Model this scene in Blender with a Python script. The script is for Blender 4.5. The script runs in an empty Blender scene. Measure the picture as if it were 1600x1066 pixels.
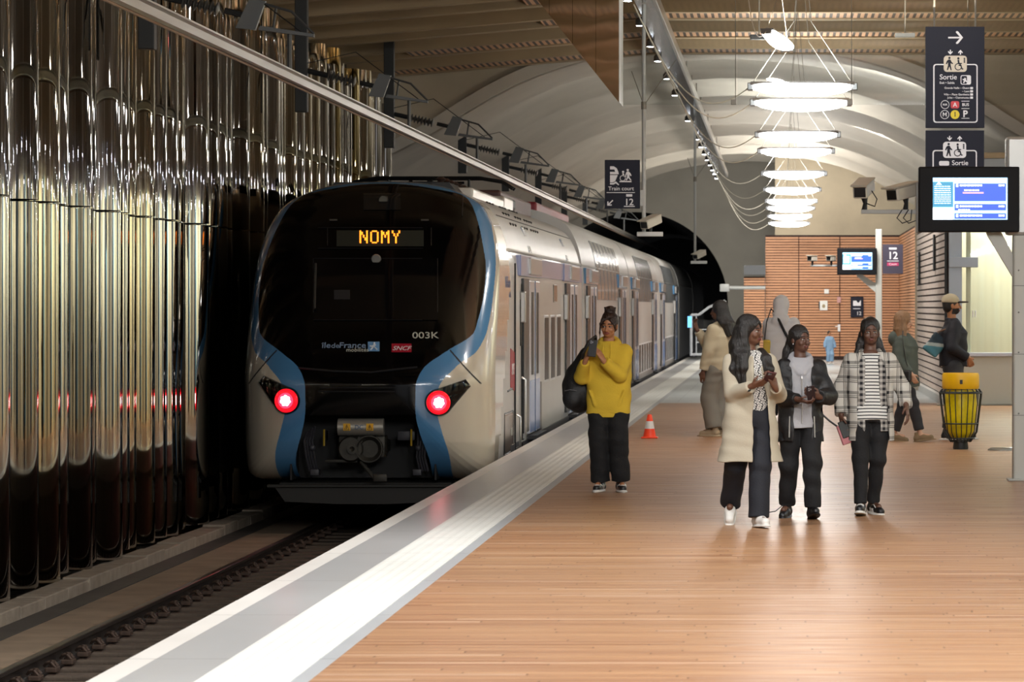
import bpy, bmesh, math, random
import numpy as np
from mathutils import Vector, Matrix, Euler
from math import pi, sin, cos, tan, radians as R

sc = bpy.context.scene
col = sc.collection
F = 5600.0            # focal length in pixels of the 1600 px frame
EYE = 1.65            # camera height above the platform
VX, VY = 1220.0, 480.0

# ------------------------------------------------------------------ camera
cd = bpy.data.cameras.new('camera')
cam = bpy.data.objects.new('camera', cd)
col.objects.link(cam)
cam.location = (0, 0, EYE)
cam.rotation_euler = (pi/2, 0, 0)
cd.sensor_fit = 'HORIZONTAL'
cd.sensor_width = 36
cd.lens = F/1600*36
cd.shift_x = (800-VX)/1600
cd.shift_y = -(533-VY)/1600
cd.clip_start = 0.5
cd.clip_end = 400
cd.dof.use_dof = True
cd.dof.focus_distance = 31.0
cd.dof.aperture_fstop = 9.0
sc.camera = cam

# ------------------------------------------------------------------ colour management, world
sc.view_settings.view_transform = 'Standard'
sc.view_settings.look = 'None'
sc.view_settings.exposure = 0.35
sc.view_settings.gamma = 1.0
sc.view_settings.use_curve_mapping = False
sc.cycles.use_denoising = True
sc.cycles.max_bounces = 8
sc.cycles.diffuse_bounces = 3
sc.cycles.glossy_bounces = 4
sc.cycles.transparent_max_bounces = 8
sc.cycles.sample_clamp_indirect = 4.0
sc.cycles.caustics_reflective = False
sc.cycles.caustics_refractive = False
w = bpy.data.worlds.new('world'); sc.world = w
w.use_nodes = True
w.node_tree.nodes['Background'].inputs[0].default_value = (0.85, 0.86, 0.9, 1)
w.node_tree.nodes['Background'].inputs[1].default_value = 0.35

def lamp_area(name, loc, sx, sy, power, color=(1, .95, .88), rot=(0, 0, 0), spread=pi):
    ld = bpy.data.lights.new(name, 'AREA')
    ld.shape = 'RECTANGLE'; ld.size = sx; ld.size_y = sy
    ld.energy = power; ld.color = color; ld.spread = spread
    o = bpy.data.objects.new(name, ld); col.objects.link(o)
    o.location = loc; o.rotation_euler = rot
    return o

# added fill lights, placed where the camera sees no source
for xx, yy, zz, pw in ((2.2, 0, 5.6, 300), (.2, 8, 5.4, 320), (2.4, 15, 5.05, 300), (.4, 21, 4.75, 70), (2.2, 23, 4.6, 45), (1.6, 36.5, 5.85, 60), (1.6, 64, 5.7, 120), (1.6, 84, 5.7, 220)):
    lamp_area('frontal_fill_light', (xx, yy, zz), 1.6, .5, pw, (1, .98, .95), (R(48), 0, 0), R(150))  # added frontal fill for people and fittings, no fixtures there
for yy in (-2, 9, 20, 31, 42, 53):
    lamp_area('wall_fill_light', (5.2, yy, 3.0), 0.3, 7.0, 140, (1, .98, .88), (0, R(-48), 0), R(150))  # added to brighten the right wall for its reflection in the tubes
for yy in (6, 18, 30, 42):
    lamp_area('ceiling_fill_light', (1.8, yy, 5.0), 0.5, 5.0, 90, (1, .88, .72), (pi, 0, 0))  # upward fill put in so the ceiling and its reflections are not dark
for yy in (10, 15, 20, 25):
    lamp_area('platform_edge_fill', (-2.0, yy, 4.9), .35, .35, 95, (1, .99, .98), (0, R(6), 0), R(130))  # extra light put in to brighten the near edge strips
lamp_area('end_wall_fill', (-1.0, 104, 5.4), 3.0, 1.0, 260, (1, .98, .93), (R(62), 0, 0), R(150))  # added to lift the grey end wall, no lamp stands here
lamp_area('far_floor_fill', (1.2, 98, 5.0), 2.0, 8.0, 260, (1, .97, .92), (R(20), 0, 0), R(150))  # added fill over the far end of the floor

# ------------------------------------------------------------------ helpers
def PX(px, Y): return (px-VX)*Y/F
def PZ(py, Y): return EYE+(VY-py)*Y/F

def lin(c):
    if isinstance(c, str):
        c = tuple(int(c[i:i+2], 16)/255 for i in (0, 2, 4))
        return tuple((x/12.92 if x <= .04045 else ((x+.055)/1.055)**2.4) for x in c)+(1,)
    return tuple(c)+(1,) if len(c) == 3 else tuple(c)

MATS = {}
def pbr(name, colr, rough=.5, metal=0.0, spec=.5, emit=None, es=0, coat=0, noise=0, nscale=4, bump=0, bscale=40, alpha=1, trans=0, sub=0, nstretch=(1,1,1), coords='Object'):
    if name in MATS: return MATS[name]
    m = bpy.data.materials.new(name); m.use_nodes = True
    nt = m.node_tree; b = nt.nodes['Principled BSDF']
    b.inputs['Base Color'].default_value = lin(colr)
    b.inputs['Roughness'].default_value = rough
    b.inputs['Metallic'].default_value = metal
    b.inputs['Specular IOR Level'].default_value = spec
    b.inputs['Coat Weight'].default_value = coat
    b.inputs['Coat Roughness'].default_value = .05
    b.inputs['Alpha'].default_value = alpha
    b.inputs['Transmission Weight'].default_value = trans
    if emit is not None:
        b.inputs['Emission Color'].default_value = lin(emit); b.inputs['Emission Strength'].default_value = es
    if noise or bump:
        tc = nt.nodes.new('ShaderNodeTexCoord'); mp = nt.nodes.new('ShaderNodeMapping')
        mp.inputs['Scale'].default_value = nstretch
        nt.links.new(tc.outputs[coords], mp.inputs[0])
    if noise:
        n = nt.nodes.new('ShaderNodeTexNoise'); n.inputs['Scale'].default_value = nscale; n.inputs['Detail'].default_value = 5
        nt.links.new(mp.outputs[0], n.inputs['Vector'])
        r = nt.nodes.new('ShaderNodeMapRange'); r.inputs[1].default_value = .3; r.inputs[2].default_value = .7
        r.inputs[3].default_value = 1-noise; r.inputs[4].default_value = 1+noise
        nt.links.new(n.outputs['Fac'], r.inputs[0])
        mx = nt.nodes.new('ShaderNodeMix'); mx.data_type = 'RGBA'; mx.blend_type = 'MULTIPLY'; mx.inputs[0].default_value = 1
        mx.inputs[6].default_value = lin(colr); nt.links.new(r.outputs[0], mx.inputs[7])
        nt.links.new(mx.outputs[2], b.inputs['Base Color'])
    if bump:
        n2 = nt.nodes.new('ShaderNodeTexNoise'); n2.inputs['Scale'].default_value = bscale; n2.inputs['Detail'].default_value = 3
        nt.links.new(mp.outputs[0], n2.inputs['Vector'])
        bp = nt.nodes.new('ShaderNodeBump'); bp.inputs['Strength'].default_value = bump; bp.inputs['Distance'].default_value = .02
        nt.links.new(n2.outputs['Fac'], bp.inputs['Height']); nt.links.new(bp.outputs[0], b.inputs['Normal'])
    MATS[name] = m
    return m

class NB:
    """tiny node builder for the patterned materials"""
    def __init__(s, name, rough=.5, metal=0, spec=.5):
        s.m = bpy.data.materials.new(name); s.m.use_nodes = True; s.nt = s.m.node_tree
        s.b = s.nt.nodes['Principled BSDF']; s.b.inputs['Roughness'].default_value = rough
        s.b.inputs['Metallic'].default_value = metal; s.b.inputs['Specular IOR Level'].default_value = spec
        MATS[name] = s.m
        tc = s.nt.nodes.new('ShaderNodeTexCoord'); s.obj = tc.outputs['Object']
        sp = s.nt.nodes.new('ShaderNodeSeparateXYZ'); s.nt.links.new(s.obj, sp.inputs[0])
        s.x, s.y, s.z = sp.outputs
    def put(s, sock, v):
        if isinstance(v, bpy.types.NodeSocket): s.nt.links.new(v, sock)
        else: sock.default_value = v
    def M(s, op, a, b=0.0, c=0.0):
        n = s.nt.nodes.new('ShaderNodeMath'); n.operation = op
        for i, v in enumerate((a, b, c)): s.put(n.inputs[i], v)
        return n.outputs[0]
    def mix(s, f, a, b, blend='MIX'):
        n = s.nt.nodes.new('ShaderNodeMix'); n.data_type = 'RGBA'; n.blend_type = blend
        s.put(n.inputs[0], f); s.put(n.inputs[6], lin(a) if isinstance(a, (str, tuple)) else a); s.put(n.inputs[7], lin(b) if isinstance(b, (str, tuple)) else b)
        return n.outputs[2]
    def noise(s, scale, stretch=(1, 1, 1), detail=4, vec=None):
        mp = s.nt.nodes.new('ShaderNodeMapping'); mp.inputs['Scale'].default_value = stretch
        s.nt.links.new(vec or s.obj, mp.inputs[0])
        n = s.nt.nodes.new('ShaderNodeTexNoise'); n.inputs['Scale'].default_value = scale; n.inputs['Detail'].default_value = detail
        s.nt.links.new(mp.outputs[0], n.inputs['Vector']); return n.outputs['Fac']
    def band(s, v, period, duty):       # 1 inside the first part of each period
        return s.M('LESS_THAN', s.M('FRACT', s.M('DIVIDE', v, period)), duty)
    def ramp(s, v, lo, hi, a, b):
        n = s.nt.nodes.new('ShaderNodeMapRange'); s.put(n.inputs[0], v)
        for i, q in enumerate((lo, hi, a, b)): s.put(n.inputs[i+1], q)
        return n.outputs[0]
    def white(s, vec):
        n = s.nt.nodes.new('ShaderNodeTexWhiteNoise'); n.noise_dimensions = '3D'; s.nt.links.new(vec, n.inputs[0]); return n.outputs[0]
    def comb(s, x, y, z):
        n = s.nt.nodes.new('ShaderNodeCombineXYZ')
        for i, v in enumerate((x, y, z)): s.put(n.inputs[i], v)
        return n.outputs[0]
    def bump(s, h, strength=.3, dist=.01):
        n = s.nt.nodes.new('ShaderNodeBump'); n.inputs['Strength'].default_value = strength; n.inputs['Distance'].default_value = dist
        s.nt.links.new(h, n.inputs['Height']); s.nt.links.new(n.outputs[0], s.b.inputs['Normal'])
    def base(s, c): s.put(s.b.inputs['Base Color'], c)

def tag(o, label=None, cat=None, group=None, kind=None):
    if label: o['label'] = label
    if cat: o['category'] = cat
    if group: o['group'] = group
    if kind: o['kind'] = kind
    return o

def empty(name, loc=(0, 0, 0), rz=0, label=None, cat=None, group=None):
    o = bpy.data.objects.new(name, None); col.objects.link(o)
    o.location = loc; o.rotation_euler = (0, 0, rz); o.empty_display_size = .1
    return tag(o, label, cat, group)

class MB:
    """collects shapes into one mesh"""
    def __init__(s): s.v = []; s.f = []; s.mi = []; s.cur = 0
    def add(s, vs, fs, mi=None):
        n = len(s.v); s.v += [tuple(p) for p in vs]
        s.f += [tuple(i+n for i in f) for f in fs]; s.mi += [s.cur if mi is None else mi]*len(fs); return s
    def box(s, x0, x1, y0, y1, z0, z1, M=None):
        vs = [(x, y, z) for x in (x0, x1) for y in (y0, y1) for z in (z0, z1)]
        if M is not None: vs = [M @ Vector(p) for p in vs]
        return s.add(vs, [(0,1,3,2),(4,6,7,5),(0,4,5,1),(2,3,7,6),(0,2,6,4),(1,5,7,3)])
    def bbox(s, x0, x1, y0, y1, z0, z1, b=.01, M=None):
        """box with chamfered edges"""
        bm = bmesh.new()
        bmesh.ops.create_cube(bm, size=1)
        for v in bm.verts: v.co = Vector(((x0+x1)/2+v.co.x*(x1-x0), (y0+y1)/2+v.co.y*(y1-y0), (z0+z1)/2+v.co.z*(z1-z0)))
        bmesh.ops.bevel(bm, geom=bm.edges[:], offset=b, segments=2, profile=.5, affect='EDGES')
        bm.verts.index_update()
        vs = [(M @ v.co) if M is not None else v.co.copy() for v in bm.verts]
        fs = [[v.index for v in f.verts] for f in bm.faces]; bm.free()
        return s.add(vs, fs)
    def tube(s, pts, r, n=8, caps=True):
        pts = [Vector(p) for p in pts]; rs = r if isinstance(r, (list, tuple)) else [r]*len(pts)
        rings = []; up = None
        for i, p in enumerate(pts):
            t = (pts[min(i+1, len(pts)-1)]-pts[max(i-1, 0)]).normalized()
            if up is None:
                up = Vector((0, 0, 1)) if abs(t.z) < .9 else Vector((1, 0, 0))
            a = t.cross(up).normalized(); b = a.cross(t).normalized(); up = b
            rings.append([p+a*cos(2*pi*k/n)*rs[i]+b*sin(2*pi*k/n)*rs[i] for k in range(n)])
        vs = [q for r_ in rings for q in r_]; fs = []
        for i in range(len(pts)-1):
            for k in range(n):
                k2 = (k+1) % n; fs.append((i*n+k, i*n+k2, (i+1)*n+k2, (i+1)*n+k))
        if caps: fs.append(tuple(range(n))[::-1]); fs.append(tuple((len(pts)-1)*n+k for k in range(n)))
        return s.add(vs, fs)
    def cyl(s, p0, p1, r0, r1=None, n=16):
        return s.tube([p0, p1], [r0, r0 if r1 is None else r1], n)
    def lathe(s, prof, c=(0, 0, 0), n=24, axis='z', caps=True):
        vs = []; fs = []
        for r, z in prof:
            for k in range(n):
                a = 2*pi*k/n; x, y = r*cos(a), r*sin(a)
                vs.append((c[0]+x, c[1]+y, c[2]+z) if axis == 'z' else (c[0]+x, c[1]+z, c[2]+y))
        for i in range(len(prof)-1):
            for k in range(n):
                k2 = (k+1) % n; q = (i*n+k, i*n+k2, (i+1)*n+k2, (i+1)*n+k)
                fs.append(q if axis == 'z' else q[::-1])
        if caps:
            fs.append(tuple(range(n))[::-1]); fs.append(tuple((len(prof)-1)*n+k for k in range(n)))
        return s.add(vs, fs)
    def prism(s, poly, d0, d1, axis='y'):
        """poly of 2D points extruded along axis; y: (x,z), x: (y,z), z: (x,y)"""
        def P(a, b, d): return (a, d, b) if axis == 'y' else ((d, a, b) if axis == 'x' else (a, b, d))
        n = len(poly); vs = [P(a, b, d0) for a, b in poly]+[P(a, b, d1) for a, b in poly]
        fs = [tuple(range(n)), tuple(range(2*n-1, n-1, -1))]
        fs += [(i, i+n, (i+1) % n+n, (i+1) % n) for i in range(n)]
        return s.add(vs, fs)
    def ball(s, c, r, n=12, m=8):
        rx, ry, rz = r if isinstance(r, (tuple, list)) else (r, r, r)
        vs = [(c[0], c[1], c[2]-rz)]; fs = []
        for i in range(1, m):
            a = -pi/2+pi*i/m
            vs += [(c[0]+rx*cos(a)*cos(2*pi*k/n), c[1]+ry*cos(a)*sin(2*pi*k/n), c[2]+rz*sin(a)) for k in range(n)]
        vs.append((c[0], c[1], c[2]+rz)); L = len(vs)-1
        for k in range(n):
            k2 = (k+1) % n; fs.append((0, 1+k2, 1+k)); fs.append((L, L-n+k, L-n+k2))
            for i in range(m-2): fs.append((1+i*n+k, 1+i*n+k2, 1+(i+1)*n+k2, 1+(i+1)*n+k))
        return s.add(vs, fs)
    def build(s, name, mats, parent=None, smooth=False, angle=40, loc=None, fix=True):
        me = bpy.data.meshes.new(name); me.from_pydata(s.v, [], s.f)
        if not isinstance(mats, (list, tuple)): mats = [mats]
        for m in mats: me.materials.append(m)
        if len(mats) > 1: me.polygons.foreach_set('material_index', s.mi)
        if fix:
            bm = bmesh.new(); bm.from_mesh(me); bmesh.ops.recalc_face_normals(bm, faces=bm.faces[:]); bm.to_mesh(me); bm.free()
        me.update()
        if smooth:
            me.polygons.foreach_set('use_smooth', [True]*len(me.polygons))
            try: me.set_sharp_from_angle(angle=R(angle))
            except Exception: pass
        o = bpy.data.objects.new(name, me); col.objects.link(o)
        if parent is not None: o.parent = parent
        if loc is not None: o.location = loc
        return o

def struct(o): o['kind'] = 'structure'; return o

def copy_tree(o, parent=None):
    c = o.copy(); col.objects.link(c)
    if parent is not None: c.parent = parent
    for ch in o.children: copy_tree(ch, c)
    return c

def text_mesh(txt, size, mat, parent, loc, name='lettering', align='CENTER', rot=(pi/2, 0, 0), ext=.002, bold=0.0, sx=1, shear=0):
    cu = bpy.data.curves.new('t', 'FONT'); cu.body = txt; cu.size = size; cu.align_x = align; cu.align_y = 'CENTER'
    cu.extrude = ext; cu.offset = bold*.35; cu.shear = shear; cu.resolution_u = 4
    o = bpy.data.objects.new('t', cu); col.objects.link(o)
    bpy.context.view_layer.update()
    me = bpy.data.meshes.new_from_object(o.evaluated_get(bpy.context.evaluated_depsgraph_get()))
    bpy.data.objects.remove(o); bpy.data.curves.remove(cu)
    me.materials.clear(); me.materials.append(mat)
    if sx != 1:
        for v in me.vertices: v.co.x *= sx
    n = bpy.data.objects.new(name, me); col.objects.link(n); n.parent = parent
    n.location = loc; n.rotation_euler = rot
    return n
# ================================================================== the hall
concrete = pbr('concrete', 'b3a68f', .75, noise=.10, nscale=1.2, bump=.15, bscale=6)
vault_m = pbr('vault_concrete', 'c3bcae', .7, noise=.08, nscale=.8, bump=.1, bscale=5)
beam_m = pbr('beam_concrete', '9a876a', .75, noise=.12, nscale=1.0)
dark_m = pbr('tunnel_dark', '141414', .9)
greywall_m = pbr('grey_concrete', '9c978c', .8, noise=.08, nscale=1)
trackbed_m = pbr('track_concrete', '4d443a', .85, noise=.25, nscale=3, bump=.3, bscale=12)
kerb_m = pbr('kerb_concrete', '94897a', .8, noise=.2, nscale=5, bump=.2)
steel_rail_m = pbr('rail_steel', '3f3b39', .35, metal=.8, noise=.2, nscale=9)
rust_m = pbr('rusty_iron', '4a3a30', .7, metal=.3, noise=.3, nscale=20)
black_steel = pbr('black_steel', '1c1c1c', .5, metal=.4)
dark_grey_m = pbr('dark_grey_steel', '2c2d2e', .5, metal=.3)
alu = pbr('brushed_aluminium', 'c9c8c6', .28, metal=1, noise=.05, nscale=5, nstretch=(1, .1, 10))
greypaint = pbr('grey_paint', 'a3a5a3', .5)
white_paint = pbr('white_paint', 'd8d8d4', .45)
black_plastic = pbr('black_plastic', '0f0f11', .35)
steel_mirror = pbr('mirror_steel', 'e2d8c6', .03, metal=1)

# wooden platform deck: narrow strips running across the platform
n = NB('wood_deck', .3, 0, .25)
row = n.M('FLOOR', n.M('DIVIDE', n.y, .075))
off = n.M('MULTIPLY', n.white(n.comb(row, 3.0, 0.0)), 1.7)
seg = n.M('FLOOR', n.M('DIVIDE', n.M('ADD', n.x, off), 1.7))
rnd = n.white(n.comb(row, seg, 5.0))
rnd2 = n.white(n.comb(seg, row, 9.0))
grain = n.noise(9, (1.2, 30, 1))
big = n.noise(.35, (1, .5, 1), 3)
c = n.mix(rnd, '94694a', 'b08660')
c = n.mix(n.M('MULTIPLY', n.M('GREATER_THAN', rnd2, .93), .5), c, 'c9a88c')
c = n.mix(n.M('MULTIPLY', n.M('LESS_THAN', rnd2, .05), .5), c, '7e4d2c')
c = n.mix(n.ramp(grain, .3, .7, .0, .35), c, '7c5a42')
c = n.mix(n.ramp(big, .35, .65, 0, .3), c, 'a88a6e')
joint_x = n.M('LESS_THAN', n.M('FRACT', n.M('DIVIDE', n.M('ADD', n.x, off), 1.7)), .006)
joint_y = n.M('LESS_THAN', n.M('FRACT', n.M('DIVIDE', n.y, .075)), .06)
c = n.mix(n.M('MULTIPLY', n.M('MAXIMUM', joint_x, n.M('MULTIPLY', joint_y, .45)), .6), c, '4a2f1c')
n.base(c)
n.put(n.b.inputs['Roughness'], n.ramp(n.noise(2.5, (1, 8, 1)), .3, .7, .3, .44))
n.bump(n.M('ADD', n.M('MULTIPLY', grain, .2), n.M('MULTIPLY', rnd, .5)), .12, .004)
wood_m = n.m

EX = -3.06          # platform edge
END = 61.6
struct(MB().box(-2.08, 9.0, -8, END, -.25, 0).build('floor', wood_m))
n = NB('pale_tiles', .3)
jx = n.M('LESS_THAN', n.M('FRACT', n.M('DIVIDE', n.x, .6)), .02); jy = n.M('LESS_THAN', n.M('FRACT', n.M('DIVIDE', n.y, .9)), .02)
n.base(n.mix(n.M('MULTIPLY', n.M('MAXIMUM', jx, jy), .5), n.mix(n.ramp(n.noise(1.5), .3, .7, 0, 1), 'a9b0b2', 'bcc2c3'), '74797b'))
tile_m = n.m
struct(MB().box(-2.08, 9.0, END, 112.5, -.25, -.001).build('floor_tiles', tile_m))
def tilemat(name, colr, rough, step=1.2):
    n = NB(name, rough)
    j = n.M('LESS_THAN', n.M('FRACT', n.M('DIVIDE', n.y, step)), .006)
    cc = n.mix(n.ramp(n.noise(1.2, (2, 1, 1)), .3, .7, 0, .12), colr, '77746c')
    n.base(n.mix(n.M('MULTIPLY', j, .7), cc, '4a4844'))
    return n
struct(MB().box(EX, -2.93, -8, 118, -.25, 0).build('trim_1', tilemat('edge_stone', 'e2dfd9', .35, 2.4).m))
struct(MB().box(-2.93, -2.58, -8, 118, -.25, .0).build('trim_2', tilemat('grey_stone', 'b0b1b1', .28, 2.4).m))
n = tilemat('tactile_stone', 'e6e7e1', .4, .8)
dx = n.M('ABSOLUTE', n.M('SUBTRACT', n.M('FRACT', n.M('DIVIDE', n.x, .07)), .5)); dy = n.M('ABSOLUTE', n.M('SUBTRACT', n.M('FRACT', n.M('DIVIDE', n.y, .07)), .5))
rr = n.M('SQRT', n.M('ADD', n.M('MULTIPLY', dx, dx), n.M('MULTIPLY', dy, dy)))
n.bump(n.ramp(rr, .2, .34, 1, 0), .7, .006)
struct(MB().box(-2.58, -2.16, -8, 118, -.25, .003).build('trim_3', n.m))
struct(MB().box(-2.16, -2.08, -8, 118, -.25, .0).build('trim_4', tilemat('pale_border_stone', 'a9adb0', .35, 2.4).m))
# platform face and track pit
struct(MB().box(EX+.12, EX+.3, -8, 118, -1.3, -.25).build('wall_platform_edge', pbr('platform_face', 'c2baa8', .7, noise=.15, nscale=2)))
struct(MB().box(-7.25, EX+.3, -8, 160, -1.4, -1.12).build('floor_track', trackbed_m))
struct(MB().box(-6.35, -5.56, -8, 160, -1.12, -.97).build('floor_trackside', pbr('trackside_slab', '8f7d68', .8, noise=.2, nscale=2, bump=.2)))
# drain gutter beside the kerb
struct(MB().box(-6.36, -6.12, -8, 118, -.97, -.962).build('trim_5', pbr('gutter', '3c3a37', .6, noise=.3, nscale=2)))
kb = MB(); y = 14.0; rnd_ = random.Random(5)
while y < 62:
    L = 1.0
    kb.bbox(-6.62, -6.36, y+.01, y+L-.01, -1.12, -.85+rnd_.uniform(-.012, .012), .012); y += L
struct(kb.build('trim_6', kerb_m))

# rails, on sleepers
RAILZ = -.92
def rail_profile(cx):
    p = [(-.075, -.15), (.075, -.15), (.07, -.135), (.012, -.12), (.01, -.045), (.036, -.03), (.036, -.004), (.028, 0), (-.028, 0), (-.036, -.004), (-.036, -.03), (-.01, -.045), (-.012, -.12), (-.07, -.135)]
    return [(cx+a, RAILZ+b) for a, b in p]
TC = -4.80
for i, cx in enumerate((TC-.70, TC+.735)):
    o = MB().prism(rail_profile(cx), 0, 118).build('rail', steel_rail_m)
    tag(o, ('steel running rail nearer the metal tube wall' if i == 0 else 'steel running rail right beside the platform edge'), 'rail')
sl = empty('sleeper', (TC, 20, -1.12), 0, 'dark concrete sleeper under the rails in the track pit', 'sleeper', 'sleepers along the track in front of the train')
MB().bbox(-1.15, 1.15, -.13, .13, 0, .045, .015).build('block', pbr('sleeper_concrete', '54493f', .85, noise=.25, nscale=8, bump=.3), sl)
for sx in (-.735, .735):
    q = MB()
    q.bbox(sx-.17, sx+.17, -.09, .09, .045, .049, .002)
    for s2 in (-1, 1):
        q.bbox(sx+s2*.13-.045, sx+s2*.13+.045, -.07, .07, .06, .10, .01)
        for k in (-1, 1):
            q.tube([(sx+s2*.16, k*.05, .10), (sx+s2*.13, k*.055, .135), (sx+s2*.09, k*.03, .13), (sx+s2*.07, k*.01, .105)], .011, 6)
        q.cyl((sx+s2*.13, 0, .1), (sx+s2*.13, 0, .15), .02, n=8)
        q.cyl((sx+s2*.13, 0, .1), (sx+s2*.13, 0, .11), .035, n=10)
    q.build('rail_clip', rust_m, sl)
for i in range(1, 42):
    c_ = copy_tree(sl); c_.location = (TC, 20+.6*i, -1.12)

# ---------------------------------------------------------------- wall of polished tubes on the left
struct(MB().box(-7.6, -7.3, -8, 61.5, -1.4, 6.3).build('wall_left', pbr('wall_behind_tubes', '1a1815', .9)))
struct(MB().box(-7.3, -6.55, -8, 61.5, -1.4, -1.05).build('floor_ledge', kerb_m))
def tubemat(name, colr):
    n = NB(name, .045, 1)
    n.base(n.mix(n.ramp(n.noise(.8, (1, 1, .3)), .3, .7, 0, .3), colr, '8e7f62'))
    n.bump(n.noise(2.2, (1, 1, .35), 2), .05, .05)
    return n.m
tube_mats = [tubemat('polished_steel_tube', 'bebcb7'), tubemat('champagne_steel_tube', 'beb5a0'), tubemat('gold_steel_tube', 'bba976'), tubemat('dark_steel_tube', '8d8a84')]
rt = random.Random(11)
y = 20.0; k = 0
JZ = 2.6
while y < 61.2:
    rr_ = rt.choice([.16, .2, .26, .3, .34, .36, .4])
    if y > 48: rr_ *= .8
    dx = rt.uniform(-.04, .06)
    mi = rt.choices([0, 1, 2, 3], [5, 4, 1.6, 2])[0]
    wide = rr_ > .25
    e = empty('metal_tube', (-6.93+dx, y+rr_, -.9), 0,
              ('wide' if wide else 'slim')+' polished metal tube standing in the reflective tube wall beside the track', 'tube',
              ('wide' if wide else 'slim')+' polished metal tubes of the wall')
    top = 6.5 if y < 46 else 5.5+rt.uniform(-.5, .1)
    def half(z0, z1, r):
        b = MB(); N = 26; rows = max(2, int((z1-z0)/.5)); vs = []; fs = []
        for j in range(rows+1):
            zz = z0+(z1-z0)*j/rows
            for i in range(N+1):
                a = -pi*.62+pi*1.24*i/N
                vs.append((r*.86*cos(a), r*sin(a), zz))
        for j in range(rows):
            for i in range(N): fs.append((j*(N+1)+i, j*(N+1)+i+1, (j+1)*(N+1)+i+1, (j+1)*(N+1)+i))
        # inner skin gives the sheet its thickness
        b.add(vs, fs)
        m = len(vs); b.add([(p[0]*.94-.006, p[1]*.94, p[2]) for p in vs], [f[::-1] for f in fs])
        for i in range(N): b.f.append((i, i+1, m+i+1, m+i)); b.mi.append(0)
        t = rows*(N+1)
        for i in range(N): b.f.append((t+i, m+t+i, m+t+i+1, t+i+1)); b.mi.append(0)
        return b
    zb = rt.uniform(-.02, .1)
    half(zb, JZ+.9-.012, rr_*.985).build('lower_section', tube_mats[mi], e, smooth=True, fix=False)
    half(JZ+.9+.012, top+.9, rr_*.985).build('upper_section', tube_mats[mi if rt.random() < .7 else rt.choice([0, 1, 2])], e, smooth=True, fix=False)
    y += 2*rr_*.99; k += 1
NT = k

# ---------------------------------------------------------------- ceiling in front of the vault
H0 = 6.05     # underside of the beams
def ceil_h(x): # beams sag a little towards the track wall
    return H0 - (0.0 if x > -2.2 else .085*(-2.2-x))
xs = [9, -2.2, -4, -6, -8.2]
n = NB('slat_soffit', .6)
sl_ = n.band(n.x, .105, .45)
n.base(n.mix(sl_, n.mix(n.noise(3, (10, .4, 1)), 'b98a63', 'c9a07a'), '3a2b20'))
slat_m = n.m
def crossbeam(y0, y1, z0, z1, name, mat, xa=-8.2, xb=9.0):
    if y1 < 47 and xa < -6.45: xa = -6.45
    X = sorted(set([xa, xb]+[q for q in xs if xa < q < xb])); b = MB(); vs = []; fs = []
    for x in X:
        h = ceil_h(x)-H0
        vs += [(x, y0, z0+h), (x, y1, z0+h), (x, y1, z1+h), (x, y0, z1+h)]
    for i in range(len(X)-1):
        a = i*4; c2 = a+4
        for q in range(4): fs.append((a+q, a+(q+1) % 4, c2+(q+1) % 4, c2+q))
    m = len(X)*4; fs += [(0, 1, 2, 3), (m-4, m-1, m-2, m-3)]
    return struct(b.add(vs, fs).build(name, mat))
crossbeam(-8, 62.6, H0+1.3, H0+1.5, 'ceiling', beam_m)
yb = 62.2
while yb > -6:
    crossbeam(yb-.28, yb, H0-.02, H0+1.3, 'ceiling_beam', beam_m)
    crossbeam(yb-1.75, yb-.28, H0, H0+.06, 'ceiling_slats', slat_m, -6.0+max(0, (yb-59))*-.2 if yb > 56 else -3.6)
    crossbeam(yb-1.95, yb-1.75, H0-.05, H0+1.1, 'ceiling_beam', beam_m)
    yb -= 3.7
# right side wall of the hall, cream and lit, seen mostly in reflections
struct(MB().box(6.2, 6.4, -8, 60, 0, 7.5).build('wall_right', pbr('cream_wall', 'd9d5b6', .6)))
struct(MB().box(6.08, 6.2, -8, 60, 3.3, 7.4).build('wall_right_added_upper', pbr('upper_wall_grey', '6b665c', .7)))  # dark upper wall added out of view to dim the upper tube reflections
gl_b = pbr('wall_reflection_blue', '6f9fb5', .3); dk_w = pbr('wall_reflection_dark', '1d1b18', .6)
for i in range(9):  # unseen strips added to break up the wall's reflection in the tubes
    y_ = -6+i*7.4
    struct(MB().box(6.0, 6.2, y_, y_+.5, 0, 6.0).build('wall_right_added_pier', greypaint))
    struct(MB().box(6.1, 6.2, y_+.5, y_+1.7, 0, 5.2).build('wall_right_added_dark', dk_w))
    struct(MB().box(6.12, 6.2, y_+1.7, y_+2.5, .2, 3.6).build('wall_right_added_blue', gl_b))
    struct(MB().box(6.1, 6.2, y_+4.6, y_+5.0, 0, 3.2).build('wall_right_added_post', dk_w))

# ---------------------------------------------------------------- vault
prof = [(0, 0), (1.3, .09), (2.56, .33), (3.5, .66), (4.3, 1.08), (5.06, 1.55), (6.0, 2.05), (6.9, 2.75), (7.5, 3.6), (7.8, 4.6), (7.9, 6.4)]
VC, VH = -1.0, 6.25
def vpt(t):   # t in -1..1
    a = abs(t)*(len(prof)-1); i = min(int(a), len(prof)-2); f = a-i
    p0 = prof[max(i-1, 0)] if i > 0 else (-prof[1][0], prof[1][1]); p1 = prof[i]; p2 = prof[i+1]; p3 = prof[min(i+2, len(prof)-1)]
    q = [.5*((2*p1[k])+(-p0[k]+p2[k])*f+(2*p0[k]-5*p1[k]+4*p2[k]-p3[k])*f*f+(-p0[k]+3*p1[k]-3*p2[k]+p3[k])*f**3) for k in (0, 1)]
    return (q[0] if t >= 0 else -q[0]), q[1]
V0, V1 = 62.6, 118.0
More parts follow.
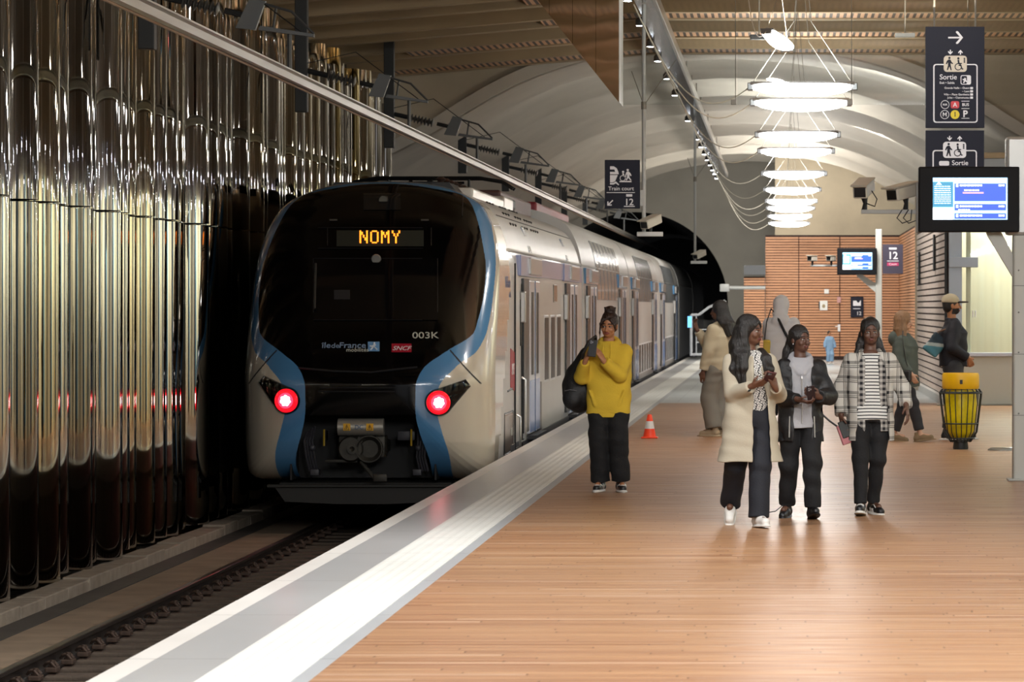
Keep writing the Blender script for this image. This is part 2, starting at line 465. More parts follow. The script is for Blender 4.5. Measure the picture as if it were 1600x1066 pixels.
def rib(y):
    u = ((y-66.5) % 5.9)/5.9
    if y < 66.5: return .0
    # long hollow between ribs, ribs stand proud towards the room
    return .34*(sin(pi*u)**.8)
vs = []; fs = []; NTt = 80; NY = 330
for j in range(NY+1):
    yy = V0+(V1-V0)*j/NY
    for i in range(NTt+1):
        x, d = vpt(-1+2*i/NTt); rr2 = rib(yy)
        L = math.hypot(x, 4)+1e-6
        vs.append((VC+x*(1+rr2*.05), yy, VH-d+rr2*(4/L)))
for j in range(NY):
    for i in range(NTt): fs.append((j*(NTt+1)+i, j*(NTt+1)+i+1, (j+1)*(NTt+1)+i+1, (j+1)*(NTt+1)+i))
struct(MB().add(vs, fs).build('ceiling_vault', vault_m, smooth=True, angle=60, fix=False))
# outer edge lip of the vault + wall above it facing the hall
pl = [(VC+vpt(-1+2*i/NTt)[0], VH-vpt(-1+2*i/NTt)[1]) for i in range(NTt+1)]
vs = []; fs = []
for (x, z) in pl: vs += [(x, V0, z), (x, V0, 9.0), (x, V0+.3, z), (x, V0+.3, 9.0)]
for i in range(NTt):
    a = i*4; b2 = a+4; fs += [(a, b2, b2+1, a+1), (a+2, a+3, b2+3, b2+2), (a, a+2, b2+2, b2)]
sp_ = MB().add(vs, fs)
sp_.box(6.9, 12, V0, V0+.3, -1.4, 9); sp_.box(-12, -8.85, V0, V0+.3, -1.4, 9)
struct(sp_.build('wall_above_vault', concrete, fix=True))
vs = []; fs = []
for (x, z) in pl:
    dd = math.hypot(x-VC, 4); ux, uz = (x-VC)/dd, 4/dd
    vs += [(x, V0-.12, z), (x+ux*.22, V0-.12, z+uz*.22), (x, V0+.1, z), (x+ux*.22, V0+.0, z+uz*.22)]
for i in range(NTt):
    a = i*4; b2 = a+4; fs += [(a, b2, b2+1, a+1), (a, a+2, b2+2, b2), (a+1, b2+1, b2+3, a+3)]
struct(MB().add(vs, fs).build('trim_7', vault_m, smooth=True))
# end wall with the tunnel mouth
TR = 3.05; TX = -4.79; TZ = 4.78-TR
ep = MB(); N = 40
arc = [(TX+TR*cos(pi*i/N), TZ+TR*sin(pi*i/N)) for i in range(N+1)]
vs = []; fs = []
for i, (x, z) in enumerate(arc): vs += [(x, V1, z), (x, V1, 9), (x, V1+45, z)]
for i in range(N):
    a = i*3; fs += [(a, a+3, a+4, a+1)]
ep.add(vs, fs)
ep.box(TX+TR, 9, V1, V1+.2, -1.4, 9); ep.box(-12, TX-TR, V1, V1+.2, -1.4, 9)
struct(ep.build('wall_end', greywall_m))
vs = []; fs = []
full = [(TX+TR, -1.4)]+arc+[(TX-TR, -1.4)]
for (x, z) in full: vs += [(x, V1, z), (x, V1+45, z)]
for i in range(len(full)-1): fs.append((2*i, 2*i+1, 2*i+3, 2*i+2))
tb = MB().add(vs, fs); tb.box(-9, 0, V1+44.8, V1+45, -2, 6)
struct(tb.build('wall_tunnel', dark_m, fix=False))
struct(MB().box(-9.3, -8.85, 62, 118, -1.4, 3.2).build('wall_left_far', greywall_m))
# beige block above the slatted wall at the far end
struct(MB().box(PX(1211, 112), 9, 112.2, 112.8, 0, 7).build('wall_back', concrete))
# slatted timber cladding
def slatwall(name, loc, rz, L, H, colr, light, pitch=.1, z0=0.12):
    """cladding of horizontal wooden laths on a dark backing, local x along the wall, front face at -y"""
    n_ = name+'_m'
    back = MB().box(0, L, 0, .05, 0, H)
    o = struct(back.build(name, pbr('slat_backing_'+light, '2a1710' if light == 'dark' else '3a2620', .8)))
    o.location = loc; o.rotation_euler = (0, 0, rz)
    lt = MB(); z = z0
    while z+pitch*.6 < H:
        lt.box(0, L, -.02, 0, z, z+pitch*.74); z += pitch
    p = lt.build('slats', colr, o)
    return o
slat_dark = pbr('larch_slats', 'b98560', .55, noise=.15, nscale=2, nstretch=(1, 1, 8))
slat_light = pbr('pale_slats', 'f0ddd0', .55, noise=.1, nscale=2, nstretch=(1, 1, 8))
slatwall('wall_far_cladding', (PX(1196, 112), 111.9, 0), 0, 3.7-PX(1196, 112), 3.9, slat_dark, 'dark', .085)
slatwall('wall_side_cladding', (3.7, 111.9, 0), -pi/2, 38.5, 3.9, slat_dark, 'dark', .085)
slatwall('wall_kiosk_side', (2.8, 73.3, 0), -pi/2, 13.0, 3.45, slat_light, 'light', .115, .16)
struct(MB().box(2.75, 3.7, 73.3, 73.5, 0, 3.9).build('wall_kiosk_back', concrete))
struct(MB().box(2.7, 2.8, 60.3, 73.3, 0, .14).build('baseboard_kiosk', white_paint))
# low timber return at the left foot of the far cladding
slatwall('wall_low_return', (PX(1162, 111), 111.6, 0), 0, PX(1196, 111)-PX(1162, 111)-.02, 2.6, slat_dark, 'dark', .085)
# ================================================================== the train
NX, NY0 = TC, 40.9           # centre line and nose-most plane
S0 = F/NY0
cream = pbr('train_cream', 'c9c0ad', .22, coat=.6)
blue_p = pbr('train_blue', '4f86b4', .22, coat=.6)
navy_p = pbr('train_dark_blue', '3f5f86', .25, coat=.5)
gloss_black = pbr('train_gloss_black', '040405', .1, spec=.35, coat=.12)
silver = pbr('train_silver', 'c6c5c2', .34, metal=.2, coat=.12, noise=.04, nscale=.8)
silver_lo = pbr('train_grey_silver', 'a5a3a0', .3, metal=.7, coat=.2)
under_black = pbr('train_underframe', '121213', .7)
lav = pbr('train_lavender', '8f97bd', .35, coat=.3)
door_white = pbr('train_door_white', 'd2d5de', .3, metal=.05, coat=.2)
door_blue = pbr('train_door_blue', '6f93cf', .3, coat=.4)
win_m = pbr('train_window', '121416', .32, spec=.15)
led_or = pbr('led_orange', 'ff7a1a', .5, emit='ff8a20', es=2.2)
red_led = pbr('red_light', 'ff1020', .4, emit='ff1525', es=9)
red_core = pbr('red_light_core', 'ffd0d0', .4, emit='ffb0b0', es=26)
red_glass = pbr('red_lamp_glass', '8a0a12', .15, emit='ff1020', es=1.2)

train = empty('train', (NX, NY0, RAILZ), 0, 'double-deck regional train with black rounded nose and blue bands, red tail lights on', 'train')
TO = Vector((NX, NY0, RAILZ))
def W2T(x, y, z): return (x-TO.x, y-TO.y, z-TO.z)

# outline of the full body section: half-width as function of height (world z)
sec = [(-.36, 1.18), (-.35, 1.31), (-.30, 1.40), (-.18, 1.44), (.1, 1.457), (.5, 1.46), (.9, 1.46), (1.6, 1.46), (2.0, 1.455), (2.35, 1.42), (2.63, 1.34), (2.87, 1.2), (3.0, 1.0), (3.1, .75), (3.16, .42), (3.18, 0)]
def smooth_poly(P, n):
    P = [Vector(p) for p in P]; out = []
    d = [0]
    for i in range(len(P)-1): d.append(d[-1]+(P[i+1]-P[i]).length)
    for k in range(n):
        t = d[-1]*k/(n-1); i = max(j for j in range(len(P)-1) if d[j] <= t+1e-9); f = (t-d[i])/(d[i+1]-d[i])
        p0 = P[i-1] if i else P[0]*2-P[1]; p1, p2 = P[i], P[i+1]; p3 = P[i+2] if i+2 < len(P) else P[i+1]*2-P[i]
        out.append(.5*((2*p1)+(-p0+p2)*f+(2*p0-5*p1+4*p2-p3)*f*f+(-p0+3*p1-3*p2+p3)*f**3))
    return out
half = smooth_poly([(w_, z_) for z_, w_ in sec], 60)      # from bottom up, x>=0
bottom = [Vector((half[0].x*k/10, half[0].y)) for k in range(10)]
right = bottom+half                                      # bottom centre -> roof centre
outline = right+[Vector((-p.x, p.y)) for p in right[::-1][1:-1]]
CZ = 1.05
NS = .955                                                # the nose is a little slimmer than the body
def rake(z):
    a = max(0, z-.75)
    return 1.0*a*a/(a+.35) + .10*max(0, .1-z)
def dep(z): return 1.05-.55*min(1, max(0, (z-.6)/2.6))
DEP = 1.05
def nose_pt(r, o):
    x = o.x*r; z = CZ+(o.y-CZ)*r
    k = 1-(1-r**4.2)**(1/2.4) if r < 1 else 1
    sl = NS+(1-NS)*k
    return Vector((x*sl, rake(z)+dep(z)*k, z))
# dense polar grid
def resample(P, n):
    P = P+[P[0]]; d = [0]
    for i in range(len(P)-1): d.append(d[-1]+(P[i+1]-P[i]).length)
    out = []; j = 0
    for k in range(n):
        t = d[-1]*k/n
        while d[j+1] < t: j += 1
        f = (t-d[j])/(d[j+1]-d[j]); out.append(P[j]*(1-f)+P[j+1]*f)
    return out
NTH, NR = 1000, 330
OL = resample(outline, NTH)
rs = [1-(1-i/NR)**1.25 for i in range(1, NR+1)]
# paint outlines in the nose's own front elevation, right half, measured from the photograph's proportions
def elev(px, py):
    """photo point on the nose -> (|x|, z) on the nose surface"""
    y = 0.5
    for _ in range(25):
        x = PX(px, NY0+y)-NX; z = PZ(py, NY0+y)
        # locate r for this (x,z): numeric
        lo, hi = 0.0, 1.0
        ang = math.atan2(z-CZ, x)
        # ray to the outline
        best = min(range(0, NTH, 2), key=lambda i: abs(((math.atan2(OL[i].y-CZ, OL[i].x)-ang+pi) % (2*pi))-pi))
        o = OL[best]; L = math.hypot(o.x, o.y-CZ)
        r = min(1, math.hypot(x, z-CZ)/L)
        for _ in range(3):
            k = 1-(1-r**4.2)**(1/2.4) if r < 1 else 1
            sl = NS+(1-NS)*k
            r = min(1, math.hypot(x/sl, z-CZ)/L)
        ny = rake(z)+dep(z)*(1-(1-r**4.2)**(1/2.4) if r < 1 else 1)
        y = y*.5+ny*.5
    return (x, z)
blk_px = [(574, 287), (640, 289), (700, 299), (724, 306), (738, 322), (748, 352), (756, 392), (759, 421), (755, 465), (747, 499), (737, 524), (704, 545), (687, 556), (664, 573), (651, 596), (649, 621), (650, 652), (657, 680), (673, 725), (679, 752), (574, 752)]
blu_px = [(574, 262), (650, 262), (738, 262), (760, 302), (768, 345), (773, 387), (774, 421), (769, 473), (763, 508), (757, 528), (743, 551), (721, 566), (707, 579), (692, 594), (683, 612), (680, 632), (684, 652), (692, 680), (704, 720), (711, 752), (574, 752)]
def half_poly(P): 
    q = [elev(*p) for p in P]; q[0] = (0, q[0][1]); q[-1] = (0, -.6)
    q[-2] = (q[-2][0], -.6)
    return q
blk = half_poly(blk_px); blu = half_poly(blu_px)
blu = [(x+(.0 if i else 0), z+(.3 if i < 3 else 0)) for i, (x, z) in enumerate(blu)]
def catmull(P, n=6):
    P = [Vector(p) for p in P]; out = []
    for i in range(len(P)-1):
        p0 = P[i-1] if i else P[0]; p1, p2 = P[i], P[i+1]; p3 = P[i+2] if i+2 < len(P) else P[-1]
        for k in range(n):
            f = k/n; out.append(.5*((2*p1)+(-p0+p2)*f+(2*p0-5*p1+4*p2-p3)*f*f+(-p0+3*p1-3*p2+p3)*f**3))
    out.append(P[-1]); return out
blk_s = catmull(blk[:-1])+[Vector(blk[-1])]; blu_s = catmull(blu[:-1])+[Vector(blu[-1])]
def inside(poly, X, Z):
    X = np.asarray(X); Z = np.asarray(Z); c = np.zeros(X.shape, bool); n = len(poly)
    for i in range(n):
        x1, z1 = poly[i]; x2, z2 = poly[(i+1) % n]
        if z1 == z2: continue
        m = ((z1 > Z) != (z2 > Z)) & (X < (x2-x1)*(Z-z1)/(z2-z1)+x1); c ^= m
    return c
OLn = np.array([(p.x, p.y) for p in OL]); rsn = np.array(rs)
Rr = rsn[:, None]; kk = np.where(Rr < 1, 1-(1-np.minimum(Rr, .999999)**4.2)**(1/2.4), 1.0)
Xn = OLn[None, :, 0]*Rr*(NS+(1-NS)*kk); Zn = CZ+(OLn[None, :, 1]-CZ)*Rr
a_ = np.maximum(0, Zn-.75); Yn = a_*a_/(a_+.35)+.10*np.maximum(0, .1-Zn)+(1.05-.55*np.clip((Zn-.6)/2.6, 0, 1))*kk
Xf = (Xn[:-1]+np.roll(Xn[:-1], -1, 1)+Xn[1:]+np.roll(Xn[1:], -1, 1))/4; Zf = (Zn[:-1]+np.roll(Zn[:-1], -1, 1)+Zn[1:]+np.roll(Zn[1:], -1, 1))/4
Yf = (Yn[:-1]+Yn[1:])/2
AX = np.abs(Xf)
inb = inside(blk_s, AX, Zf); inu = inside(blu_s, AX, Zf)
# opening between the blue legs where the coupler sits
OPZ = PZ(648, NY0+.2)
opening = inb & (Zf < OPZ)
reg = np.where(opening, 3, np.where(inb, 0, np.where(inu, 1, 2)))
# panel joint across the cheeks and the seam of the black mask
def seam(px1, px2, wd=.008):
    (x1, z1), (x2, z2) = elev(*px1), elev(*px2)
    L = math.hypot(x2-x1, z2-z1); t = ((AX-x1)*(x2-x1)+(Zf-z1)*(z2-z1))/L/L
    d = np.abs((AX-x1)*(z2-z1)-(Zf-z1)*(x2-x1))/L
    return (t > 0) & (t < 1) & (d < wd)
sm = seam((703, 547), (752, 600))
idx = np.arange(NR*NTH).reshape(NR, NTH)
P_ = np.stack([Xn, Yn, Zn-TO.z], -1).reshape(-1, 3)
q = np.stack([idx[:-1], np.roll(idx[:-1], -1, 1), np.roll(idx[1:], -1, 1), idx[1:]], -1)
def region_mesh(name, mask, mat, extra=None):
    f = q[mask]; u, inv = np.unique(f.ravel(), return_inverse=True)
    b = MB(); b.v = [tuple(p) for p in P_[u]]; b.f = [tuple(r_) for r_ in inv.reshape(-1, 4)]; b.mi = [0]*len(b.f)
    if extra is not None: b.mi = [int(v) for v in extra[mask]]
    return b
smi = np.where(sm, 1, 0)
region_mesh('nose_mask', reg == 0, None).add([tuple(P_[i]) for i in idx[0]], [tuple(range(NTH))]).build('nose_mask', gloss_black, train, smooth=True, fix=False)
region_mesh('blue_band', reg == 1, None, smi).build('blue_band', [blue_p, under_black], train, smooth=True, fix=False)
for side_ in (-1, 1):
    region_mesh('nose_cheek', (reg == 2) & (np.sign(Xf+1e-6) == side_), None, smi).build('nose_cheek', [cream, under_black], train, smooth=True, fix=False)

# coupler recess
oz0, oz1 = -.34, OPZ
b = MB()
w0 = .82
b.box(-w0, w0, .9, .95, oz0-TO.z, oz1-TO.z+.02)
b.box(-w0, w0, .06, .95, oz1-TO.z, oz1-TO.z+.03)
b.box(-w0-.02, -w0, .3, .95, oz0-TO.z, oz1-TO.z); b.box(w0, w0+.02, .3, .95, oz0-TO.z, oz1-TO.z)
b.build('coupler_recess', under_black, train)
def fz(py): return PZ(py, NY0)-TO.z
def fx(px): return PX(px, NY0)-NX
cp = MB()
cx0, cx1 = fx(527), fx(597)
cp.bbox(cx0, cx1+.02, .12, .42, fz(716), fz(682), .02)
cp.lathe([(0.02, 0), (.13, 0), (.15, .05), (.15, .1), (.02, .1)], (fx(547), .04, fz(702)), 24, 'y')
cp.lathe([(.10, .06), (.145, .0), (.155, .0), (.155, .12)], (fx(576), .02, fz(702)), 24, 'y')
cp.lathe([(.0, .03), (.03, .0), (.06, .0), (.06, .08)], (fx(550), .0, fz(702)), 16, 'y')
cp.lathe([(0, 0), (.035, 0), (.035, .08)], (fx(561), .05, fz(689)), 12, 'y')
cp.bbox(cx0+.02, cx1, .25, .9, fz(710), fz(690), .02)
cp.bbox(fx(505), fx(556), .14, .2, fz(724), fz(719), .008)
cp.tube([(fx(562), .12, fz(722)), (fx(584), .05, fz(748))], .024, 8)
cp.bbox(fx(583), fx(604), .02, .06, fz(753), fz(741), .01)
cp.build('coupler', pbr('coupler_iron', '3a3833', .55, metal=.5, noise=.2, nscale=12), train, smooth=True)
hood = MB()
hood.tube([(cx0, .1, fz(668)), (cx1+.01, .1, fz(668))], .1, 20)
hood.build('coupler_cover', pbr('cover_metal', 'aaa79e', .35, metal=.6), train, smooth=True)
wy = pbr('warning_yellow', 'e0a815', .5)
for px in (542, 578):
    wl = MB().box(fx(px)-.04, fx(px)+.04, -.012, .0, fz(673), fz(662)).build('warning_label', wy, train)
    MB().prism([(fx(px)-.03, fz(672)), (fx(px)+.03, fz(672)), (fx(px), fz(663))], -.015, -.012).build('warning_triangle', under_black, wl)
    MB().prism([(fx(px)-.022, fz(671.3)), (fx(px)+.022, fz(671.3)), (fx(px), fz(664.5))], -.017, -.015).build('warning_face', wy, wl)
    MB().box(fx(px)-.004, fx(px)+.004, -.019, -.017, fz(670.5), fz(666)).build('warning_bolt', under_black, wl)
text_mesh('DC', .07, navy_p, train, (fx(561), -.004, fz(668)))
for s, px in ((-1, 487), (1, 648)):
    hs = MB()
    for k in range(4):
        x = fx(px)+s*.03*k; hs.tube([(x, .3, fz(668+3*k)), (x+.02*s, .18, fz(690)), (x, .22, fz(715)), (x+.03, .3, fz(738))], .012+.003*(k % 2), 6)
    hs.bbox(fx(px)-.05, fx(px)+.05, .25, .4, fz(745), fz(735), .01)
    hs.ball((fx(px)+.02*s, .2, fz(701)), .04)
    hs.bbox(fx(px)-s*.18-.05, fx(px)-s*.08+.05, .3, .42, fz(690), fz(675), .01)
    hs.build('brake_hose', pbr('hose_grey', '34343a', .5, noise=.2, nscale=9), train, smooth=True)
for px in (503, 640):
    MB().tube([(fx(px), .2, fz(672)), (fx(px), .19, fz(698))], .012, 6).build('hose_handle', pbr('handle_yellow', 'a98a1a', .5), train)
# snow plough
pl_ = MB(); pl_.prism([(-1.02, fz(762)), (1.02, fz(762)), (.9, fz(786)), (.3, fz(790)), (-.3, fz(790)), (-.9, fz(786))], .28, .5)
pl_.bbox(-1.1, 1.1, .24, .30, fz(764), fz(759), .01)
pl_.bbox(-1.0, 1.0, .5, 2.0, fz(775), fz(757), .02)
pl_.build('snow_plough', pbr('plough_steel', '262523', .55, metal=.4), train)
# lower black fairing lines and steps on the mask
g = MB()
def nose_y(x, z):
    L0 = None; ang = math.atan2(z-CZ, x)
    d = np.abs(((np.arctan2(OLn[:, 1]-CZ, OLn[:, 0])-ang+pi) % (2*pi))-pi); o = OLn[int(d.argmin())]
    r = math.hypot(x, z-CZ)/math.hypot(o[0], o[1]-CZ); r = min(r, .999)
    return rake(z)+dep(z)*(1-(1-r**4.2)**(1/2.4))
def strip(pxs, thick=.01, off=.012, n=10):
    pts = []
    for i in range(len(pxs)-1):
        for k in range(n):
            f = k/n; px = pxs[i][0]*(1-f)+pxs[i+1][0]*f; py = pxs[i][1]*(1-f)+pxs[i+1][1]*f
            x, z = elev(px, py); pts.append((x, nose_y(x, z)-off, z-TO.z))
    return pts
trimgrey = pbr('mask_trim', '3a3a3c', .3, metal=.5)
for pa in ([(500, 606), (505, 606), (640, 606)], [(515, 601), (576, 601)], [(497, 612), (640, 612)]):
    g.tube(strip(pa, n=6), .008, 5)
g.tube(strip([(467, 575), (520, 580), (580, 582), (622, 577), (660, 573)], n=5), .012, 5)
g.tube(strip([(724, 306), (722, 345)], n=5), .006, 5)
g.build('nose_trim', trimgrey, train, smooth=True)
# windscreen with frame, camera, wiper
ws = MB(); N1 = 14
def patch(px0, px1, py0, py1, off, nx=14, nz=8):
    b = MB(); vs = []; fs = []
    for j in range(nz+1):
        for i in range(nx+1):
            x, z = elev(px0+(px1-px0)*i/nx, py0+(py1-py0)*j/nz); vs.append((x, nose_y(x, z)-off, z-TO.z))
    n = len(vs); vs += [(v[0], v[1]+off*.9, v[2]) for v in vs]
    for j in range(nz):
        for i in range(nx): a = j*(nx+1)+i; fs.append((a, a+1, a+nx+2, a+nx+1)); fs.append((n+a, n+a+nx+1, n+a+nx+2, n+a+1))
    edge = [i for i in range(nx+1)]+[j*(nx+1)+nx for j in range(1, nz+1)]+[nz*(nx+1)+i for i in range(nx-1, -1, -1)]+[j*(nx+1) for j in range(nz-1, 0, -1)]
    for a, c in zip(edge, edge[1:]+edge[:1]): fs.append((a, a+n, c+n, c))
    b.add(vs, fs); return b
patch(490, 684, 404, 500, .010).build('windscreen', pbr('windscreen_glass', '08080a', .05, spec=.4, coat=.2), train, smooth=True)
fr = MB()
for pa in ([(490, 404), (684, 404)], [(490, 500), (684, 500)], [(490, 404), (490, 500)], [(684, 404), (684, 500)], [(497, 356), (684, 356)], [(497, 388), (684, 388)], [(512, 356), (512, 388)], [(674, 356), (674, 388)]):
    fr.tube(strip(pa, n=8), .006, 5)
fr.build('windscreen_frame', pbr('frame_black', '1b1b1d', .3), train, smooth=True)
patch(526, 662, 360, 385, .012, 8, 3).build('destination_display', pbr('display_glass', '33352f', .35), train, smooth=True)
patch(568, 626, 302, 328, .010, 6, 3).build('top_lamp_window', pbr('lamp_window', '1e1e1f', .12), train, smooth=True)
x, z = elev(599, 313); MB().lathe([(.0, -.02), (.05, -.02), (.06, 0), (.06, .02)], (x, nose_y(x, z)-.012, z-TO.z), 20, 'y').build('top_lamp', pbr('lamp_off', '4a4845', .2, metal=.4), train, smooth=True)
patch(522, 547, 453, 468, .014, 3, 3).build('driver_panel', pbr('panel_grey', '2c2c2f', .4), train)
x, z = elev(588, 405); MB().lathe([(.05, -.03), (.06, .0), (.05, .02)], (x, nose_y(x, z)-.02, z-TO.z), 14, 'y').build('camera_housing', pbr('housing_grey', '6d6d68', .4), train, smooth=True)
for px in (521, 664):
    patch(px-6, px+6, 342.5, 345, .012, 2, 1).build('step_plate', pbr('plate_grey', '55544f', .4), train)
wp = MB(); wp.tube(strip([(494, 412), (493, 450), (492, 490)], off=.05, n=5), .014, 6)
wp.build('wiper', pbr('wiper_black', '3a3935', .4), train, smooth=True)
# NOMY in display dots
FONT = {'N': ["10001","11001","11001","10101","10101","10011","10011","10001","10001"], 'O': ["01110","10001","10001","10001","10001","10001","10001","10001","01110"],
        'M': ["10001","11011","11011","10101","10101","10001","10001","10001","10001"], 'Y': ["10001","10001","01010","01010","00100","00100","00100","00100","00100"]}
px = 562.0; dx_ = 13.0/5
for ch in 'NOMY':
    d = MB()
    for r_, row_ in enumerate(FONT[ch]):
        for c_, v in enumerate(row_):
            if v == '1':
                x, z = elev(px+c_*dx_+dx_/2, 361.5+r_*2.22); yy = nose_y(x, z)-.016; s = .0095
                d.box(x-s, x+s, yy-.003, yy, z-TO.z-s*.95, z-TO.z+s*.95)
    px += 16.8; d.build('display_letter', led_or, train)
txt_w = pbr('lettering_pale', 'b9b9ad', .4)
txt_b = pbr('lettering_blue', '7f93ad', .4)
def face_text(t, size, mat, px, py, align='CENTER', bold=0, sx=1, shear=0, off=.02):
    x, z = elev(px, py); tilt = math.atan2(nose_y(x, z+.05)-nose_y(x, z-.05), .1)
    yaw = math.atan2(nose_y(x+.05, z)-nose_y(x-.05, z), .1)
    o = text_mesh(t, size, mat, train, (x, nose_y(x, z)-off, z-TO.z), 'lettering', align, (pi/2-tilt, 0, yaw), .002, bold, sx, shear)
    return o
face_text('003K', .135, txt_w, 665, 524.5, bold=.002, sx=1.05)
face_text('île', .115, txt_b, 503, 540, 'LEFT', bold=.003)
face_text('de', .10, txt_b, 517.5, 540.5, 'LEFT')
face_text('France', .115, txt_b, 530, 540, 'LEFT', bold=.003)
face_text('mobilités', .075, txt_w, 541, 547, 'LEFT', bold=.001, sx=.95)
lg = patch(575, 593, 534, 549, .014, 3, 3).build('logo_plate', pbr('logo_blue', '6f9cc8', .4), train)
lf = MB()
for pa in ([(584.5, 537.5), (584.5, 541)], [(584, 540), (580, 541.5), (577.5, 540)], [(584.5, 540), (589, 538)], [(584, 541), (581, 545), (578, 547.5)], [(584, 541), (587, 544), (591, 547.5)]):
    lf.tube(strip(pa, off=.02, n=3), .009, 5)
x, z = elev(585, 536.5); lf.ball((x, nose_y(x, z)-.02, z-TO.z), .013)
lf.build('logo_figure', pbr('logo_white', 'e4e9ee', .4), lg)
sp = patch(612, 643, 537, 550.5, .014, 5, 3).build('sncf_plate', pbr('sncf_red', 'a3182e', .4), train)
face_text('SNCF', .085, pbr('sncf_white', 'e8e0e0', .4), 627.5, 544.5, bold=.002, shear=.3, off=.03)
# tail lights in black teardrop housings
for s, lx, ly, tip in ((-1, 448, 626, (409, 592)), (1, 686, 629, (732, 598))):
    x, z = elev(lx, ly); tx, tz = elev(*tip)
    tear = []
    dxn, dzn = tx-x, tz-z; L = math.hypot(dxn, dzn); a0 = math.atan2(dzn, dxn)
    Rb = .158
    for i in range(25):
        a = a0+R(62)+(2*pi-R(124))*i/24; tear.append((x+Rb*cos(a), z+Rb*sin(a)))
    tear += [(tx+.05*cos(a0-pi/2), tz+.05*sin(a0-pi/2)), (tx-.05*cos(a0-pi/2), tz-.05*sin(a0-pi/2))]
    tear2 = []
    for i in range(len(tear)):
        (xa, za), (xb, zb_) = tear[i], tear[(i+1) % len(tear)]; m_ = max(1, int(math.hypot(xb-xa, zb_-za)/.03))
        tear2 += [(xa+(xb-xa)*k/m_, za+(zb_-za)*k/m_) for k in range(m_)]
    tear = tear2
    hb = MB(); n = len(tear); vs = []
    cxm = sum(p[0] for p in tear)/n; czm = sum(p[1] for p in tear)/n
    for k, off in ((1.0, .012), (.94, .035), (.78, .036), (.6, .037), (.4, .038), (.2, .038), (.0, .038)):
        for (a, b_) in tear:
            px_, pz_ = x*.0+cxm+(a-cxm)*k, czm+(b_-czm)*k; vs.append((px_, nose_y(px_, pz_)-off, pz_-TO.z))
    fs = [(j*n+i, j*n+(i+1) % n, (j+1)*n+(i+1) % n, (j+1)*n+i) for j in range(6) for i in range(n)]
    vs2 = [(a, nose_y(a, b_)+.03, b_-TO.z) for a, b_ in tear]; m = len(vs); vs += vs2
    fs += [(m+i, m+(i+1) % n, (i+1) % n, i) for i in range(n)]
    hou = hb.add(vs, fs).build('tail_lamp', gloss_black, train, smooth=True, angle=50)
    yl = nose_y(x, z)-.05; yaw = math.atan2(nose_y(x+.06, z)-nose_y(x-.06, z), .12)
    Mx = Matrix.Translation((x, yl, z-TO.z)) @ Matrix.Rotation(yaw, 4, 'Z')
    def place(b, nm, mt): o = b.build(nm, mt, hou, smooth=True); o.matrix_local = Mx; return o
    place(MB().lathe([(.0, .02), (.135, .02), (.135, -.01), (.118, -.022), (.112, -.012), (.0, -.012)], n=32, axis='y'), 'lamp_ring', red_glass)
    fl = MB()
    fl.lathe([(0, -.018), (.03, -.018), (.03, -.03), (0, -.03)], n=12, axis='y')
    for k in range(7):
        a = 2*pi*k/7+pi/2; fl.lathe([(0, -.018), (.02, -.018), (.02, -.03), (0, -.03)], (.042*cos(a), 0, .042*sin(a)), 12, 'y')
    place(fl, 'lamp_leds', red_core)
    place(MB().lathe([(0, -.014), (.09, -.014), (.09, -.02), (0, -.02)], n=28, axis='y'), 'lamp_lens', red_led)

# ------------------------------------------------------------ car bodies
BY0 = NY0+DEP+1.15   # where the nose's roof edge ends is raked; bodies begin behind it
def body_ring(y, scale_w=1, dz=0): return [W2T(NX+p.x*scale_w, y, p.y+dz*(max(0, p.y-1)/2.1)) for p in outline]
# lofted piece joining the nose rim to the full section
rimo = OLn
vs = []; NT2 = NTH//4
ring0 = [(float(Xn[-1, i]), float(Yn[-1, i]), float(Zn[-1, i]-TO.z)) for i in range(0, NTH, 4)]
for j in range(9):
    f = j/8
    for (x, y_, z) in ring0:
        vs.append((x, y_*(1-f)+(BY0+1.2-NY0)*f, z))
fs = []; mi = []
nn = len(ring0)
dzl = [(.9, 42.4), (2.6, 43.9)]
for j in range(8):
    for i in range(nn):
        fs.append((j*nn+i, j*nn+(i+1) % nn, (j+1)*nn+(i+1) % nn, (j+1)*nn+i))
b = MB().add(vs, fs)
for k, f in enumerate(b.f):
    cy = sum(b.v[i][1] for i in f)/4+NY0; cz = sum(b.v[i][2] for i in f)/4+TO.z
    b.mi[k] = 1 if (cy > 42.3+(cz+.3)*.9) and cz < 1.9 else 0
b.build('cab_shell', [cream, silver], train, smooth=True, fix=True)
CARS = [(BY0+1.2, 60.2, 0.0)]
y = 60.55
while y < 150:
    CARS.append((y, y+18.6, .16)); y += 18.95
for ci, (y0, y1, dz) in enumerate(CARS):
    b = MB(); r0 = body_ring(y0, 1, dz); r1 = body_ring(y1, 1, dz); n = len(r0)
    b.add(r0+r1, [(i, (i+1) % n, n+(i+1) % n, n+i) for i in range(n)]+[tuple(range(n)), tuple(range(2*n-1, n-1, -1))])
    cs = b.build('car_body', silver, train, smooth=True, angle=30)
    if ci: # bellows between the cars
        rr_ = [W2T(NX+p.x*.93, 0, 1+(p.y-1)*.94+dz*.3) for p in outline]
        q_ = [(a, y0-.36-NY0, c_) for a, _, c_ in rr_]+[(a, y0+.01-NY0, c_) for a, _, c_ in rr_]
        MB().add(q_, [(i, (i+1) % n, n+(i+1) % n, n+i) for i in range(n)]).build('gangway', under_black, train, smooth=True)
    # underframe
    MB().box(-1.2, 1.2, y0-NY0, y1-NY0, .22, .6).build('underframe', under_black, train)
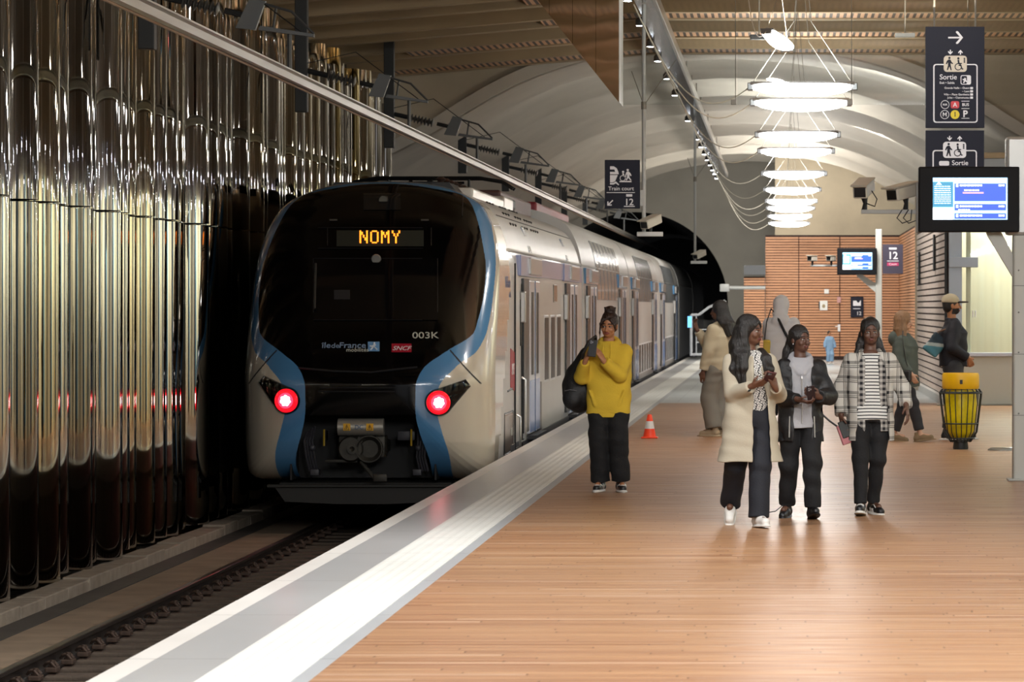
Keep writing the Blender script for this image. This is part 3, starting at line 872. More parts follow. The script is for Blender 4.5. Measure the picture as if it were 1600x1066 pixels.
# side details on the platform side (x = +1.42)
SXW = 1.46
def yy(Y): return Y-NY0
def sbox(Y0, Y1, z0, z1, d=.02, inner=.03): return MB().box(SXW-inner, SXW+d, yy(Y0), yy(Y1), z0-TO.z, z1-TO.z)
def win(Y0, Y1, z0, z1, parent=None):
    f = MB().bbox(SXW-.03, SXW+.006, yy(Y0)-.04, yy(Y1)+.04, z0-.04-TO.z, z1+.04-TO.z, .015).build('window_frame', pbr('window_frame_white', 'dcdddf', .35), train)
    MB().box(SXW-.02, SXW+.010, yy(Y0), yy(Y1), z0-TO.z, z1-TO.z).build('glass_pane', win_m, f)
def door(Y0, first=False, blue=False):
    """double plug door with open pocket look; Y0 near edge of the door frame"""
    W_ = 2.0
    fr_ = MB()
    fr_.box(SXW-.03, SXW+.03, yy(Y0-1.0), yy(Y0-.02), .02-TO.z, 2.02-TO.z)
    fr_.build('door_portal', pbr('portal_black', '101012', .3), train)
    MB().box(SXW-.03, SXW+.03, yy(Y0+W_+.02), yy(Y0+W_+.42), -.05-TO.z, .62-TO.z).build('door_kick_panel', pbr('portal_black', '101012', .3), train)
    for k in (0, 1):
        a = Y0+k*W_/2+.01; c_ = a+W_/2-.02
        d_ = MB().bbox(SXW-.03, SXW+.035, yy(a), yy(c_), -.02-TO.z, 2.0-TO.z, .012).build('door_leaf', door_white, train)
        MB().bbox(SXW+.034, SXW+.04, yy(a+.3), yy(c_-.3), .75-TO.z, 1.85-TO.z, .003).build('door_glass', win_m, d_)
        MB().box(SXW+.034, SXW+.038, yy(a+.04), yy(c_-.04), 0.0-TO.z, .68-TO.z).build('door_stripe', door_blue, d_)
    MB().box(SXW+.03, SXW+.045, yy(Y0+W_/2-.02), yy(Y0+W_/2+.02), -.02-TO.z, 2.0-TO.z).build('door_seal', navy_p, train)
    MB().bbox(SXW-.05, SXW+.03, yy(Y0-1.5), yy(Y0+W_+.5), 2.05-TO.z, 2.32-TO.z, .01).build('door_lintel', blue_p if blue else lav, train)
    MB().bbox(SXW-.05, SXW+.06, yy(Y0-.1), yy(Y0+W_+.1), 2.08-TO.z, 2.30-TO.z, .01).build('door_lamp_box', silver_lo, train)
    MB().box(SXW-.1, SXW+.13, yy(Y0-.02), yy(Y0+W_+.02), -.09-TO.z, -.04-TO.z).build('door_step', dark_grey_m, train)
    # red and yellow/white signal lamp beside the door
    MB().bbox(SXW, SXW+.07, yy(Y0-1.3), yy(Y0-1.12), 1.45-TO.z, 1.85-TO.z, .015).build('door_camera', silver_lo, train)
door(47.2, True); door(56.4)
for Y in (50.6, 52.0, 53.4): win(Y, Y+.85, .62, 1.5)
MB().bbox(SXW-.03, SXW+.01, yy(52.6), yy(53.4), 1.72-TO.z, 1.98-TO.z, .01).build('side_display', pbr('side_display', '4a4744', .2), train)
MB().bbox(SXW-.05, SXW+.008, yy(45.6), yy(60.1), 2.06-TO.z, 2.31-TO.z, .004).build('cantrail_band', lav, train)
roofpanel = pbr('train_white_roof', 'cfcbc2', .3, coat=.4)
for ci, (y0, y1, dz) in enumerate(CARS[1:4]):
    door(y0+1.9, blue=True); door(y0+14.3, blue=True)
    z_ = 1.25
    for k in range(6):
        Y = y0+4.9+k*1.5; win(Y, Y+1.05, .0+.1, .75); 
    # upper deck windows following the curved wall
    for k in range(7):
        Y = y0+4.6+k*1.38
        pts = [p for p in half if 1.72 < p.y < 2.75]; vs = []
        for p in pts:
            zz = p.y+dz*(max(0, p.y-1)/2.1)-TO.z; vs += [(p.x+.012, yy(Y), zz+.004), (p.x+.012, yy(Y+1.12), zz+.004)]
        n = len(vs); vs += [(v[0]-.03, v[1], v[2]-.01) for v in vs]; fs = []
        for i in range(len(pts)-1): a = 2*i; fs += [(a, a+1, a+3, a+2), (n+a, n+a+2, n+a+3, n+a+1), (a, a+2, n+a+2, n+a), (a+1, n+a+1, n+a+3, a+3)]
        fs += [(0, n, n+1, 1), (n-2, n-1, 2*n-1, 2*n-2)]
        MB().add(vs, fs).build('upper_window', pbr('upper_glass', '6f7274', .2, metal=.3, coat=.3), train, smooth=True)
# cab side: door, handrails, equipment hatches, lettering
cdz = MB()
cdz.tube([(SXW+.012, yy(44.9), 2.2-TO.z), (SXW+.012, yy(44.9), -.3-TO.z)], .012, 5)
cdz.tube([(SXW+.012, yy(46.1), 1.95-TO.z), (SXW+.012, yy(46.1), -.3-TO.z)], .012, 5)
cdz.build('cab_door_seam', dark_grey_m, train)
hr = MB()
hr.tube([(SXW+.02, yy(45.9), .75-TO.z), (SXW+.07, yy(45.9), .72-TO.z), (SXW+.07, yy(45.9), -.05-TO.z), (SXW+.02, yy(45.9), -.08-TO.z)], .016, 8)
hr.build('handrail', alu, train, smooth=True); hr = MB()
hr.tube([(SXW+.02, yy(45.0), .3-TO.z), (SXW+.07, yy(45.0), .27-TO.z), (SXW+.07, yy(45.0), -.1-TO.z), (SXW+.02, yy(45.0), -.13-TO.z)], .016, 8)
hr.build('handrail', alu, train, smooth=True)
MB().bbox(SXW-.02, SXW+.012, yy(45.9), yy(46.4), 1.15-TO.z, 1.75-TO.z, .01).build('cab_window', win_m, train)
ht = MB()
for (a, c_, e, f) in ((43.3, 44.7, -.14, .36), (43.35, 44.65, -.35, -.17)):
    for (p0, p1) in (((a, e), (c_, e)), ((c_, e), (c_, f)), ((c_, f), (a, f)), ((a, f), (a, e))):
        ht.tube([(SXW-.0, yy(p0[0]), p0[1]-TO.z), (SXW-.0, yy(p1[0]), p1[1]-TO.z)], .008, 4)
ht.tube([(SXW+.0, yy(43.8), .62-TO.z), (SXW+.0, yy(44.5), .64-TO.z)], .014, 5)
ht.build('hatch_seam', dark_grey_m, train)
hp = MB().bbox(SXW-.05, SXW+.004, yy(43.35), yy(44.65), -.12-TO.z, .34-TO.z, .01).build('equipment_hatch', pbr('hatch_brown_reflection', '8d7a6c', .2, metal=.6), train)  # brown reflection put into the colour of this panel
o = MB().prism([(yy(44.25), .66-TO.z), (yy(44.9), .6-TO.z), (yy(44.9), 1.08-TO.z), (yy(44.25), 1.14-TO.z)], SXW, SXW+.008, 'x').build('sncf_side_plate', pbr('sncf_red', 'a3182e', .4), train)
text_mesh('SNCF', .2, pbr('sncf_white', 'e8e0e0', .4), o, (SXW+.012, yy(44.57), .87-TO.z), rot=(pi/2, 0, pi/2), sx=.85)
text_mesh('îledeFrance', .2, navy_p, train, (SXW+.0, yy(43.9), 1.95-TO.z), rot=(pi/2, 0, pi/2), sx=.8)
text_mesh('mobilités', .1, navy_p, train, (SXW+.0, yy(44.2), 1.8-TO.z), rot=(pi/2, 0, pi/2), sx=.8)
text_mesh('003K', .14, txt_w, train, (SXW+.008, yy(44.4), .1-TO.z), rot=(pi/2, 0, pi/2))
# a dark skirt line above the platform edge and a white gutter along the cantrail
for ci, (y0, y1, dz) in enumerate(CARS[:5]):
    MB().box(SXW-.06, SXW+.012, yy(y0), yy(y1), -.36-TO.z, -.06-TO.z).build('side_skirt', pbr('skirt_grey', '3b3b3d', .5), train)
    zc = 2.36; MB().tube([(SXW-.045+.01, yy(y0), zc-TO.z), (SXW-.045+.01, yy(y1), zc-TO.z)], .022, 6).build('rain_gutter', roofpanel, train)
# roof: louvre holes on the shoulder, fairings, pantograph
def shoulder(Y, t):  # point on the roof shoulder, t 0..1 from cantrail to roof
    pts = [p for p in half if p.y > 2.3]; p = pts[int(t*(len(pts)-1))]; return (p.x, yy(Y), p.y-TO.z)
for gi, Y in enumerate((46.2, 48.3, 50.0)):
    lv = MB()
    for r_ in range(3):
        for c_ in range(3 if gi < 2 else 4):
            x, y_, z = shoulder(Y+c_*.45+r_*.1, .44-.10*r_)
            lv.ball((x-.004, y_, z), (.022, .075, .022), 8, 6)
    lv.build('roof_louvre', under_black, train)
rp = MB(); vs = []
hl = MB()
pts = [shoulder(0, t) for t in (.28, .29, .31)]
for (Y0_, Y1_) in ((44.6, 60.1),):
    x, _, z = shoulder(0, .30); hl.tube([(x, yy(Y0_), z), (x, yy(Y1_), z)], .008, 4)
for Y in (46.9, 52.8, 57.5):
    pass
hl.build('roof_seam', dark_grey_m, train)
for Y in (48.2, 56.6):
    a = [shoulder(Y, .03), shoulder(Y+.5, .03), shoulder(Y+.5, .22), shoulder(Y, .22)]
    MB().add([(p[0]+.012, p[1], p[2]+.006) for p in a]+[(p[0]-.02, p[1], p[2]-.02) for p in a], [(0, 1, 2, 3), (7, 6, 5, 4), (0, 4, 5, 1), (1, 5, 6, 2), (2, 6, 7, 3), (3, 7, 4, 0)]).build('blue_mark', navy_p, train)
eq = MB()
for (a, c_, x0, x1, h) in ((43.9, 45.5, -.5, .55, .02), (46.5, 52, -.9, -.2, .08), (52.5, 53.4, .35, .85, .1), (63, 76, -.5, .5, .16), (81, 92, -.5, .5, .16)):
    eq.bbox(x0, x1, yy(a), yy(c_), 3.08-TO.z, 3.15+h-TO.z, .04)
eq.build('roof_equipment', dark_grey_m, train)
wq = MB()
wq.bbox(.62, .92, yy(45.2), yy(50.2), 2.98-TO.z, 3.16-TO.z, .03); wq.bbox(.55, .9, yy(50.6), yy(52.2), 2.98-TO.z, 3.22-TO.z, .03)
wq.build('roof_fairing', roofpanel, train)
MB().bbox(-.1, .62, yy(53.5), yy(60.0), 3.05-TO.z, 3.40-TO.z, .04).build('maroon_roof_box', pbr('roof_maroon', '5a3a36', .5), train)
MB().bbox(.1, .66, yy(60.8), yy(70), 3.15-TO.z, 3.44-TO.z, .04).build('red_roof_box', pbr('roof_red', '8a2030', .45), train)
ins = MB()
for k in range(9):
    Yk = 44.8+k*.62; ins.lathe([(.03, 0), (.07, .03), (.03, .06), (.07, .09), (.03, .12), (.07, .15), (.03, .18)], (.55, yy(Yk), 3.1-TO.z), 10)
ins.build('roof_insulator', pbr('insulator_brown', '3c2c28', .3), train, smooth=True)
pg = MB()
Yp = 52.0
pg.tube([(-.75, yy(Yp), 3.2-TO.z), (-.3, yy(Yp-2.6), 3.38-TO.z)], .03, 6); pg.tube([(.35, yy(Yp), 3.2-TO.z), (.1, yy(Yp-2.6), 3.38-TO.z)], .03, 6)
for dy in (-.18, .18):
    yk = yy(47.0)+dy
    pg.tube([(-1.15, yk+2, 3.26-TO.z), (-1.0, yk+2, 3.36-TO.z), (-.7, yk+2, 3.41-TO.z), (.7, yk+2, 3.41-TO.z), (1.0, yk+2, 3.36-TO.z), (1.15, yk+2, 3.26-TO.z)], .026, 6)
pg.tube([(-.5, yy(48.7), 3.34-TO.z), (.5, yy(48.7), 3.34-TO.z)], .02, 6)
pg.tube([(.0, yy(Yp), 3.15-TO.z), (0, yy(49.0), 3.38-TO.z)], .04, 6)
for s in (-.55, .55): pg.tube([(s, yy(48.85), 3.40-TO.z), (s, yy(48.85), 3.1-TO.z)], .02, 6)
pg.build('pantograph', pbr('pantograph_black', '16181a', .4, metal=.4), train, smooth=True)
# dark low fairing visible over the nose roof
fa = MB().prism([(-.8, 3.08-TO.z), (-.7, 3.19-TO.z), (.7, 3.19-TO.z), (.8, 3.08-TO.z)], yy(44.2), yy(45.6)); fa.build('roof_cowl', dark_grey_m, train)
# ================================================================== fittings of the hall
lampwhite = pbr('lamp_white', 'ffffff', .5, emit='fffaf4', es=40)
clear_rim = pbr('lamp_rim', '8f9194', .3, metal=.6)
wire_m = pbr('wire_grey', '77736a', .5, metal=.3)
cable_m = pbr('cable_white', 'c9c2b2', .5)
white_txt = pbr('sign_white', 'd9d9de', .5)
navy_sign = pbr('sign_navy', '161827', .6, spec=.25)
LAMPS = [(Y, 4.2) for Y in (41.4, 44.6, 52.9, 58.4, 68.3, 77.6, 86.2, 92.1, 100.5, 109)]
VLX = .25
lp = empty('pendant_lamp', (VLX, 43, 4.2), 0, 'x', 'ceiling lamp', 'pendant lamps hung in a row over the platform')
b = MB(); nx, ny = 12, 5; vs = []; fs = []
for half_, sg in ((0, -1), (1, 1)):
    o = len(vs)
    for i in range(nx+1):
        u = -1+2*i/nx; h = (.105 if sg < 0 else .018)*math.sqrt(max(0, 1-u*u*.96))
        for j in range(ny+1):
            v = -1+2*j/ny; vs.append((u*.56, v*.17*math.sqrt(max(.03, 1-u*u*.6)), sg*(h*math.sqrt(max(0, 1-v*v))+.012)))
    for i in range(nx):
        for j in range(ny):
            a = o+i*(ny+1)+j; q_ = (a, a+1, a+ny+2, a+ny+1); fs.append(q_ if sg < 0 else q_[::-1])
b.add(vs, fs); b.build('diffuser', lampwhite, lp, smooth=True, fix=False)
b = MB()
b.tube([(-.60, -.1, .03), (.60, -.1, .03)], .02, 6); b.tube([(-.60, .1, .03), (.60, .1, .03)], .02, 6); b.tube([(-.60, 0, .04), (.60, 0, .04)], .02, 6)
for s in (-1, 1): b.bbox(s*.6-.035, s*.6+.035, -.09, .09, -.05, .04, .01)
b.build('housing', clear_rim, lp)
b = MB()
for s in (-1, 1): b.tube([(s*.58, 0, .03), (s*.1, 0, .75), (0, 0, 1.86)], .004, 4)
b.build('suspension_wire', wire_m, lp)
b = MB()
pts = []
for i in range(17):
    f = i/16; pts.append((-.6-(1.35)*f, 0, .0+.95*f*f*1.0-.35*sin(pi*f)))
b.tube(pts, .008, 5); b.build('supply_cable', cable_m, lp, smooth=True)
names = ['topmost and widest', 'second from the top', 'third from the top', 'fourth from the top', 'fifth from the top', 'sixth from the top', 'fourth from the far end', 'third from the far end', 'second from the far end', 'farthest and lowest']
up = bpy.data.lights.new('lamp_uplight', 'AREA'); up.shape = 'RECTANGLE'; up.size = 1.0; up.size_y = .25; up.energy = 70; up.color = (1, .98, .95)
uo = bpy.data.objects.new('uplight', up); col.objects.link(uo); uo.parent = lp; uo.location = (0, 0, .16); uo.rotation_euler = (pi, 0, 0)
for i, (Y, z) in enumerate(LAMPS):
    c_ = lp if i == 0 else copy_tree(lp)
    c_.location = (VLX, Y, z); c_['label'] = 'bright bowl-shaped pendant lamp, '+names[i]+' of the row over the platform'
c_ = copy_tree(lp); c_.location = (PX(1215, 36), 36, PZ(62, 36)); c_.rotation_euler = (0, R(10), R(72)); c_.scale = (.6, .6, .6); c_['label'] = 'small tilted bright lamp near the top edge, above the row of pendant lamps'

# small cool downlights added out of view for tube glints and floor light
dn = empty('added_downlight', (5.0, 4, 3.7), 0, 'small cool white downlight added out of view for glints in the tubes', 'ceiling lamp', 'added downlights out of view')
MB().lathe([(.05, 0), (.10, -.04), (.10, -.10), (.09, -.10)], n=12).build('lamp_body', dark_grey_m, dn); MB().lathe([(0, -.115), (.06, -.108), (.06, -.09), (0, -.09)], n=10).build('lens', pbr('added_downlight_glow', 'ffffff', .4, emit='e2ecff', es=420), dn)
MB().tube([(0, 0, 0), (0, 0, 1.55)], .012, 5).build('rod', wire_m, dn)
k = 0
for X_ in (4.6, 5.6):
    for Y in range(6, 60, 4):
        c_ = copy_tree(dn); c_.location = (X_, Y+(2 if X_ > 5 else 0), 3.7 if X_ < 5 else 3.3); k += 1

for Y in range(1, 21, 3):  # further added row above the near floor, out of view
    c_ = copy_tree(dn); c_.location = (1.5, Y, 4.5)

# suspended tray with small spotlights
TRX = -1.62
tray = empty('lighting_tray', (TRX-.17, 76, 5.65), 0, 'long polished metal lighting tray hung under the vault, lined with small spotlights', 'lighting tray')
MB().bbox(-.12, .17, -34, 33, -.02, .05, .01).build('tray', pbr('tray_metal', '9a9da0', .12, metal=1), tray)
MB().bbox(.14, .19, -34, 33, -.06, .10, .01).build('side_rail', alu, tray)
h_ = MB()
for k in range(17): h_.tube([(0, -32+4*k, .05), (0, -32+4*k, .75)], .012, 5)
h_.build('hanger', wire_m, tray)
spot_e = pbr('spot_glow', 'ffffff', .4, emit='eef4ff', es=35)
sp0 = empty('spotlight', (0, 0, 0), 0, 'small round white spotlight under the edge of the long metal lighting tray', 'spotlight', 'spotlights under the lighting tray')
MB().lathe([(.03, 0), (.06, -.03), (.065, -.11), (.055, -.115)], n=14).build('lamp_body', dark_grey_m, sp0, smooth=True)
MB().lathe([(0, -.118), (.05, -.118), (.05, -.1), (0, -.1)], n=12).build('lens', spot_e, sp0)
ys = [45.6, 49.6, 53.6, 56.8, 61.2, 66, 75, 83.3, 87.3, 91.4, 95, 98.5, 102, 105, 108.5]
for i, Y in enumerate(ys):
    c_ = sp0 if i == 0 else copy_tree(sp0); c_.location = (TRX-.33, Y, 5.66)
for i, Y in enumerate(ys): pass
br = MB()
for Y in ys: br.box(TRX-.36, TRX-.26, Y-.02, Y+.02, 5.65-5.65, .02)
# arm brackets belong to the tray
for v in range(len(br.v)): br.v[v] = (br.v[v][0]-(TRX-.17), br.v[v][1]-76, br.v[v][2])
br.build('spot_bracket', wire_m, tray)

# surveillance camera builder (nose towards -y)
def cctv(parent, M, shade='c4c0b4', s=1.0):
    hb = MB(); hb.bbox(-.06*s, .06*s, -.19*s, .17*s, -.05*s, .055*s, .015, M=M)
    o = hb.build('camera_housing', pbr('cctv_shell', shade, .45), parent)
    MB().bbox(-.07*s, .07*s, -.24*s, .15*s, .055*s, .07*s, .005, M=M).build('sun_hood', pbr('cctv_hood', 'b0ab9e', .45), parent)
    MB().bbox(-.047*s, .047*s, -.197*s, -.18*s, -.037*s, .04*s, .004, M=M).build('camera_window', black_plastic, parent)
def pole_cam(Y, px, ytop, ybot, label, ctype):
    X = PX(px, Y); zb = PZ(ybot, Y); zt = PZ(ytop, Y)
    e = empty('hanging_camera_pole', (X, Y, zb), 0, label, 'camera pole')
    MB().tube([(0, 0, 0), (0, 0, 5.62-zb)], .028, 10).build('pole', greypaint, e, smooth=True)
    a = MB(); zf = PZ(ctype, Y)-zb
    a.tube([(0, 0, zf), (.0-.16, 0, zf+.45)], .005, 4); a.tube([(0, 0, zf), (.42, 0, zf+.6)], .005, 4); a.tube([(0, 0, zf-.05), (0, 0, zf+.05)], .036, 10)
    a.build('stay_wire', wire_m, e)
    MB().bbox(-.09, .25, -.07, .07, -.03, .03, .008).build('bracket', pbr('bracket_white', 'c5c6c4', .4), e)
    MB().tube([(.09, 0, .03), (.09, 0, .09)], .02, 8).build('mount', dark_grey_m, e)
    cctv(e, Matrix.Translation((.1, 0, .16)) @ Matrix.Rotation(R(-28), 4, 'Z') @ Matrix.Rotation(R(14), 4, 'X'), s=1.05)
    return e, X, zb
e1, X1, Z1 = pole_cam(47, 1006, 0, 366, 'grey hanging pole carrying a white camera beside the short train sign', 165)
e2, X2, Z2 = pole_cam(75, 1086, 175, 410, 'grey hanging pole with a white camera, further down the platform', 280)
# train court sign
sg = empty('short_train_sign', (0, 0, 0), 0, 'dark navy hanging sign reading Train court with a train pictogram and number 12', 'sign')
Ys = 47; sg.location = (PX(972.5, Ys), Ys, PZ(288, Ys))
u = Ys/F   # metres per photo pixel at the sign
def SG(x, y): return ((x-972.5)*u, (288-y)*u)
MB().bbox(-27.5*u, 27.5*u, -.02, .02, -38*u, 38*u, .004).build('panel', navy_sign, sg)
cl = MB(); cl.bbox(27.5*u, 33*u, -.03, .03, -34*u, -9*u, .005); cl.build('clamp', greypaint, sg)
def polyfig(parent, pts_list, mat, conv, y0=-.026, y1=-.02, name='pictogram'):
    m = MB()
    for P in pts_list: m.prism([conv(*p) for p in P], y0, y1)
    return m.build(name, mat, parent)
def zc(x, y): # zoom crop coordinates of the sign -> sign plane
    return SG(840+x/3.23, y/3.23)
fig = polyfig(sg, [[(366, 840), (385, 840), (400, 850), (408, 868), (410, 880), (366, 880), (366, 868), (392, 868), (388, 856), (366, 856)], [(366, 884), (405, 884), (392, 915), (380, 921), (366, 921)], [(366, 924), (382, 924), (396, 916), (412, 932), (408, 936), (395, 926), (384, 932), (366, 932)],
     [(414, 914), (474, 914), (474, 920), (414, 920)], [(449, 868), (460, 866), (470, 876), (474, 888), (470, 889), (463, 880), (464, 895), (474, 910), (469, 912), (458, 898), (450, 912), (445, 910), (452, 893), (452, 878), (446, 888), (442, 886)],
     [(428, 875), (436, 875), (438, 888), (448, 889), (448, 893), (436, 893), (430, 888)]], white_txt, zc)
m = MB()
for (cx, cy, r_) in ((455, 859, 6), (432, 868, 5.5)):
    x, z = zc(cx, cy); m.lathe([(0, -.026), (r_/3.23*u, -.026), (r_/3.23*u, -.02), (0, -.02)], (x, 0, z), 14, 'y')
x, z = zc(430, 900); m.lathe([(12/3.23*u, -.026), (15/3.23*u, -.026), (15/3.23*u, -.02), (12/3.23*u, -.02)], (x, 0, z), 20, 'y', caps=False)
m.build('pictogram_heads', white_txt, sg)
text_mesh('Train court', 8.6*u, white_txt, sg, (*[SG(970.5, 295)[0]], -.022, SG(970, 295)[1]), bold=.0015)
text_mesh('12', 14.5*u, white_txt, sg, (SG(983, 316.3)[0], -.022, SG(983, 316.3)[1]), bold=.004)
m = MB(); 
for (x0, x1, y0, y1) in ((948, 992, 300.6, 301.6), (975, 992, 322, 323.3), (978.5, 988, 303.6, 307.4)):
    a, b_ = SG(x0, y1), SG(x1, y0); m.box(a[0], b_[0], -.025, -.02, a[1], b_[1])
m.prism([SG(949, 321.5), SG(949, 315), SG(951, 315), SG(951, 318.3), SG(957, 312.5), SG(958.3, 313.8), SG(952.4, 319.6), SG(956, 319.6), SG(956, 321.5)], -.025, -.02)
m.build('sign_lines', white_txt, sg)

# ------------------------------------------------ large exit sign hanging at the right
def exit_sign(Y, x0, x1, y0, y1, label, full):
    u = Y/F; cx, cy = (x0+x1)/2, (y0+y1)/2
    s_ = empty('exit_sign', (PX(cx, Y), Y, PZ(cy, Y)), 0, label, 'sign')
    hw, hh = (x1-x0)/2*u, (y1-y0)/2*u
    MB().bbox(-hw, hw, -.03, .03, -hh, hh, .004).build('panel', navy_sign, s_)
    Y0 = 204 if not full else 42
    def c(x, y): return ((x-cx)*u, (cy-y)*u)
    def z5(x, y): return c(1430+x/4.44, 30+y/4.44)
    off = 0 if full else 597   # second panel repeats the first one lower
    def q(x, y): return z5(x-(5 if not full else 0), y+off)
    def hor(pts): return [q(*p) for p in pts]
    ln = MB()
    def roundrect(x0, y0, x1, y1, r, wd):
        P = []
        for (ax, ay, a0) in ((x1-r, y0+r, -90), (x1-r, y1-r, 0), (x0+r, y1-r, 90), (x0+r, y0+r, 180)):
            for k in range(5):
                a = R(a0+90*k/4); P.append((ax+r*cos(a), ay+r*sin(a)))
        return P
    bot = 715 if full else 560
    inner = roundrect(133, 320, 424, 712 if full else 900, 14, 0); outer = roundrect(124, 312, 432, 720 if full else 908, 20, 0)
    zmin = -hh+.004
    def clampz(p): return (p[0], max(p[1], zmin))
    n = len(inner); vs = [(*clampz(q(*p)),) for p in outer]+[(*clampz(q(*p)),) for p in inner]
    vs3 = [(a, -.036, b_) for a, b_ in vs]
    ln.add(vs3, [(i, (i+1) % n, n+(i+1) % n, n+i) for i in range(n)])
    ln.build('frame_line', white_txt, s_)
    pk = MB().prism(hor(roundrect(197, 255, 357, 367, 22, 0)), -.042, -.03).build('pictogram_plate', pbr('sign_cream', 'c9bfae', .5) if full else white_txt, s_)
    f = MB()
    for P in ([(228, 282), (243, 282), (252, 300), (262, 308), (258, 314), (244, 308), (246, 325), (252, 355), (244, 356), (236, 330), (226, 356), (218, 354), (226, 322), (226, 300), (218, 315), (211, 312), (218, 292)],
              [(292, 284), (304, 284), (306, 305), (322, 306), (323, 312), (300, 314), (294, 304)], [(300, 318), (318, 318), (326, 344), (332, 343), (333, 350), (322, 352), (312, 326), (300, 326)]):
        f.prism([q(*p) for p in P], -.046, -.042)
    for (x, y, r_) in ((236, 271, 8), (298, 274, 8)):
        a, b_ = q(x, y); f.lathe([(0, -.046), (r_/4.44*u, -.046), (r_/4.44*u, -.042), (0, -.042)], (a, 0, b_), 14, 'y')
    a, b_ = q(297, 332); f.lathe([(19/4.44*u, -.045), (25/4.44*u, -.045), (25/4.44*u, -.042), (19/4.44*u, -.042)], (a, 0, b_), 20, 'y', caps=False)
    for k in range(3): a, b_ = q(340, 275+12*k); f.box(a-.008, a+.008, -.045, -.042, b_-.008, b_+.008)
    f.build('pictogram', navy_sign, pk)
    ar = MB()
    for (x, up) in ((243, False), (313, True)):
        P = [(x-4, 214), (x+4, 214), (x+4, 232), (x+14, 222), (x+16, 230), (x, 247), (x-16, 230), (x-14, 222), (x-4, 232)]
        if up: P = [(a, 461-b_) for a, b_ in P]
        ar.prism([q(*p) for p in P], -.035, -.03)
    if full:
        ar.prism([q(*p) for p in [(228, 124), (308, 124), (280, 92), (286, 84), (296, 86), (331, 129), (296, 172), (286, 173), (280, 166), (308, 135), (228, 135)]], -.035, -.03)
    ar.build('arrow', white_txt, s_)
    def T(t, h, x, y, align='CENTER', mat=white_txt, bold=.001, p=s_, d=-.034):
        a, b_ = q(x, y); return text_mesh(t, h/4.44*u*1.38, mat, p, (a, d, b_), align=align, bold=bold, ext=.001)
    if full:
        T('Sortie', 36, 168, 404, 'LEFT', bold=.002)
        T('Exit • Salida', 16, 168, 443, 'LEFT')
        T('Grande Halle – Ouest', 14, 375, 479, 'RIGHT'); T('– Lent', 14, 375, 502, 'RIGHT'); T('Ville – Place Gambetta', 14, 375, 524, 'RIGHT'); T('Jules – Clemenceau', 14, 375, 546, 'RIGHT')
        bl = MB()
        for k in range(4): bl.prism([q(*p) for p in [(380, 472+22*k), (400, 472+22*k), (400, 487+22*k), (380, 487+22*k)]], -.034, -.03)
        for (x, y) in ((320, 568), (320, 619), (320, 687)): bl.prism([q(*p) for p in [(x, y), (x+55, y), (x+55, y+4), (x, y+4)]], -.034, -.03)
        bl.prism([q(*p) for p in roundrect(314, 390, 386, 455, 12, 0)], -.034, -.03)
        bl.build('sign_blocks', white_txt, s_)
        dk = MB(); dk.prism([q(*p) for p in roundrect(319, 395, 358, 450, 9, 0)], -.037, -.034); dk.build('exit_cutout', navy_sign, s_)
        rn = MB(); rn.prism([q(*p) for p in [(340, 408), (350, 410), (352, 425), (362, 432), (356, 440), (345, 432), (338, 446), (331, 442), (338, 426), (328, 424), (328, 416), (338, 416)]], -.039, -.037); rn.build('running_figure', white_txt, s_)
        def disc(x, y, r_, mat, nm, d0=-.036):
            a, b_ = q(x, y); m = MB().lathe([(0, d0), (r_/4.44*u, d0), (r_/4.44*u, -.03), (0, -.03)], (a, 0, b_), 28, 'y'); return m.build(nm, mat, s_)
        disc(204, 663, 31, white_txt, 'metro_ring'); o = disc(204, 663, 27, navy_sign, 'metro_disc', -.038); T('M', 30, 204, 664, d=-.04, bold=.002)
        disc(275, 663, 31, pbr('line_yellow', 'd9c21a', .5), 'line_disc'); T('1', 34, 275, 663, mat=navy_sign, d=-.038, bold=.004)
        MB().prism([q(*p) for p in roundrect(246, 570, 304, 620, 12, 0)], -.036, -.03).build('line_plate', pbr('line_red', 'c1323c', .5), s_)
        T('A', 30, 275, 596, d=-.038, bold=.003)
        disc(206, 594, 30, white_txt, 'rer_ring'); disc(206, 594, 26, navy_sign, 'rer_disc', -.038); T('RER', 14, 206, 595, d=-.04, bold=.001)
        T('BUS', 20, 348, 595, bold=.003); T('P', 46, 346, 660, bold=.008)
    else:
        T('Sortie', 34, 315, 402, bold=.002)
        bl = MB(); bl.prism([q(*p) for p in roundrect(170, 388, 240, 420, 10, 0)], -.034, -.03); bl.build('sign_blocks', white_txt, s_)
    # hanger rods up to the ceiling
    hg = MB()
    for sx in (-1, 1): hg.tube([(sx*hw*.7, 0, hh), (sx*hw*.7, 0, 6.0-PZ(cy, Y))], .012, 6)
    hg.build('hanger_rod', wire_m, s_)
    return s_
exit_sign(40, 1446, 1538, 42, 200, 'upper navy exit sign with right arrow, lift pictograms, Sortie, M, 1 and P', True)
exit_sign(40.0, 1446, 1537.5, 204, 300, 'lower navy exit sign reading Sortie, half hidden behind the departure screen', False)
for o in bpy.data.objects:
    if o.name == 'exit_sign.001':
        for ch in o.children:
            if ch.name.startswith('hanger_rod'): bpy.data.objects.remove(ch); break

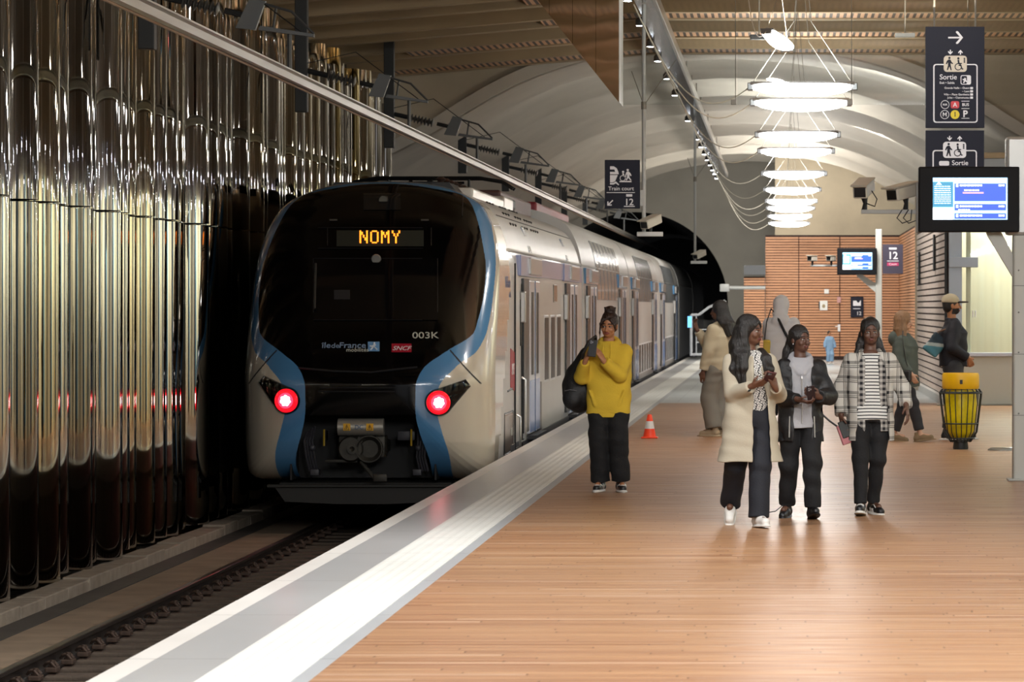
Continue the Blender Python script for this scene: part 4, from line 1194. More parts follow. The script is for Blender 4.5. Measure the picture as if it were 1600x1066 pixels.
# ------------------------------------------------ information screens on masts
scr_blue = pbr('screen_blue', '2a4fc0', .4, emit='2850c8', es=1.1)
scr_cyan = pbr('screen_cyan', '9bd2f2', .4, emit='a8dcff', es=1.5)
scr_teal = pbr('screen_teal', '2f7f9a', .4, emit='2f86b0', es=1.0)
scr_white = pbr('screen_white', 'ffffff', .4, emit='eaf6ff', es=1.7)
scr_pink = pbr('screen_pink', 'e0a0b0', .4, emit='e8a8b8', es=1.0)
def screen(Y, x0, x1, y0, y1, label, mast_px=None):
    u = Y/F; cx, cy = (x0+x1)/2, (y0+y1)/2; W_, H_ = (x1-x0)*u, (y1-y0)*u
    s_ = empty('information_screen', (PX(cx, Y), Y, PZ(cy, Y)), 0, label, 'screen')
    MB().bbox(-W_/2, W_/2, -.09, .09, -H_/2, H_/2, .012).build('casing', pbr('screen_casing', '0c0c10', .6, spec=.2), s_)
    # screen face coordinates in 0..1 of the lit area
    a0, a1, b0, b1 = -W_/2+W_*.14, W_/2-W_*.12, -H_/2+H_*.19, H_/2-H_*.17
    def X(f): return a0+(a1-a0)*f
    def Z(f): return b1-(b1-b0)*f
    p = MB().box(a0, a1, -.096, -.09, b0, b1).build('display', scr_cyan, s_)
    def rect(f0, f1, g0, g1, d, mat, nm='display_block'): return MB().box(X(f0), X(f1), -.096-d, -.095, Z(g1), Z(g0)).build(nm, mat, p)
    rect(.0, .27, .10, .70, .002, scr_teal); rect(.0, .27, .73, 1, .002, scr_white)
    rect(.29, .98, .14, .56, .002, scr_blue); rect(.29, .98, .63, .78, .002, scr_blue); rect(.29, .98, .85, .98, .002, scr_blue)
    tx = MB()
    def word(f0, f1, g, h=.03):
        rw = random.Random(int(f0*100+g*1000)); f = f0
        while f < f1:
            w_ = rw.uniform(.02, .05); tx.box(X(f), X(min(f+w_, f1)), -.1, -.098, Z(g+h), Z(g)); f += w_+.008
    for g in (.16, .66, .88): word(.36, .66, g, .045); word(.88, .96, g, .045); tx.box(X(.31), X(.34), -.1, -.098, Z(g+.06), Z(g-.01))
    word(.42, .62, .28, .035); word(.34, .5, .75, .025)
    for k in range(9): word(.02, .24, .2+.05*k, .018)
    tx.prism([(X(.04), Z(.17)), (X(.12), Z(.17)), (X(.08), Z(.09))], -.1, -.098)
    tx.build('display_text', scr_white, p)
    rect(.4, .68, .34, .38, .004, scr_pink)
    return s_, W_, H_
s1, W1, H1 = screen(33.9, 1435, 1592, 261, 363, 'large black departure screen on the near grey mast at the right')
s2, W2, H2 = screen(86.7, 1308, 1370, 388, 429, 'small far departure screen in front of the timber wall')
mast_m = pbr('mast_grey', 'b6b7b0', .45)
def mast(Y, px, half, ztop_px, arm, label, box=True):
    X = PX(px, Y); u = Y/F
    e = empty('steel_mast', (X, Y, 0), 0, label, 'mast')
    MB().bbox(-half, half, -.09, .09, 0, PZ(ztop_px, Y), .02).build('post', mast_m, e)
    MB().bbox(-half-.05, half+.05, -.14, .14, 0, .02, .008).build('base_plate', mast_m, e)
    m = MB(); zt = PZ(arm[1], Y); 
    m.prism([(-half, zt-.36), (arm[0], zt), (arm[0]-.10, zt), (-half, zt-.5)] if False else [(-half, zt-.42), (-half, zt-.20), (arm[0]+.14, zt+.02), (arm[0], zt+.02), (arm[0]+.02, zt-.03)], -.05, .05)
    m.build('arm', mast_m, e)
    return e
e = mast(34.1, 1594, 12*34.1/F, 366, (-.33, 364), 'tall light grey steel mast at the right edge carrying the departure screen')
MB().bbox(-.14, .3, -.12, .12, PZ(368, 34.1), PZ(214, 34.1), .03).build('head_box', pbr('head_box_grey', 'a9aaa8', .35, metal=.3), e)
bt = MB()
for zz in (.62, 1.2, 1.85): bt.box(-12*34.1/F-.001, 12*34.1/F+.001, -.093, -.09, zz, zz+.006)
for zz in (.64, 1.22, 1.6, 2.0): bt.ball((.0-.02, -.09, zz), (.008, .006, .008), 8, 6)
bt.build('joint_screw', pbr('joint_dark', '6e6f6b', .5), e)
e = mast(86.9, 1373, .078, 358, (-.55, 430), 'far pale steel mast carrying the small departure screen and platform 12 sign')
# platform 12 sign at the far mast
u = 86.7/F
ps = empty('platform_sign', (PX(1395, 86.7), 86.7, PZ(405, 86.7)), 0, 'dark far sign with a big white 12 above a pink tab', 'sign')
MB().bbox(-16*u, 16*u, -.03, .03, -23*u, 23*u, .004).build('panel', pbr('sign_plum', '3a3545', .45), ps)
text_mesh('12', 16*u, white_txt, ps, (0, -.034, 5*u), bold=.012)
MB().box(-9*u, 9*u, -.034, -.03, -3.5*u, -2.5*u).build('line', white_txt, ps)
MB().box(-6*u, 6*u, -.034, -.03, 15*u, 18*u).build('tab', white_txt, ps)
o = MB().box(-9*u, 9*u, -.034, -.03, -10.5*u, -5.5*u).build('pink_tab', pbr('sign_pink', 'b03060', .5), ps)
text_mesh('Court', 5*u, white_txt, ps, (0, -.036, -8*u), bold=.001)

# cameras on a bar left of the big screen
Y = 34.0; u = Y/F
ca = empty('camera_bar', (PX(1436, Y), Y, PZ(331, Y)), 0, 'horizontal bar with two beige cameras on the left of the departure screen', 'camera')
m = MB(); m.bbox(-.55, .0, -.02, .02, -.02, .02, .004); m.bbox(-.03, .02, -.05, .05, -.2, .28, .01); m.build('bar', greypaint, ca)
cctv(ca, Matrix.Translation((-.52, .03, .22)) @ Matrix.Rotation(R(-12), 4, 'Z') @ Matrix.Rotation(R(12), 4, 'X'), 'b8ac92', 1.15)
cctv(ca, Matrix.Translation((-.13, .03, .19)) @ Matrix.Rotation(R(-38), 4, 'Z') @ Matrix.Rotation(R(10), 4, 'X'), 'b8ac92', 1.15)
for x in (-.52, -.13): MB().tube([(x, .02, .0), (x+.01, .03, .08), (x, .03, .15)], [.03, .02, .035], 8).build('mount', dark_grey_m, ca)
m = MB()
for x in (-.16, -.1): m.tube([(x, -.02, .02), (x-.05, -.03, -.06), (x, -.03, -.11), (x+.08, -.03, -.08), (x+.09, -.02, .02)], .006, 5)
m.tube([(-.5, .0, .08), (-.42, -.02, .05), (-.40, -.02, .12), (-.45, .0, .2)], .006, 5)
m.build('camera_cable', dark_grey_m, ca, smooth=True)
# cameras by the far screen
Y = 86.9
ca = empty('camera_bar', (PX(1308, Y), Y, PZ(415, Y)), 0, 'far bar with two small cameras left of the small departure screen', 'camera')
m = MB(); m.bbox(-.65, 0, -.02, .02, -.02, .02, .004); m.build('bar', greypaint, ca)
for x in (-.6, -.14):
    cctv(ca, Matrix.Translation((x, 0, .17)) @ Matrix.Rotation(R(-20), 4, 'Z'), 'c9c4b8', 1.1); MB().tube([(x, 0, 0), (x, 0, .1)], .03, 6).build('mount', dark_grey_m, ca)

# ------------------------------------------------ mirror-clad wedge and glass smoke screen
Y = 40.0
mw = empty('mirror_wedge', (PX(967, Y), Y, PZ(160, Y)), 0, 'triangular mirror-clad panel hanging point down from the ceiling', 'mirror panel')
tipz = PZ(160, Y); topz = 6.0-tipz
wx = PX(840, Y)-PX(967, Y); slope = (PZ(0, Y)-tipz)/(-wx)
n = NB('mirror_cladding', .04, 1)
j = n.M('LESS_THAN', n.M('FRACT', n.M('DIVIDE', n.x, .26)), .02)
n.base(n.mix(j, 'eadfcb', '7a6f60')); n.bump(n.noise(1.2, (1, 1, 1), 2), .06, .04)
MB().prism([(0, 0), (0, topz), (-topz/slope, topz)], 0, .9).build('cladding', n.m, mw)
MB().prism([(0, 0), (.006, 0), (.006, topz), (0, topz)], -.02, .92).build('edge_trim', greypaint, mw)
glass = bpy.data.materials.new('clear_glass'); glass.use_nodes = True; nt = glass.node_tree
for nd in list(nt.nodes): nt.nodes.remove(nd)
out = nt.nodes.new('ShaderNodeOutputMaterial'); tr = nt.nodes.new('ShaderNodeBsdfTransparent'); gl = nt.nodes.new('ShaderNodeBsdfGlossy'); mx = nt.nodes.new('ShaderNodeMixShader')
tr.inputs[0].default_value = (.93, .95, .95, 1); gl.inputs['Roughness'].default_value = .02; gl.inputs['Color'].default_value = (1, 1, 1, 1); mx.inputs[0].default_value = .05
nt.links.new(tr.outputs[0], mx.inputs[1]); nt.links.new(gl.outputs[0], mx.inputs[2]); nt.links.new(mx.outputs[0], out.inputs[0])
gs = empty('glass_smoke_screen', (PX(967, Y), Y+.1, PZ(163, Y)), 0, 'sheet of clear glass hanging from the ceiling across the platform', 'glass screen')
for k in range(4):
    MB().box(.02+k*1.3, 1.31+k*1.3, 0, .012, 0, 6.0-PZ(163, Y)).build('glass_pane', glass, gs)
m = MB()
for k in range(4): m.bbox(1.28+k*1.3-.03, 1.28+k*1.3+.03, -.015, .03, .0, .06, .004); m.tube([(1.3+k*1.3, .02, .06), (1.3+k*1.3, .02, 6.0-PZ(163, Y))], .004, 4)
m.build('glass_clamp', wire_m, gs)
# small hanging luminaire bracket near the top
# ------------------------------------------------ hangers and rigid overhead line
postm = pbr('post_dark', '2b2d2e', .5, metal=.3)
CZW = 3.82; SPX = -6.15
Ys_ = [24.2, 34.8, 46.0, 56.3, 67, 77.5, 88, 98.5, 109]
bar = empty('overhead_conductor_rail', (TC+.03, 60, CZW), 0, 'long silvery overhead power rail running above the track', 'overhead line')
m = MB()
m.prism([(-.05, .02), (.05, .02), (.05, .035), (.02, .04), (.02, .10), (.05, .115), (.05, .13), (-.05, .13), (-.05, .115), (-.02, .10), (-.02, .04), (-.05, .035)], -68, 80)
m.build('profile', alu, bar); MB().tube([(0, -68, .0), (0, 80, .0)], .012, 6).build('contact_wire', pbr('copper_wire', '8a6a4a', .35, metal=.8), bar)
for i, Y in enumerate(Ys_):
    hx = SPX if Y < 62 else SPX+.2
    top = 7.0 if Y < 62 else VH-.9
    ordinal = ['nearest', 'first in view', 'second', 'third', 'fourth', 'fifth', 'sixth', 'seventh', 'farthest'][i]
    p = empty('overhead_line_hanger', (hx, Y, 4.15), 0, 'dark post and insulated arm holding the overhead rail, '+ordinal+' along the track', 'overhead support', 'overhead power rail supports')
    MB().bbox(-.08, .08, -.08, .08, 0, top-4.15, .01).build('post', postm, p)
    arm = MB(); az = .55
    arm.tube([(.0, 0, az), (.35, 0, az-.08)], .035, 8); arm.tube([(.75, 0, az-.17), (1.05, 0, az-.24)], .03, 8); arm.tube([(.0, -.05, az+.06), (.7, -.05, az+.22), (1.5, -.02, az-.38)], .006, 4)
    arm.build('arm', postm, p, smooth=True)
    q_ = MB()
    prof_ = []
    for k in range(7): prof_ += [(.025, k*.055), (.07, k*.055+.02), (.07, k*.055+.03), (.025, k*.055+.045)]
    Mr = Matrix.Translation((.33, 0, az-.075)) @ Matrix.Rotation(R(90+13), 4, 'Y')
    t_ = MB().lathe(prof_, n=10); t_.v = [tuple(Mr @ Vector(v)) for v in t_.v]
    t_.build('insulator', pbr('insulator_grey', '4a4844', .35), p, smooth=True)
    b_ = MB(); b_.prism([(.86, az-.34), (1.0, az-.05), (1.15, az-.08), (1.05, az-.36)], -.04, .04)
    b_.prism([(1.08, az-.36), (1.1, az-.32), (1.62, az-.40), (1.62, az-.43)], -.05, .05); b_.tube([(1.12, 0, az-.1), (1.4, 0, az-.18), (1.62, 0, az-.40)], .014, 5)
    b_.tube([(1.25, 0, az-.15), (1.22, 0, az-.36)], .014, 5); b_.tube([(TC+.03-hx, 0, az-.38), (TC+.03-hx, 0, CZW+.13-4.15)], .025, 6)
    b_.build('support_bracket', pbr('bracket_grey', '5d5f60', .45, metal=.5), p)

# ------------------------------------------------ kiosk at the right
Y = 60.3
KX0, KX1 = 2.8, 8.6
def kz(py): return PZ(py, Y)
def kx(px): return PX(px, Y)
MB_ = MB
k_ = empty('glazed_kiosk', (KX0, Y, 0), 0, 'lit glazed kiosk with grey frames, cream interior and pale counter front', 'kiosk')
def KB(name, mat, x0, x1, y0, y1, z0, z1, bev=.01): return MB().bbox(x0-KX0, x1-KX0, y0, y1, z0, z1, bev).build(name, mat, k_)
KB('plinth', pbr('kiosk_plinth', '8f8875', .5), kx(1462)+.02, KX1, -.3, .2, 0, kz(632))
KB('counter_front', pbr('kiosk_front', 'b5b4a6', .5), kx(1478), KX1, -.12, .2, kz(632), kz(557))
KB('counter_ledge', pbr('kiosk_ledge', 'b9bcc4', .4), kx(1478), KX1, -.2, .1, kz(557), kz(551))
framem = pbr('kiosk_frame', '9aa2aa', .4, metal=.2)
for a, b_ in ((1476, 1480),): KB('corner_post', black_steel, kx(a), kx(b_), -.06, .1, kz(551), 4.0)
KB('frame_post', framem, kx(1482), kx(1503), -.04, .12, kz(551), 4.0)
KB('inner_post', pbr('inner_post', 'b3b89c', .5), kx(1510), kx(1517), .0, .12, kz(551), 4.0)
KB('transom', framem, kx(1482), kx(1528), -.1, .06, kz(418), kz(402))
KB('head_beam', framem, kx(1476), KX1, -.1, .3, 3.85, 4.15)
gp = KB('glass_pane', glass, kx(1517), KX1, .03, .045, kz(551), 3.9, .002)
KB('door_pull', white_paint, kx(1519), kx(1521), -.04, .0, kz(496), kz(485)); KB('door_pull', white_paint, kx(1523), kx(1525), -.04, .0, kz(496), kz(485))
# lit interior: cream back wall with its own ceiling strip
KB('interior_wall', pbr('kiosk_interior', 'd8d3b4', .6, noise=.03, nscale=1), kx(1505), KX1, 1.2, 1.3, 0, 4.0)
KB('interior_side', pbr('kiosk_interior', 'd8d3b4', .6), KX1-.1, KX1, .1, 1.3, 0, 4.0)
KB('interior_ceiling', white_paint, kx(1480), KX1, .1, 1.3, 3.95, 4.1)
KB('roof', concrete, KX0-.02, KX1, -.1, 1.6, 4.15, 4.25)
ld_ = lamp_area('kiosk_strip_light', ((kx(1505)+KX1)/2, Y+.6, 3.9), 5.0, .3, 300, (1, .98, .88)); 
b = MB().box(kx(1505)-KX0, KX1-.2-KX0, .45, .75, 3.92, 3.94).build('strip_lamp', pbr('strip_glow', 'ffffff', .5, emit='fff6dc', es=3), k_)
# dark door and vertical sign on the kiosk side wall, as narrow dark slots
m = MB(); m.box(2.74, 2.765, 71.2, 71.6, 2.1, 2.75); tag(m.build('wall_slot_light', black_steel), 'narrow dark slot fitting on the pale slatted side wall', 'fitting')
m = MB(); m.box(2.74, 2.765, 64.2, 64.6, 2.3, 2.95); tag(m.build('wall_slot_light', black_steel), 'second dark slot fitting on the pale slatted side wall, nearer the kiosk', 'fitting')

# ------------------------------------------------ things on and by the far timber wall
Yw = 111.86
def wallthing(name, px0, px1, py0, py1, mat, label, cat, d=.03):
    o = empty(name, (PX((px0+px1)/2, Yw), Yw, PZ((py0+py1)/2, Yw)), 0, label, cat); u = Yw/F
    hw, hh = (px1-px0)/2*u, (py1-py0)/2*u
    MB().bbox(-hw, hw, -d, 0, -hh, hh, .004).build('panel', mat, o); return o, u
ps, u = wallthing('wall_poster', 1329, 1349, 464, 496, navy_sign, 'small navy poster with a white pictogram on the far timber wall', 'poster')
m = MB()
m.prism([(a*u, b_*u) for a, b_ in ((-6, 2), (-6, 10), (-1, 10), (1, 7), (3, 7), (6, 11), (6, 2))], -.034, -.03); m.prism([(a*u, b_*u) for a, b_ in ((-6, -2), (5, -2), (5, -3), (-6, -3))], -.034, -.03)
m.build('pictogram', white_txt, ps); text_mesh('12', 8*u, white_txt, ps, (3*u, -.034, -10*u), bold=.004)
ps, u = wallthing('wall_notice', 1281, 1293, 470, 485, white_paint, 'white paper notice on the far timber wall', 'notice')
MB().ball((0, -.03, -.02), (.05, .006, .06)).build('notice_picture', pbr('notice_tan', '9a8a6a', .6), ps)
MB().box(-8*u, -6*u, -.03, .0, -5*u, 6*u).build('side_box', dark_grey_m, ps)
wallthing('wall_switch', 1288, 1295, 452, 459, white_paint, 'small white box above the notice on the far timber wall', 'box')
wallthing('call_box', 1308, 1314, 464, 473, pbr('call_pink', 'b98a86', .5), 'small pink call box on the far timber wall', 'box')
dh, u = wallthing('door_handle_plate', 1309, 1313, 507, 518, alu, 'metal door handle on the far timber wall', 'door handle')
MB().bbox(-.12, .02, -.08, -.04, .03, .06, .005).build('lever', alu, dh)
m = MB()
for px in (1248, 1312): m.box(PX(px, Yw)-.012, PX(px, Yw)+.012, Yw-.012, Yw+.02, 0, 3.85)
struct(m.build('trim_8', pbr('door_gap', '3a2114', .8)))
# pipe on the end wall, beam above the low return
m = MB(); m.tube([(PX(1127, 112), 111.6, PZ(450, 112)), (PX(1196, 112), 111.6, PZ(450, 112))], .06, 10)
m.bbox(PX(1125, 112), PX(1140, 112), 111.4, 111.8, PZ(456, 112), PZ(444, 112), .03)
tag(m.build('wall_pipe', greypaint, smooth=True), 'pale horizontal pipe on the grey wall beside the tunnel mouth', 'pipe')
struct(MB().box(PX(1162, 111), PX(1196, 111), 111.3, 112.2, 1.65+1.0, 1.65+1.3).build('trim_9', pbr('low_beam', '4b4d50', .6)))
# end barrier with white frame
Y = 113.0
bar_ = empty('end_barrier', (PX(1080, Y), Y, 0), 0, 'white framed glazed barrier at the far end of the platform', 'barrier'); u = Y/F
def bx(px): return PX(px, Y)-PX(1080, Y)
m = MB()
for (a, b_) in (((1080, 556), (1080, 492)), ((1080, 492), (1092, 492)), ((1092, 492), (1108, 480)), ((1080, 554), (1133, 554)), ((1133, 556), (1133, 470)), ((1108, 480), (1133, 470)), ((1088, 554), (1088, 494)), ((1088, 515), (1133, 515)), ((1088, 535), (1133, 535))):
    m.tube([(bx(a[0]), 0, max(.03, PZ(a[1], Y))), (bx(b_[0]), 0, max(.03, PZ(b_[1], Y)))], .045 if a[0] != 1088 else .02, 6)
m.build('frame', pbr('barrier_white', 'c8ccd0', .4), bar_)
MB().box(bx(1088), bx(1133), -.01, .01, .05, PZ(500, Y)).build('glass_pane', glass, bar_)

# ------------------------------------------------ litter bin, cone, floor fitting
Y = 41.6; u = Y/F
bn = empty('litter_bin', (PX(1501, Y), Y, 0), 0, 'yellow-topped wire litter bin holding a see-through yellow bag', 'litter bin')
yel = pbr('bin_yellow', 'e8b40a', .4)
MB().lathe([(.205, .70), (.215, .72), (.215, .86), (.205, .885), (.17, .885), (.165, .86), (.165, .72)], n=36).build('lid_ring', yel, bn, smooth=True, angle=30)
m = MB(); a = .0
m.lathe([(.175, .69), (.19, .5), (.185, .35), (.16, .22), (.11, .14), (.06, .12)], n=28)
bag = m.build('rubbish_bag', pbr('bag_yellow', 'd9c400', .4, noise=.25, nscale=5, trans=0, bump=.6, bscale=9), bn, smooth=True)
m = MB().lathe([(0.02, .125), (.10, .15), (.15, .23), (.165, .30), (.02, .33)], n=20)
m.build('rubbish', pbr('rubbish_brown', '5a3c14', .7, noise=.4, nscale=20), bag, smooth=True)
wmm = pbr('bin_wire', '1e2422', .5)
for k in range(20):
    a = 2*pi*k/20; c_, s_ = cos(a), sin(a)
    MB().tube([(.215*c_, .215*s_, .70), (.245*c_, .245*s_, .66), (.24*c_, .24*s_, .6), (.19*c_, .19*s_, .2), (.115*c_, .115*s_, .085)], .0065, 5).build('wire_rod', wmm, bn, smooth=True)
for r_, z in ((.225, .665), (.247, .655), (.205, .3), (.16, .13)):
    P = [(r_*cos(2*pi*k/28), r_*sin(2*pi*k/28), z) for k in range(29)]; MB().tube(P, .009, 6, caps=False).build('wire_hoop', wmm, bn, smooth=True)
MB().lathe([(.0, 0), (.085, 0), (.09, .02), (.08, .1), (.115, .11), (.115, .09), (.0, .09)], n=24).build('foot', pbr('bin_foot', '222423', .5), bn, smooth=True, angle=30)
MB().bbox(-.02, .012, -.222, -.212, .76, .81, .003).build('label_plate', dark_grey_m, bn)

Y = 45.1
cn = empty('traffic_cone', (PX(1015, Y), Y, 0), 0, 'small orange traffic cone with a white band on the wooden platform', 'cone')
org = pbr('cone_orange', 'f0441a', .45)
MB().bbox(-.107, .107, -.107, .107, 0, .018, .01).build('base', org, cn)
MB().lathe([(.085, .018), (.08, .03), (.062, .12)], n=28).build('lower_body', org, cn, smooth=True)
MB().lathe([(.0625, .12), (.0445, .215)], n=28).build('white_band', white_paint, cn, smooth=True)
MB().lathe([(.044, .215), (.026, .295), (.022, .30), (.018, .30)], n=28).build('upper_body', org, cn, smooth=True)

Y = 41.3
fd = empty('floor_dome', (PX(1566, Y), Y, 0), 0, 'low round grey disc on the floor at the foot of the near mast', 'floor fitting')
MB().lathe([(.17, 0), (.165, .012), (.13, .03), (.0, .035)], n=36).build('disc', pbr('disc_grey', '8d8a80', .25, metal=.3), fd, smooth=True)
# drop camera / sprinkler bracket above the glass
Y = 43.0
dl = empty('ceiling_drop_bracket', (PX(1190, Y), Y, PZ(58, Y)), 0, 'thin hanging rod with a small dark bracket above the pendant lamps', 'bracket')
m = MB(); m.tube([(-.03, 0, 0), (-.03, 0, 6.0-PZ(58, Y))], .01, 6); m.build('rod', wire_m, dl)
MB().bbox(-.14, .08, -.05, .05, -.03, .03, .008).build('bracket', dark_grey_m, dl)
dl = empty('ceiling_drop_bracket', (PX(1414, Y), Y, PZ(55, Y)), 0, 'thin rod with a small grey bracket hanging at the top, near the exit sign', 'bracket')
m = MB(); m.tube([(0, 0, 0), (0, 0, 6.0-PZ(55, Y))], .01, 6); m.build('rod', wire_m, dl)
MB().bbox(-.12, .12, -.05, .05, -.025, .025, .008).build('bracket', greypaint, dl)
# ================================================================== people
class Field:
    """signed-distance grid turned into one smooth closed mesh"""
    def __init__(s, lo, hi, h):
        s.h = h; s.lo = np.array(lo, float); s.n = np.ceil((np.array(hi)-s.lo)/h).astype(int)+1
        s.F = np.full(tuple(s.n), .2, np.float32)
    def region(s, lo, hi):
        a = np.maximum(0, np.floor((np.array(lo)-s.lo)/s.h).astype(int)); b = np.minimum(s.n, np.ceil((np.array(hi)-s.lo)/s.h).astype(int)+1)
        if (b <= a).any(): return None
        ax = [s.lo[i]+s.h*np.arange(a[i], b[i]) for i in range(3)]
        X, Y, Z = np.meshgrid(*ax, indexing='ij'); return tuple(slice(a[i], b[i]) for i in range(3)), X, Y, Z
    def put(s, lo, hi, fn, k=.01, mode='u'):
        m = k+.025; r = s.region(np.array(lo)-m, np.array(hi)+m)
        if r is None: return
        sl_, X, Y, Z = r; d = fn(X, Y, Z).astype(np.float32); f = s.F[sl_]
        if mode == 'u':
            h = np.clip(.5+.5*(d-f)/max(k, 1e-5), 0, 1); s.F[sl_] = f*h+d*(1-h)-k*h*(1-h) if k > 0 else np.minimum(f, d)
        elif mode == 's':
            d = -d; h = np.clip(.5-.5*(d-f)/max(k, 1e-5), 0, 1); s.F[sl_] = f*h+d*(1-h)+k*h*(1-h)
    def ell(s, c, r, k=.01, M=None, mode='u'):
        c = np.array(c, float); r = np.array(r, float); R_ = float(r.max())
        A = np.array(M.to_3x3().inverted()) if M is not None else np.eye(3)
        def fn(X, Y, Z):
            P = np.stack([X-c[0], Y-c[1], Z-c[2]]); P = np.tensordot(A, P, 1)
            q = np.sqrt((P[0]/r[0])**2+(P[1]/r[1])**2+(P[2]/r[2])**2); q2 = np.sqrt((P[0]/r[0]**2)**2+(P[1]/r[1]**2)**2+(P[2]/r[2]**2)**2)+1e-6
            return q*(q-1)/q2
        s.put(c-R_, c+R_, fn, k, mode); return s
    def cone(s, a, b, ra, rb, k=.01, mode='u', flat=False, squash=None):
        a = np.array(a, float); b = np.array(b, float); m = max(ra, rb)*(1.2 if flat else 1)
        ab = b-a; L2 = float(ab@ab)+1e-9
        def fn(X, Y, Z):
            px, py, pz = X-a[0], Y-a[1], Z-a[2]
            t = (px*ab[0]+py*ab[1]+pz*ab[2])/L2; tc = np.clip(t, 0, 1)
            dx, dy, dz = px-ab[0]*tc, py-ab[1]*tc, pz-ab[2]*tc
            if squash: dx = dx/squash[0]; dy = dy/squash[1]
            d = np.sqrt(dx*dx+dy*dy+dz*dz)-(ra+(rb-ra)*tc)
            if flat:
                tt = t*math.sqrt(L2); rad = np.sqrt(((px-ab[0]*t)/(squash[0] if squash else 1))**2+((py-ab[1]*t)/(squash[1] if squash else 1))**2+(pz-ab[2]*t)**2)-(ra+(rb-ra)*tc)
                d = np.where(t > .5, np.maximum(rad, tt-math.sqrt(L2)), d)
            return d
        s.put(np.minimum(a, b)-m*1.6, np.maximum(a, b)+m*1.6, fn, k, mode); return s
    def col(s, knots, k=.02, mode='u', shell=None):
        """vertical column of ellipses: knots (z, cx, cy, a, b) from low to high"""
        K = np.array(sorted(knots), float)
        def fn(X, Y, Z):
            zc_ = np.clip(Z, K[0, 0], K[-1, 0]); I = [np.interp(zc_, K[:, 0], K[:, j]) for j in range(1, 5)]
            q = (np.abs((X-I[0])/I[2])**2.5+np.abs((Y-I[1])/I[3])**2.5)**.4; d = (q-1)*np.minimum(I[2], I[3])
            return np.maximum(d, np.maximum(Z-K[-1, 0], K[0, 0]-Z))
        A = K[:, 3].max(); 
        s.put((K[:, 1].min()-A, K[:, 2].min()-K[:, 4].max(), K[0, 0]), (K[:, 1].max()+A, K[:, 2].max()+K[:, 4].max(), K[-1, 0]), fn, k, mode); return s
    def box(s, lo, hi, k=.0, mode='u', M=None, c=None):
        lo = np.array(lo, float); hi = np.array(hi, float); ce = (lo+hi)/2; hf = (hi-lo)/2
        def fn(X, Y, Z):
            qx, qy, qz = np.abs(X-ce[0])-hf[0], np.abs(Y-ce[1])-hf[1], np.abs(Z-ce[2])-hf[2]
            return np.sqrt(np.maximum(qx, 0)**2+np.maximum(qy, 0)**2+np.maximum(qz, 0)**2)+np.minimum(np.maximum(qx, np.maximum(qy, qz)), 0)
        s.put(lo, hi, fn, k, mode); return s
    def fold(s, amp=.004, sx=22, sz=14, seed=0, zs=1):
        X, Y, Z = s.region(s.lo, s.lo+s.h*s.n)[1:]
        a = seed*1.7
        n = np.sin(X*sx+Z*sz*zs+a+2*np.sin(Y*9+Z*7+a))*.5+np.sin(Y*sx*1.3-Z*sz*1.7+a*2+1.5*np.sin(X*11+a))*.35+np.sin(Z*sz*3.1+X*13+a*3+2*np.sin(Z*8+a))*.25
        s.F += (amp*n).astype(np.float32)[:s.F.shape[0], :s.F.shape[1], :s.F.shape[2]]; return s
    def mesh(s):
        F_ = s.F; F_[0] = F_[-1] = .05; F_[:, 0] = F_[:, -1] = .05; F_[:, :, 0] = F_[:, :, -1] = .05
        ins_ = F_ < 0; nx, ny, nz = F_.shape
        cnt = np.zeros((nx-1, ny-1, nz-1), np.int8)
        for i in (0, 1):
            for j in (0, 1):
                for k in (0, 1): cnt += ins_[i:nx-1+i, j:ny-1+j, k:nz-1+k]
        act = np.argwhere((cnt > 0) & (cnt < 8)); vid = np.full((nx-1, ny-1, nz-1), -1, np.int32); vid[tuple(act.T)] = np.arange(len(act))
        acc = np.zeros((len(act), 3)); num = np.zeros(len(act))
        cs = [(i, j, k) for i in (0, 1) for j in (0, 1) for k in (0, 1)]
        for a in cs:
            for ax in range(3):
                if a[ax]: continue
                b = list(a); b[ax] = 1
                fa = F_[act[:, 0]+a[0], act[:, 1]+a[1], act[:, 2]+a[2]]; fb = F_[act[:, 0]+b[0], act[:, 1]+b[1], act[:, 2]+b[2]]
                m = (fa < 0) != (fb < 0); t = np.where(m, fa/np.where(m, fa-fb, 1), 0)
                p = np.tile(np.array(a, float), (len(act), 1)); p[:, ax] += t
                acc[m] += p[m]; num[m] += 1
        V = s.lo+s.h*(act+acc/num[:, None]); Q = []
        for ax in range(3):
            u, v = [(1, 2), (2, 0), (0, 1)][ax]
            sa = [slice(None)]*3; sb = [slice(None)]*3; sa[ax] = slice(0, -1); sb[ax] = slice(1, None)
            A, B = ins_[tuple(sa)], ins_[tuple(sb)]; e = np.argwhere(A != B)
            e = e[(e[:, u] > 0) & (e[:, v] > 0) & (e[:, u] < F_.shape[u]-1) & (e[:, v] < F_.shape[v]-1)]
            flip = ~A[tuple(e.T)]
            def g(du, dv):
                w_ = e.copy(); w_[:, u] -= du; w_[:, v] -= dv; return vid[tuple(w_.T)]
            q_ = np.stack([g(1, 1), g(0, 1), g(0, 0), g(1, 0)], 1); q_[flip] = q_[flip][:, ::-1]; Q.append(q_)
        Q = np.concatenate(Q); Q = Q[(Q >= 0).all(1)]
        return V, Q
    def build(s, name, mats, parent, classify=None, smooth_it=0):
        V, Q = s.mesh(); me = bpy.data.meshes.new(name)
        if smooth_it:
            e = np.concatenate([Q[:, [0, 1]], Q[:, [1, 2]], Q[:, [2, 3]], Q[:, [3, 0]]])
            for _ in range(smooth_it):
                A = np.zeros_like(V); c = np.zeros(len(V)); np.add.at(A, e[:, 0], V[e[:, 1]]); np.add.at(A, e[:, 1], V[e[:, 0]]); np.add.at(c, e[:, 0], 1); np.add.at(c, e[:, 1], 1)
                V = V*.5+.5*A/np.maximum(c, 1)[:, None]
